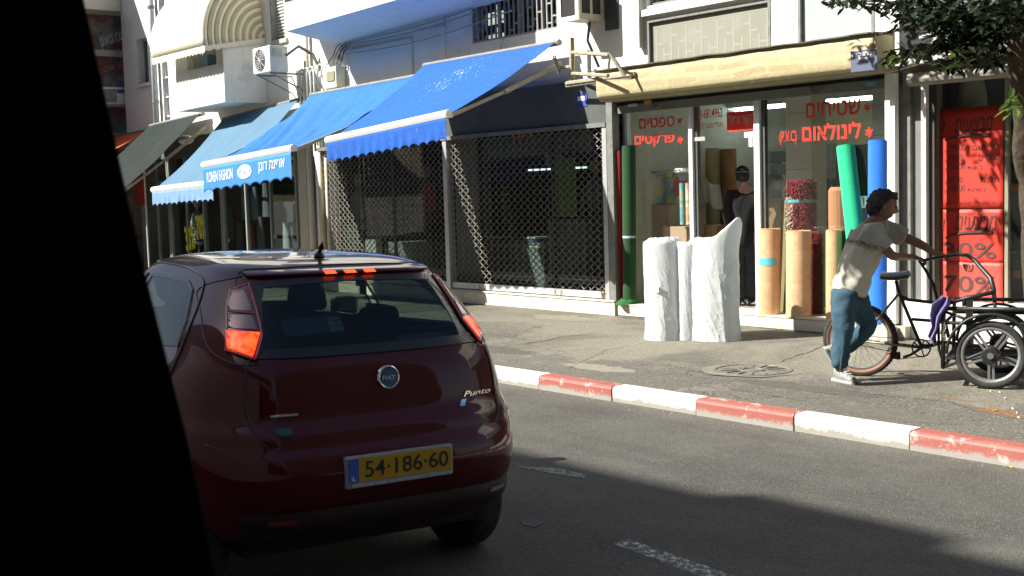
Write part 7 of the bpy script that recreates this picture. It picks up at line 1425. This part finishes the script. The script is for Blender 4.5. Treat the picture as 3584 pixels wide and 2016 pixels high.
for px in (1866, 1888): q = V(px, 775, dY - .05); b = MB(); b.grid(lambda u, v: Vector((q.x, dY - .1, .36)) + bk * (-.05 + .25 * v) + right * math.cos(u * 6.283) * .05 * math.sin(v * 2.8 + .2) + up * (.05 + .045 * math.sin(u * 6.283)) * math.sin(v * 2.6 + .4), 16, 12, True); b.build('shoe', CBLK, m2, smooth=True)
# ---- driver in the car
cm = Matrix.Translation((OX, OYC, 0)) @ car.rotation_euler.to_matrix().to_4x4()
CL = lambda x, y, z: cm @ Vector((x, y, z))
m3 = thing('person', 'driver of the dark red car, a dark silhouette behind the seat', 'person', CL(-.36, 2.2, .62))
Vr = [CL(-.36, 2.2, .72), CL(-.36, 2.12, .95), CL(-.36, 2.08, 1.12), CL(-.36, 2.1, 1.25), CL(-.36, 2.1, 1.32), CL(-.54, 2.12, 1.12), CL(-.58, 2.3, .95), CL(-.46, 2.5, 1.08), CL(-.18, 2.12, 1.12), CL(-.14, 2.3, .95), CL(-.26, 2.5, 1.08)]
Er = [(0, 1), (1, 2), (2, 3), (3, 4), (2, 5), (5, 6), (6, 7), (2, 8), (8, 9), (9, 10)]; Rr = [(.16, .12), (.16, .12), (.17, .12), .06, .06, .06, .05, .035, .06, .05, .035]
hand_edges(Vr, Er, Rr, 7, Vr[7], CL(-.46, 2.56, 1.12), (CL(0, 1, 0) - CL(0, 0, 0)), (CL(1, 0, 0) - CL(0, 0, 0)), -up, 1.); hand_edges(Vr, Er, Rr, 10, Vr[10], CL(-.26, 2.56, 1.12), (CL(0, 1, 0) - CL(0, 0, 0)), (CL(1, 0, 0) - CL(0, 0, 0)), -up, 1.)
k0 = len(Vr); Vr += [CL(-.46, 2.3, .74), CL(-.46, 2.68, .80), CL(-.44, 2.9, .50), CL(-.26, 2.3, .74), CL(-.26, 2.68, .80), CL(-.28, 2.9, .50)]; Rr += [.085, .06, .045] * 2; Er += [(0, k0), (k0, k0 + 1), (k0 + 1, k0 + 2), (0, k0 + 3), (k0 + 3, k0 + 4), (k0 + 4, k0 + 5)]
skin('body', Vr, Er, Rr, mat('driver_clothes', (.05, .04, .035), .85), m3, sub=2, voxel=.012, extra=[head_mesh(CL(-.36, 2.12, 1.40), CL(0, 1, 0) - CL(0, 0, 0), up, .105)])
hair_mesh(CL(-.36, 2.12, 1.40), CL(0, 1, 0) - CL(0, 0, 0), up, .108, low=-.5, front=.4).build('hair', HAIR, m3, smooth=True)
# ================================================================ tree at the right edge
BARK = mat('bark', (.055, .042, .025), .9, var=.35, vs=8, bump=.9, bs=18, stain=(.10, .085, .05), stain_amt=.5, stain_s=5)
tr = thing('street_tree', 'dark leaved street tree whose trunk and hanging branches fill the top right corner', 'tree', (-4.6, 11.0, .19))
def limb(pts, r0, r1, nm='branch'):
    n = len(pts); b = MB(); P = []
    for k in range((n - 1) * 6 + 1):
        i = min(k // 6, n - 2); t = (k - i * 6) / 6; P.append(Vector(pts[i]).lerp(Vector(pts[i + 1]), t) + Vector((noise.noise(Vector((k * .4, i, r0 * 9))), noise.noise(Vector((k * .4, 5, r0 * 7))), 0)) * r0 * .14)
    b.tube(P, [r0 + (r1 - r0) * k / (len(P) - 1) for k in range(len(P))], 10); return b.build(nm, BARK, tr, smooth=True)
limb([(V(2625, 700, 11.05).x, 11.05, .1), tuple(V(2618, 600, 11.0)), tuple(V(2600, 420, 10.8)), tuple(V(2588, 250, 10.4)), tuple(V(2574, 100, 10.1)), tuple(V(2572, -40, 10)), (-5.2, 9.9, 5.4)], .17, .12, 'trunk')
BR = [[(-5.0, 9.95, 3.3), (-5.5, 10.0, 3.25), (-6.1, 10.2, 3.35), (-6.9, 10.3, 3.3)], [(-5.1, 9.9, 3.7), (-5.7, 9.6, 3.9), (-6.6, 9.7, 3.9), (-7.4, 9.9, 3.75)], [(-5.1, 9.9, 4.1), (-5.6, 10.4, 4.5), (-6.4, 10.7, 4.7)], [(-4.9, 9.9, 3.0), (-4.6, 9.4, 3.4), (-4.0, 9.2, 3.6)], [(-5.2, 9.9, 4.8), (-6, 9.4, 5.2), (-7.2, 9.2, 5.2)], [(-4.7, 10, 2.3), (-4.95, 9.9, 2.45), (-5.05, 9.85, 2.5)], [(-5.1, 9.9, 4.3), (-4.3, 10.3, 4.8), (-3.4, 10.4, 5.0)]]
for p in BR: limb(p, .05, .012)
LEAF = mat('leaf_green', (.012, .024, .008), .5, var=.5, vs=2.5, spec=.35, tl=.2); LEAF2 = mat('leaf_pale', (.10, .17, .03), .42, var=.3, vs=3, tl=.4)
def leaves(cl, nm, m, L=(.085, .145)):
    b = MB()
    for (c, R, n) in cl:
        c = Vector(c)
        for _ in range(n):
            d = Vector((random.gauss(0, 1), random.gauss(0, 1), random.gauss(0, .75))).normalized() * random.random() ** .45; p = c + Vector((d.x * R[0], d.y * R[1], d.z * R[2]))
            a = random.random() * 6.283; t = Vector((math.cos(a), math.sin(a), random.uniform(-1.1, .1))).normalized(); s = t.cross(Vector((random.uniform(-.5, .5), random.uniform(-.5, .5), 1))).normalized(); nn_ = s.cross(t); l_ = random.uniform(*L); w = l_ * .21
            b.add([p, p + t * l_ * .35 + s * w + nn_ * w * .25, p + t * l_ * .7 + s * w * .8 + nn_ * w * .2, p + t * l_, p + t * l_ * .7 - s * w * .8 + nn_ * w * .2, p + t * l_ * .35 - s * w + nn_ * w * .25, p + t * l_ * .5 - nn_ * w * .12], [(0, 1, 6), (1, 2, 6), (2, 3, 6), (3, 4, 6), (4, 5, 6), (5, 0, 6)])
    o = b.build(nm, m, tr); stuff(o); return o
q = lambda x, y, Y: tuple(V(x, y, Y))
CL_ = []
for (x, y, Y, R, n) in [(2470, 55, 10.2, (.5, .35, .28), 420), (2400, 32, 10.0, (.42, .35, .22), 250), (2330, 25, 10.1, (.42, .3, .18), 200), (2430, 104, 10.2, (.38, .3, .14), 170), (2340, 118, 10.3, (.30, .2, .08), 60), (2285, 128, 10.4, (.26, .15, .07), 44), (2250, 148, 10.4, (.13, .1, .06), 26), (2490, 125, 10.0, (.2, .25, .10), 70), (2180, 2, 10.2, (.30, .25, .07), 60), (2110, -2, 10.3, (.20, .2, .045), 26), (2270, 5, 10.2, (.35, .25, .10), 90), (2520, 30, 9.9, (.3, .3, .22), 200), (2560, 10, 9.6, (.3, .3, .3), 200), (2470, 160, 10.2, (.34, .2, .06), 60), (2390, 150, 10.3, (.30, .2, .07), 60), (2230, 60, 10.4, (.0001, .0001, .0001), 0)]:
    CL_.append((q(x, y, Y), R, n))
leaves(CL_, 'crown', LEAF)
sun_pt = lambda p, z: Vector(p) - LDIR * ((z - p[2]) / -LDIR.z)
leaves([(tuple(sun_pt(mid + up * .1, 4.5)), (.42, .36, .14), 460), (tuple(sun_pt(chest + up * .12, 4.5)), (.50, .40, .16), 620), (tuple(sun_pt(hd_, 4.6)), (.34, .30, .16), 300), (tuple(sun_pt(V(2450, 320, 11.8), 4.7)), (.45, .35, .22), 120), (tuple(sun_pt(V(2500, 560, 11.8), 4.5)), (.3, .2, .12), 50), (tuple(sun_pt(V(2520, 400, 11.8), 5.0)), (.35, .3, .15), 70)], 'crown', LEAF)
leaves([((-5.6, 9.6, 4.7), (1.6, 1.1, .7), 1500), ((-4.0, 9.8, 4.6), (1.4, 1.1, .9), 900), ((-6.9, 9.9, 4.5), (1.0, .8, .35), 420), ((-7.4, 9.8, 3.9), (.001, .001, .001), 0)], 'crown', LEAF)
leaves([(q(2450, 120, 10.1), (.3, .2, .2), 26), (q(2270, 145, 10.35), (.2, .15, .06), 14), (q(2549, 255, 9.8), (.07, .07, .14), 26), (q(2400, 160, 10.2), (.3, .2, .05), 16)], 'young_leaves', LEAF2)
for (a, c) in (((2440, 140), (2230, 185)), ((2500, 120), (2290, 135)), ((2480, 70), (2330, 60)), ((2420, 20), (2120, 2)), ((2530, 150), (2450, 160))): limb([q(*a, 10.1), q((a[0] + c[0]) / 2, (a[1] + c[1]) / 2 - 6, 10.2), q(*c, 10.35)], .012, .004, 'twig')
# ================================================================ the bus the view is taken from: window wall, roof, curtain
BUSM = mat('bus_paint', (.55, .53, .50), .4); BIN = mat('bus_lining', (.03, .03, .028), .9)
bus = thing('bus', 'small bus around the viewpoint, seen only as the dark frame', 'bus', (-4, -.5, .35))
YB = .60; wx0, wx1, wz0, wz1 = -2.75, .9, 1.02, 2.36
b = MB(); wall(b, -9.6, 1.6, .38, 2.60, YB, .05, [(wx0, wx1, wz0, wz1)]); b.build('side_panel', BUSM, bus)
b = MB(); b.box(-9.6, 1.6, -1.75, YB + .05, 2.602, 2.66); b.build('roof', BUSM, bus); b = MB(); b.box(-9.6, 1.6, -1.75, -1.70, .38, 2.60); b.build('far_side', BUSM, bus)
b = MB(); b.box(-9.6, 1.6, -1.695, YB - .005, .36, .40); b.build('floor', BIN, bus); b = MB(); b.box(1.55, 1.6, -1.695, YB - .005, .41, 2.6); b.box(-9.6, -9.55, -1.695, YB - .005, .41, 2.6); b.build('end_wall', BIN, bus)
for x in (-8.2, .3):
    for y in (-1.45, .42): b = MB(); b.lathe((x, y, .42), (0, 1, 0), [(-.12, .001), (-.12, .38), (-.1, .42), (.1, .42), (.12, .38), (.12, .001)], 28); b.build('wheel', RUBBER, bus)
b = MB()
for k in range(7): pass
b.box(-7.6, -6.6, -.3, YB - .10, 2.662, 2.76); b.build('roof_vent', BUSM, bus, bevel=.05)
# curtain: gathered cloth hanging inside the window
CY = .50
cu = thing('curtain', 'dark bus window curtain hanging in folds at the left, out of focus', 'curtain', (-1.9, CY, .6))
def edge_x(z):   # right hem of the curtain seen from (205,0) to (545,1449)
    t0, t1 = V(203, 0, CY), V(548, 1449, CY); t = (z - t0.z) / (t1.z - t0.z); bow = .0
    mids = [(0, 203), (217, 262), (430, 307), (640, 352), (880, 412), (1100, 462), (1449, 546)]
    return t0.x + (t1.x - t0.x) * t
EDG = [V(x, y, CY) for y, x in [(-120, 180), (0, 205), (217, 255), (430, 302), (640, 350), (880, 412), (1100, 468), (1300, 512), (1449, 545), (1600, 575), (2600, 760)]]
def ex(z):
    for a, c in zip(EDG, EDG[1:]):
        if z >= c.z: return a.x + (c.x - a.x) * (z - a.z) / (c.z - a.z)
    return EDG[-1].x
def cf(u, v):
    z = EDG[0].z + (EDG[-1].z - EDG[0].z) * v; xr = ex(z); x = xr - (1 - u) * (1.7 + .0 * v); f = .030 * math.sin(u * 46 + v * 2.2 + math.sin(u * 9) * 1.5) + .012 * math.sin(u * 97 + v)
    return (x, CY + f * min(1, (1 - u) * 2.5 + .04), z)
b = MB(); b.grid(cf, 200, 30); b.build('cloth', mat('curtain_cloth', (.014, .016, .010), 1.0, var=.15, spec=0.), cu, smooth=True, solid=.003)
b = MB(); b.tube([(-4.2, CY, EDG[0].z + .01), (1.2, CY, EDG[0].z + .01)], .012, 8); b.build('curtain_rail', GREYMETAL, cu)

# ================================================================ the street behind the viewpoint (never in view; it shades and is mirrored)
opp = thing('opposite_building', 'long shaded block across the street behind the viewpoint', 'building', (-12, -10, .14))
OPP = mat('opposite_render', (.07, .055, .045), .9, var=.1)
b = MB(); b.box(-46, 22, -18, -9.0, .1, 14.45); b.build('wall', OPP, opp)
b = MB(); b.box(-14.1, -12.6, -10.4, -9.0, 14.451, 14.75); b.build('roof_box', OPP, opp, bevel=.12)
for k in range(18):
    for j in range(4):
        x = -44 + k * 3.6; b = MB(); b.box(x, x + 1.5, -9.03, -8.99, 1.5 + j * 3.3, 3.1 + j * 3.3); b.build('window', DKGLASS, opp)
fbk = thing('unseen_dark_block', 'unseen dark block added behind the viewpoint to darken the car reflections', 'building', (34, 4, .1))  # out of view, added tall and dark so the car's rear mirrors less sky
b = MB(); b.box(30, 40, -9, 20, 0, 28); b.build('wall', mat('dark_block', (.018, .019, .015), .9), fbk)
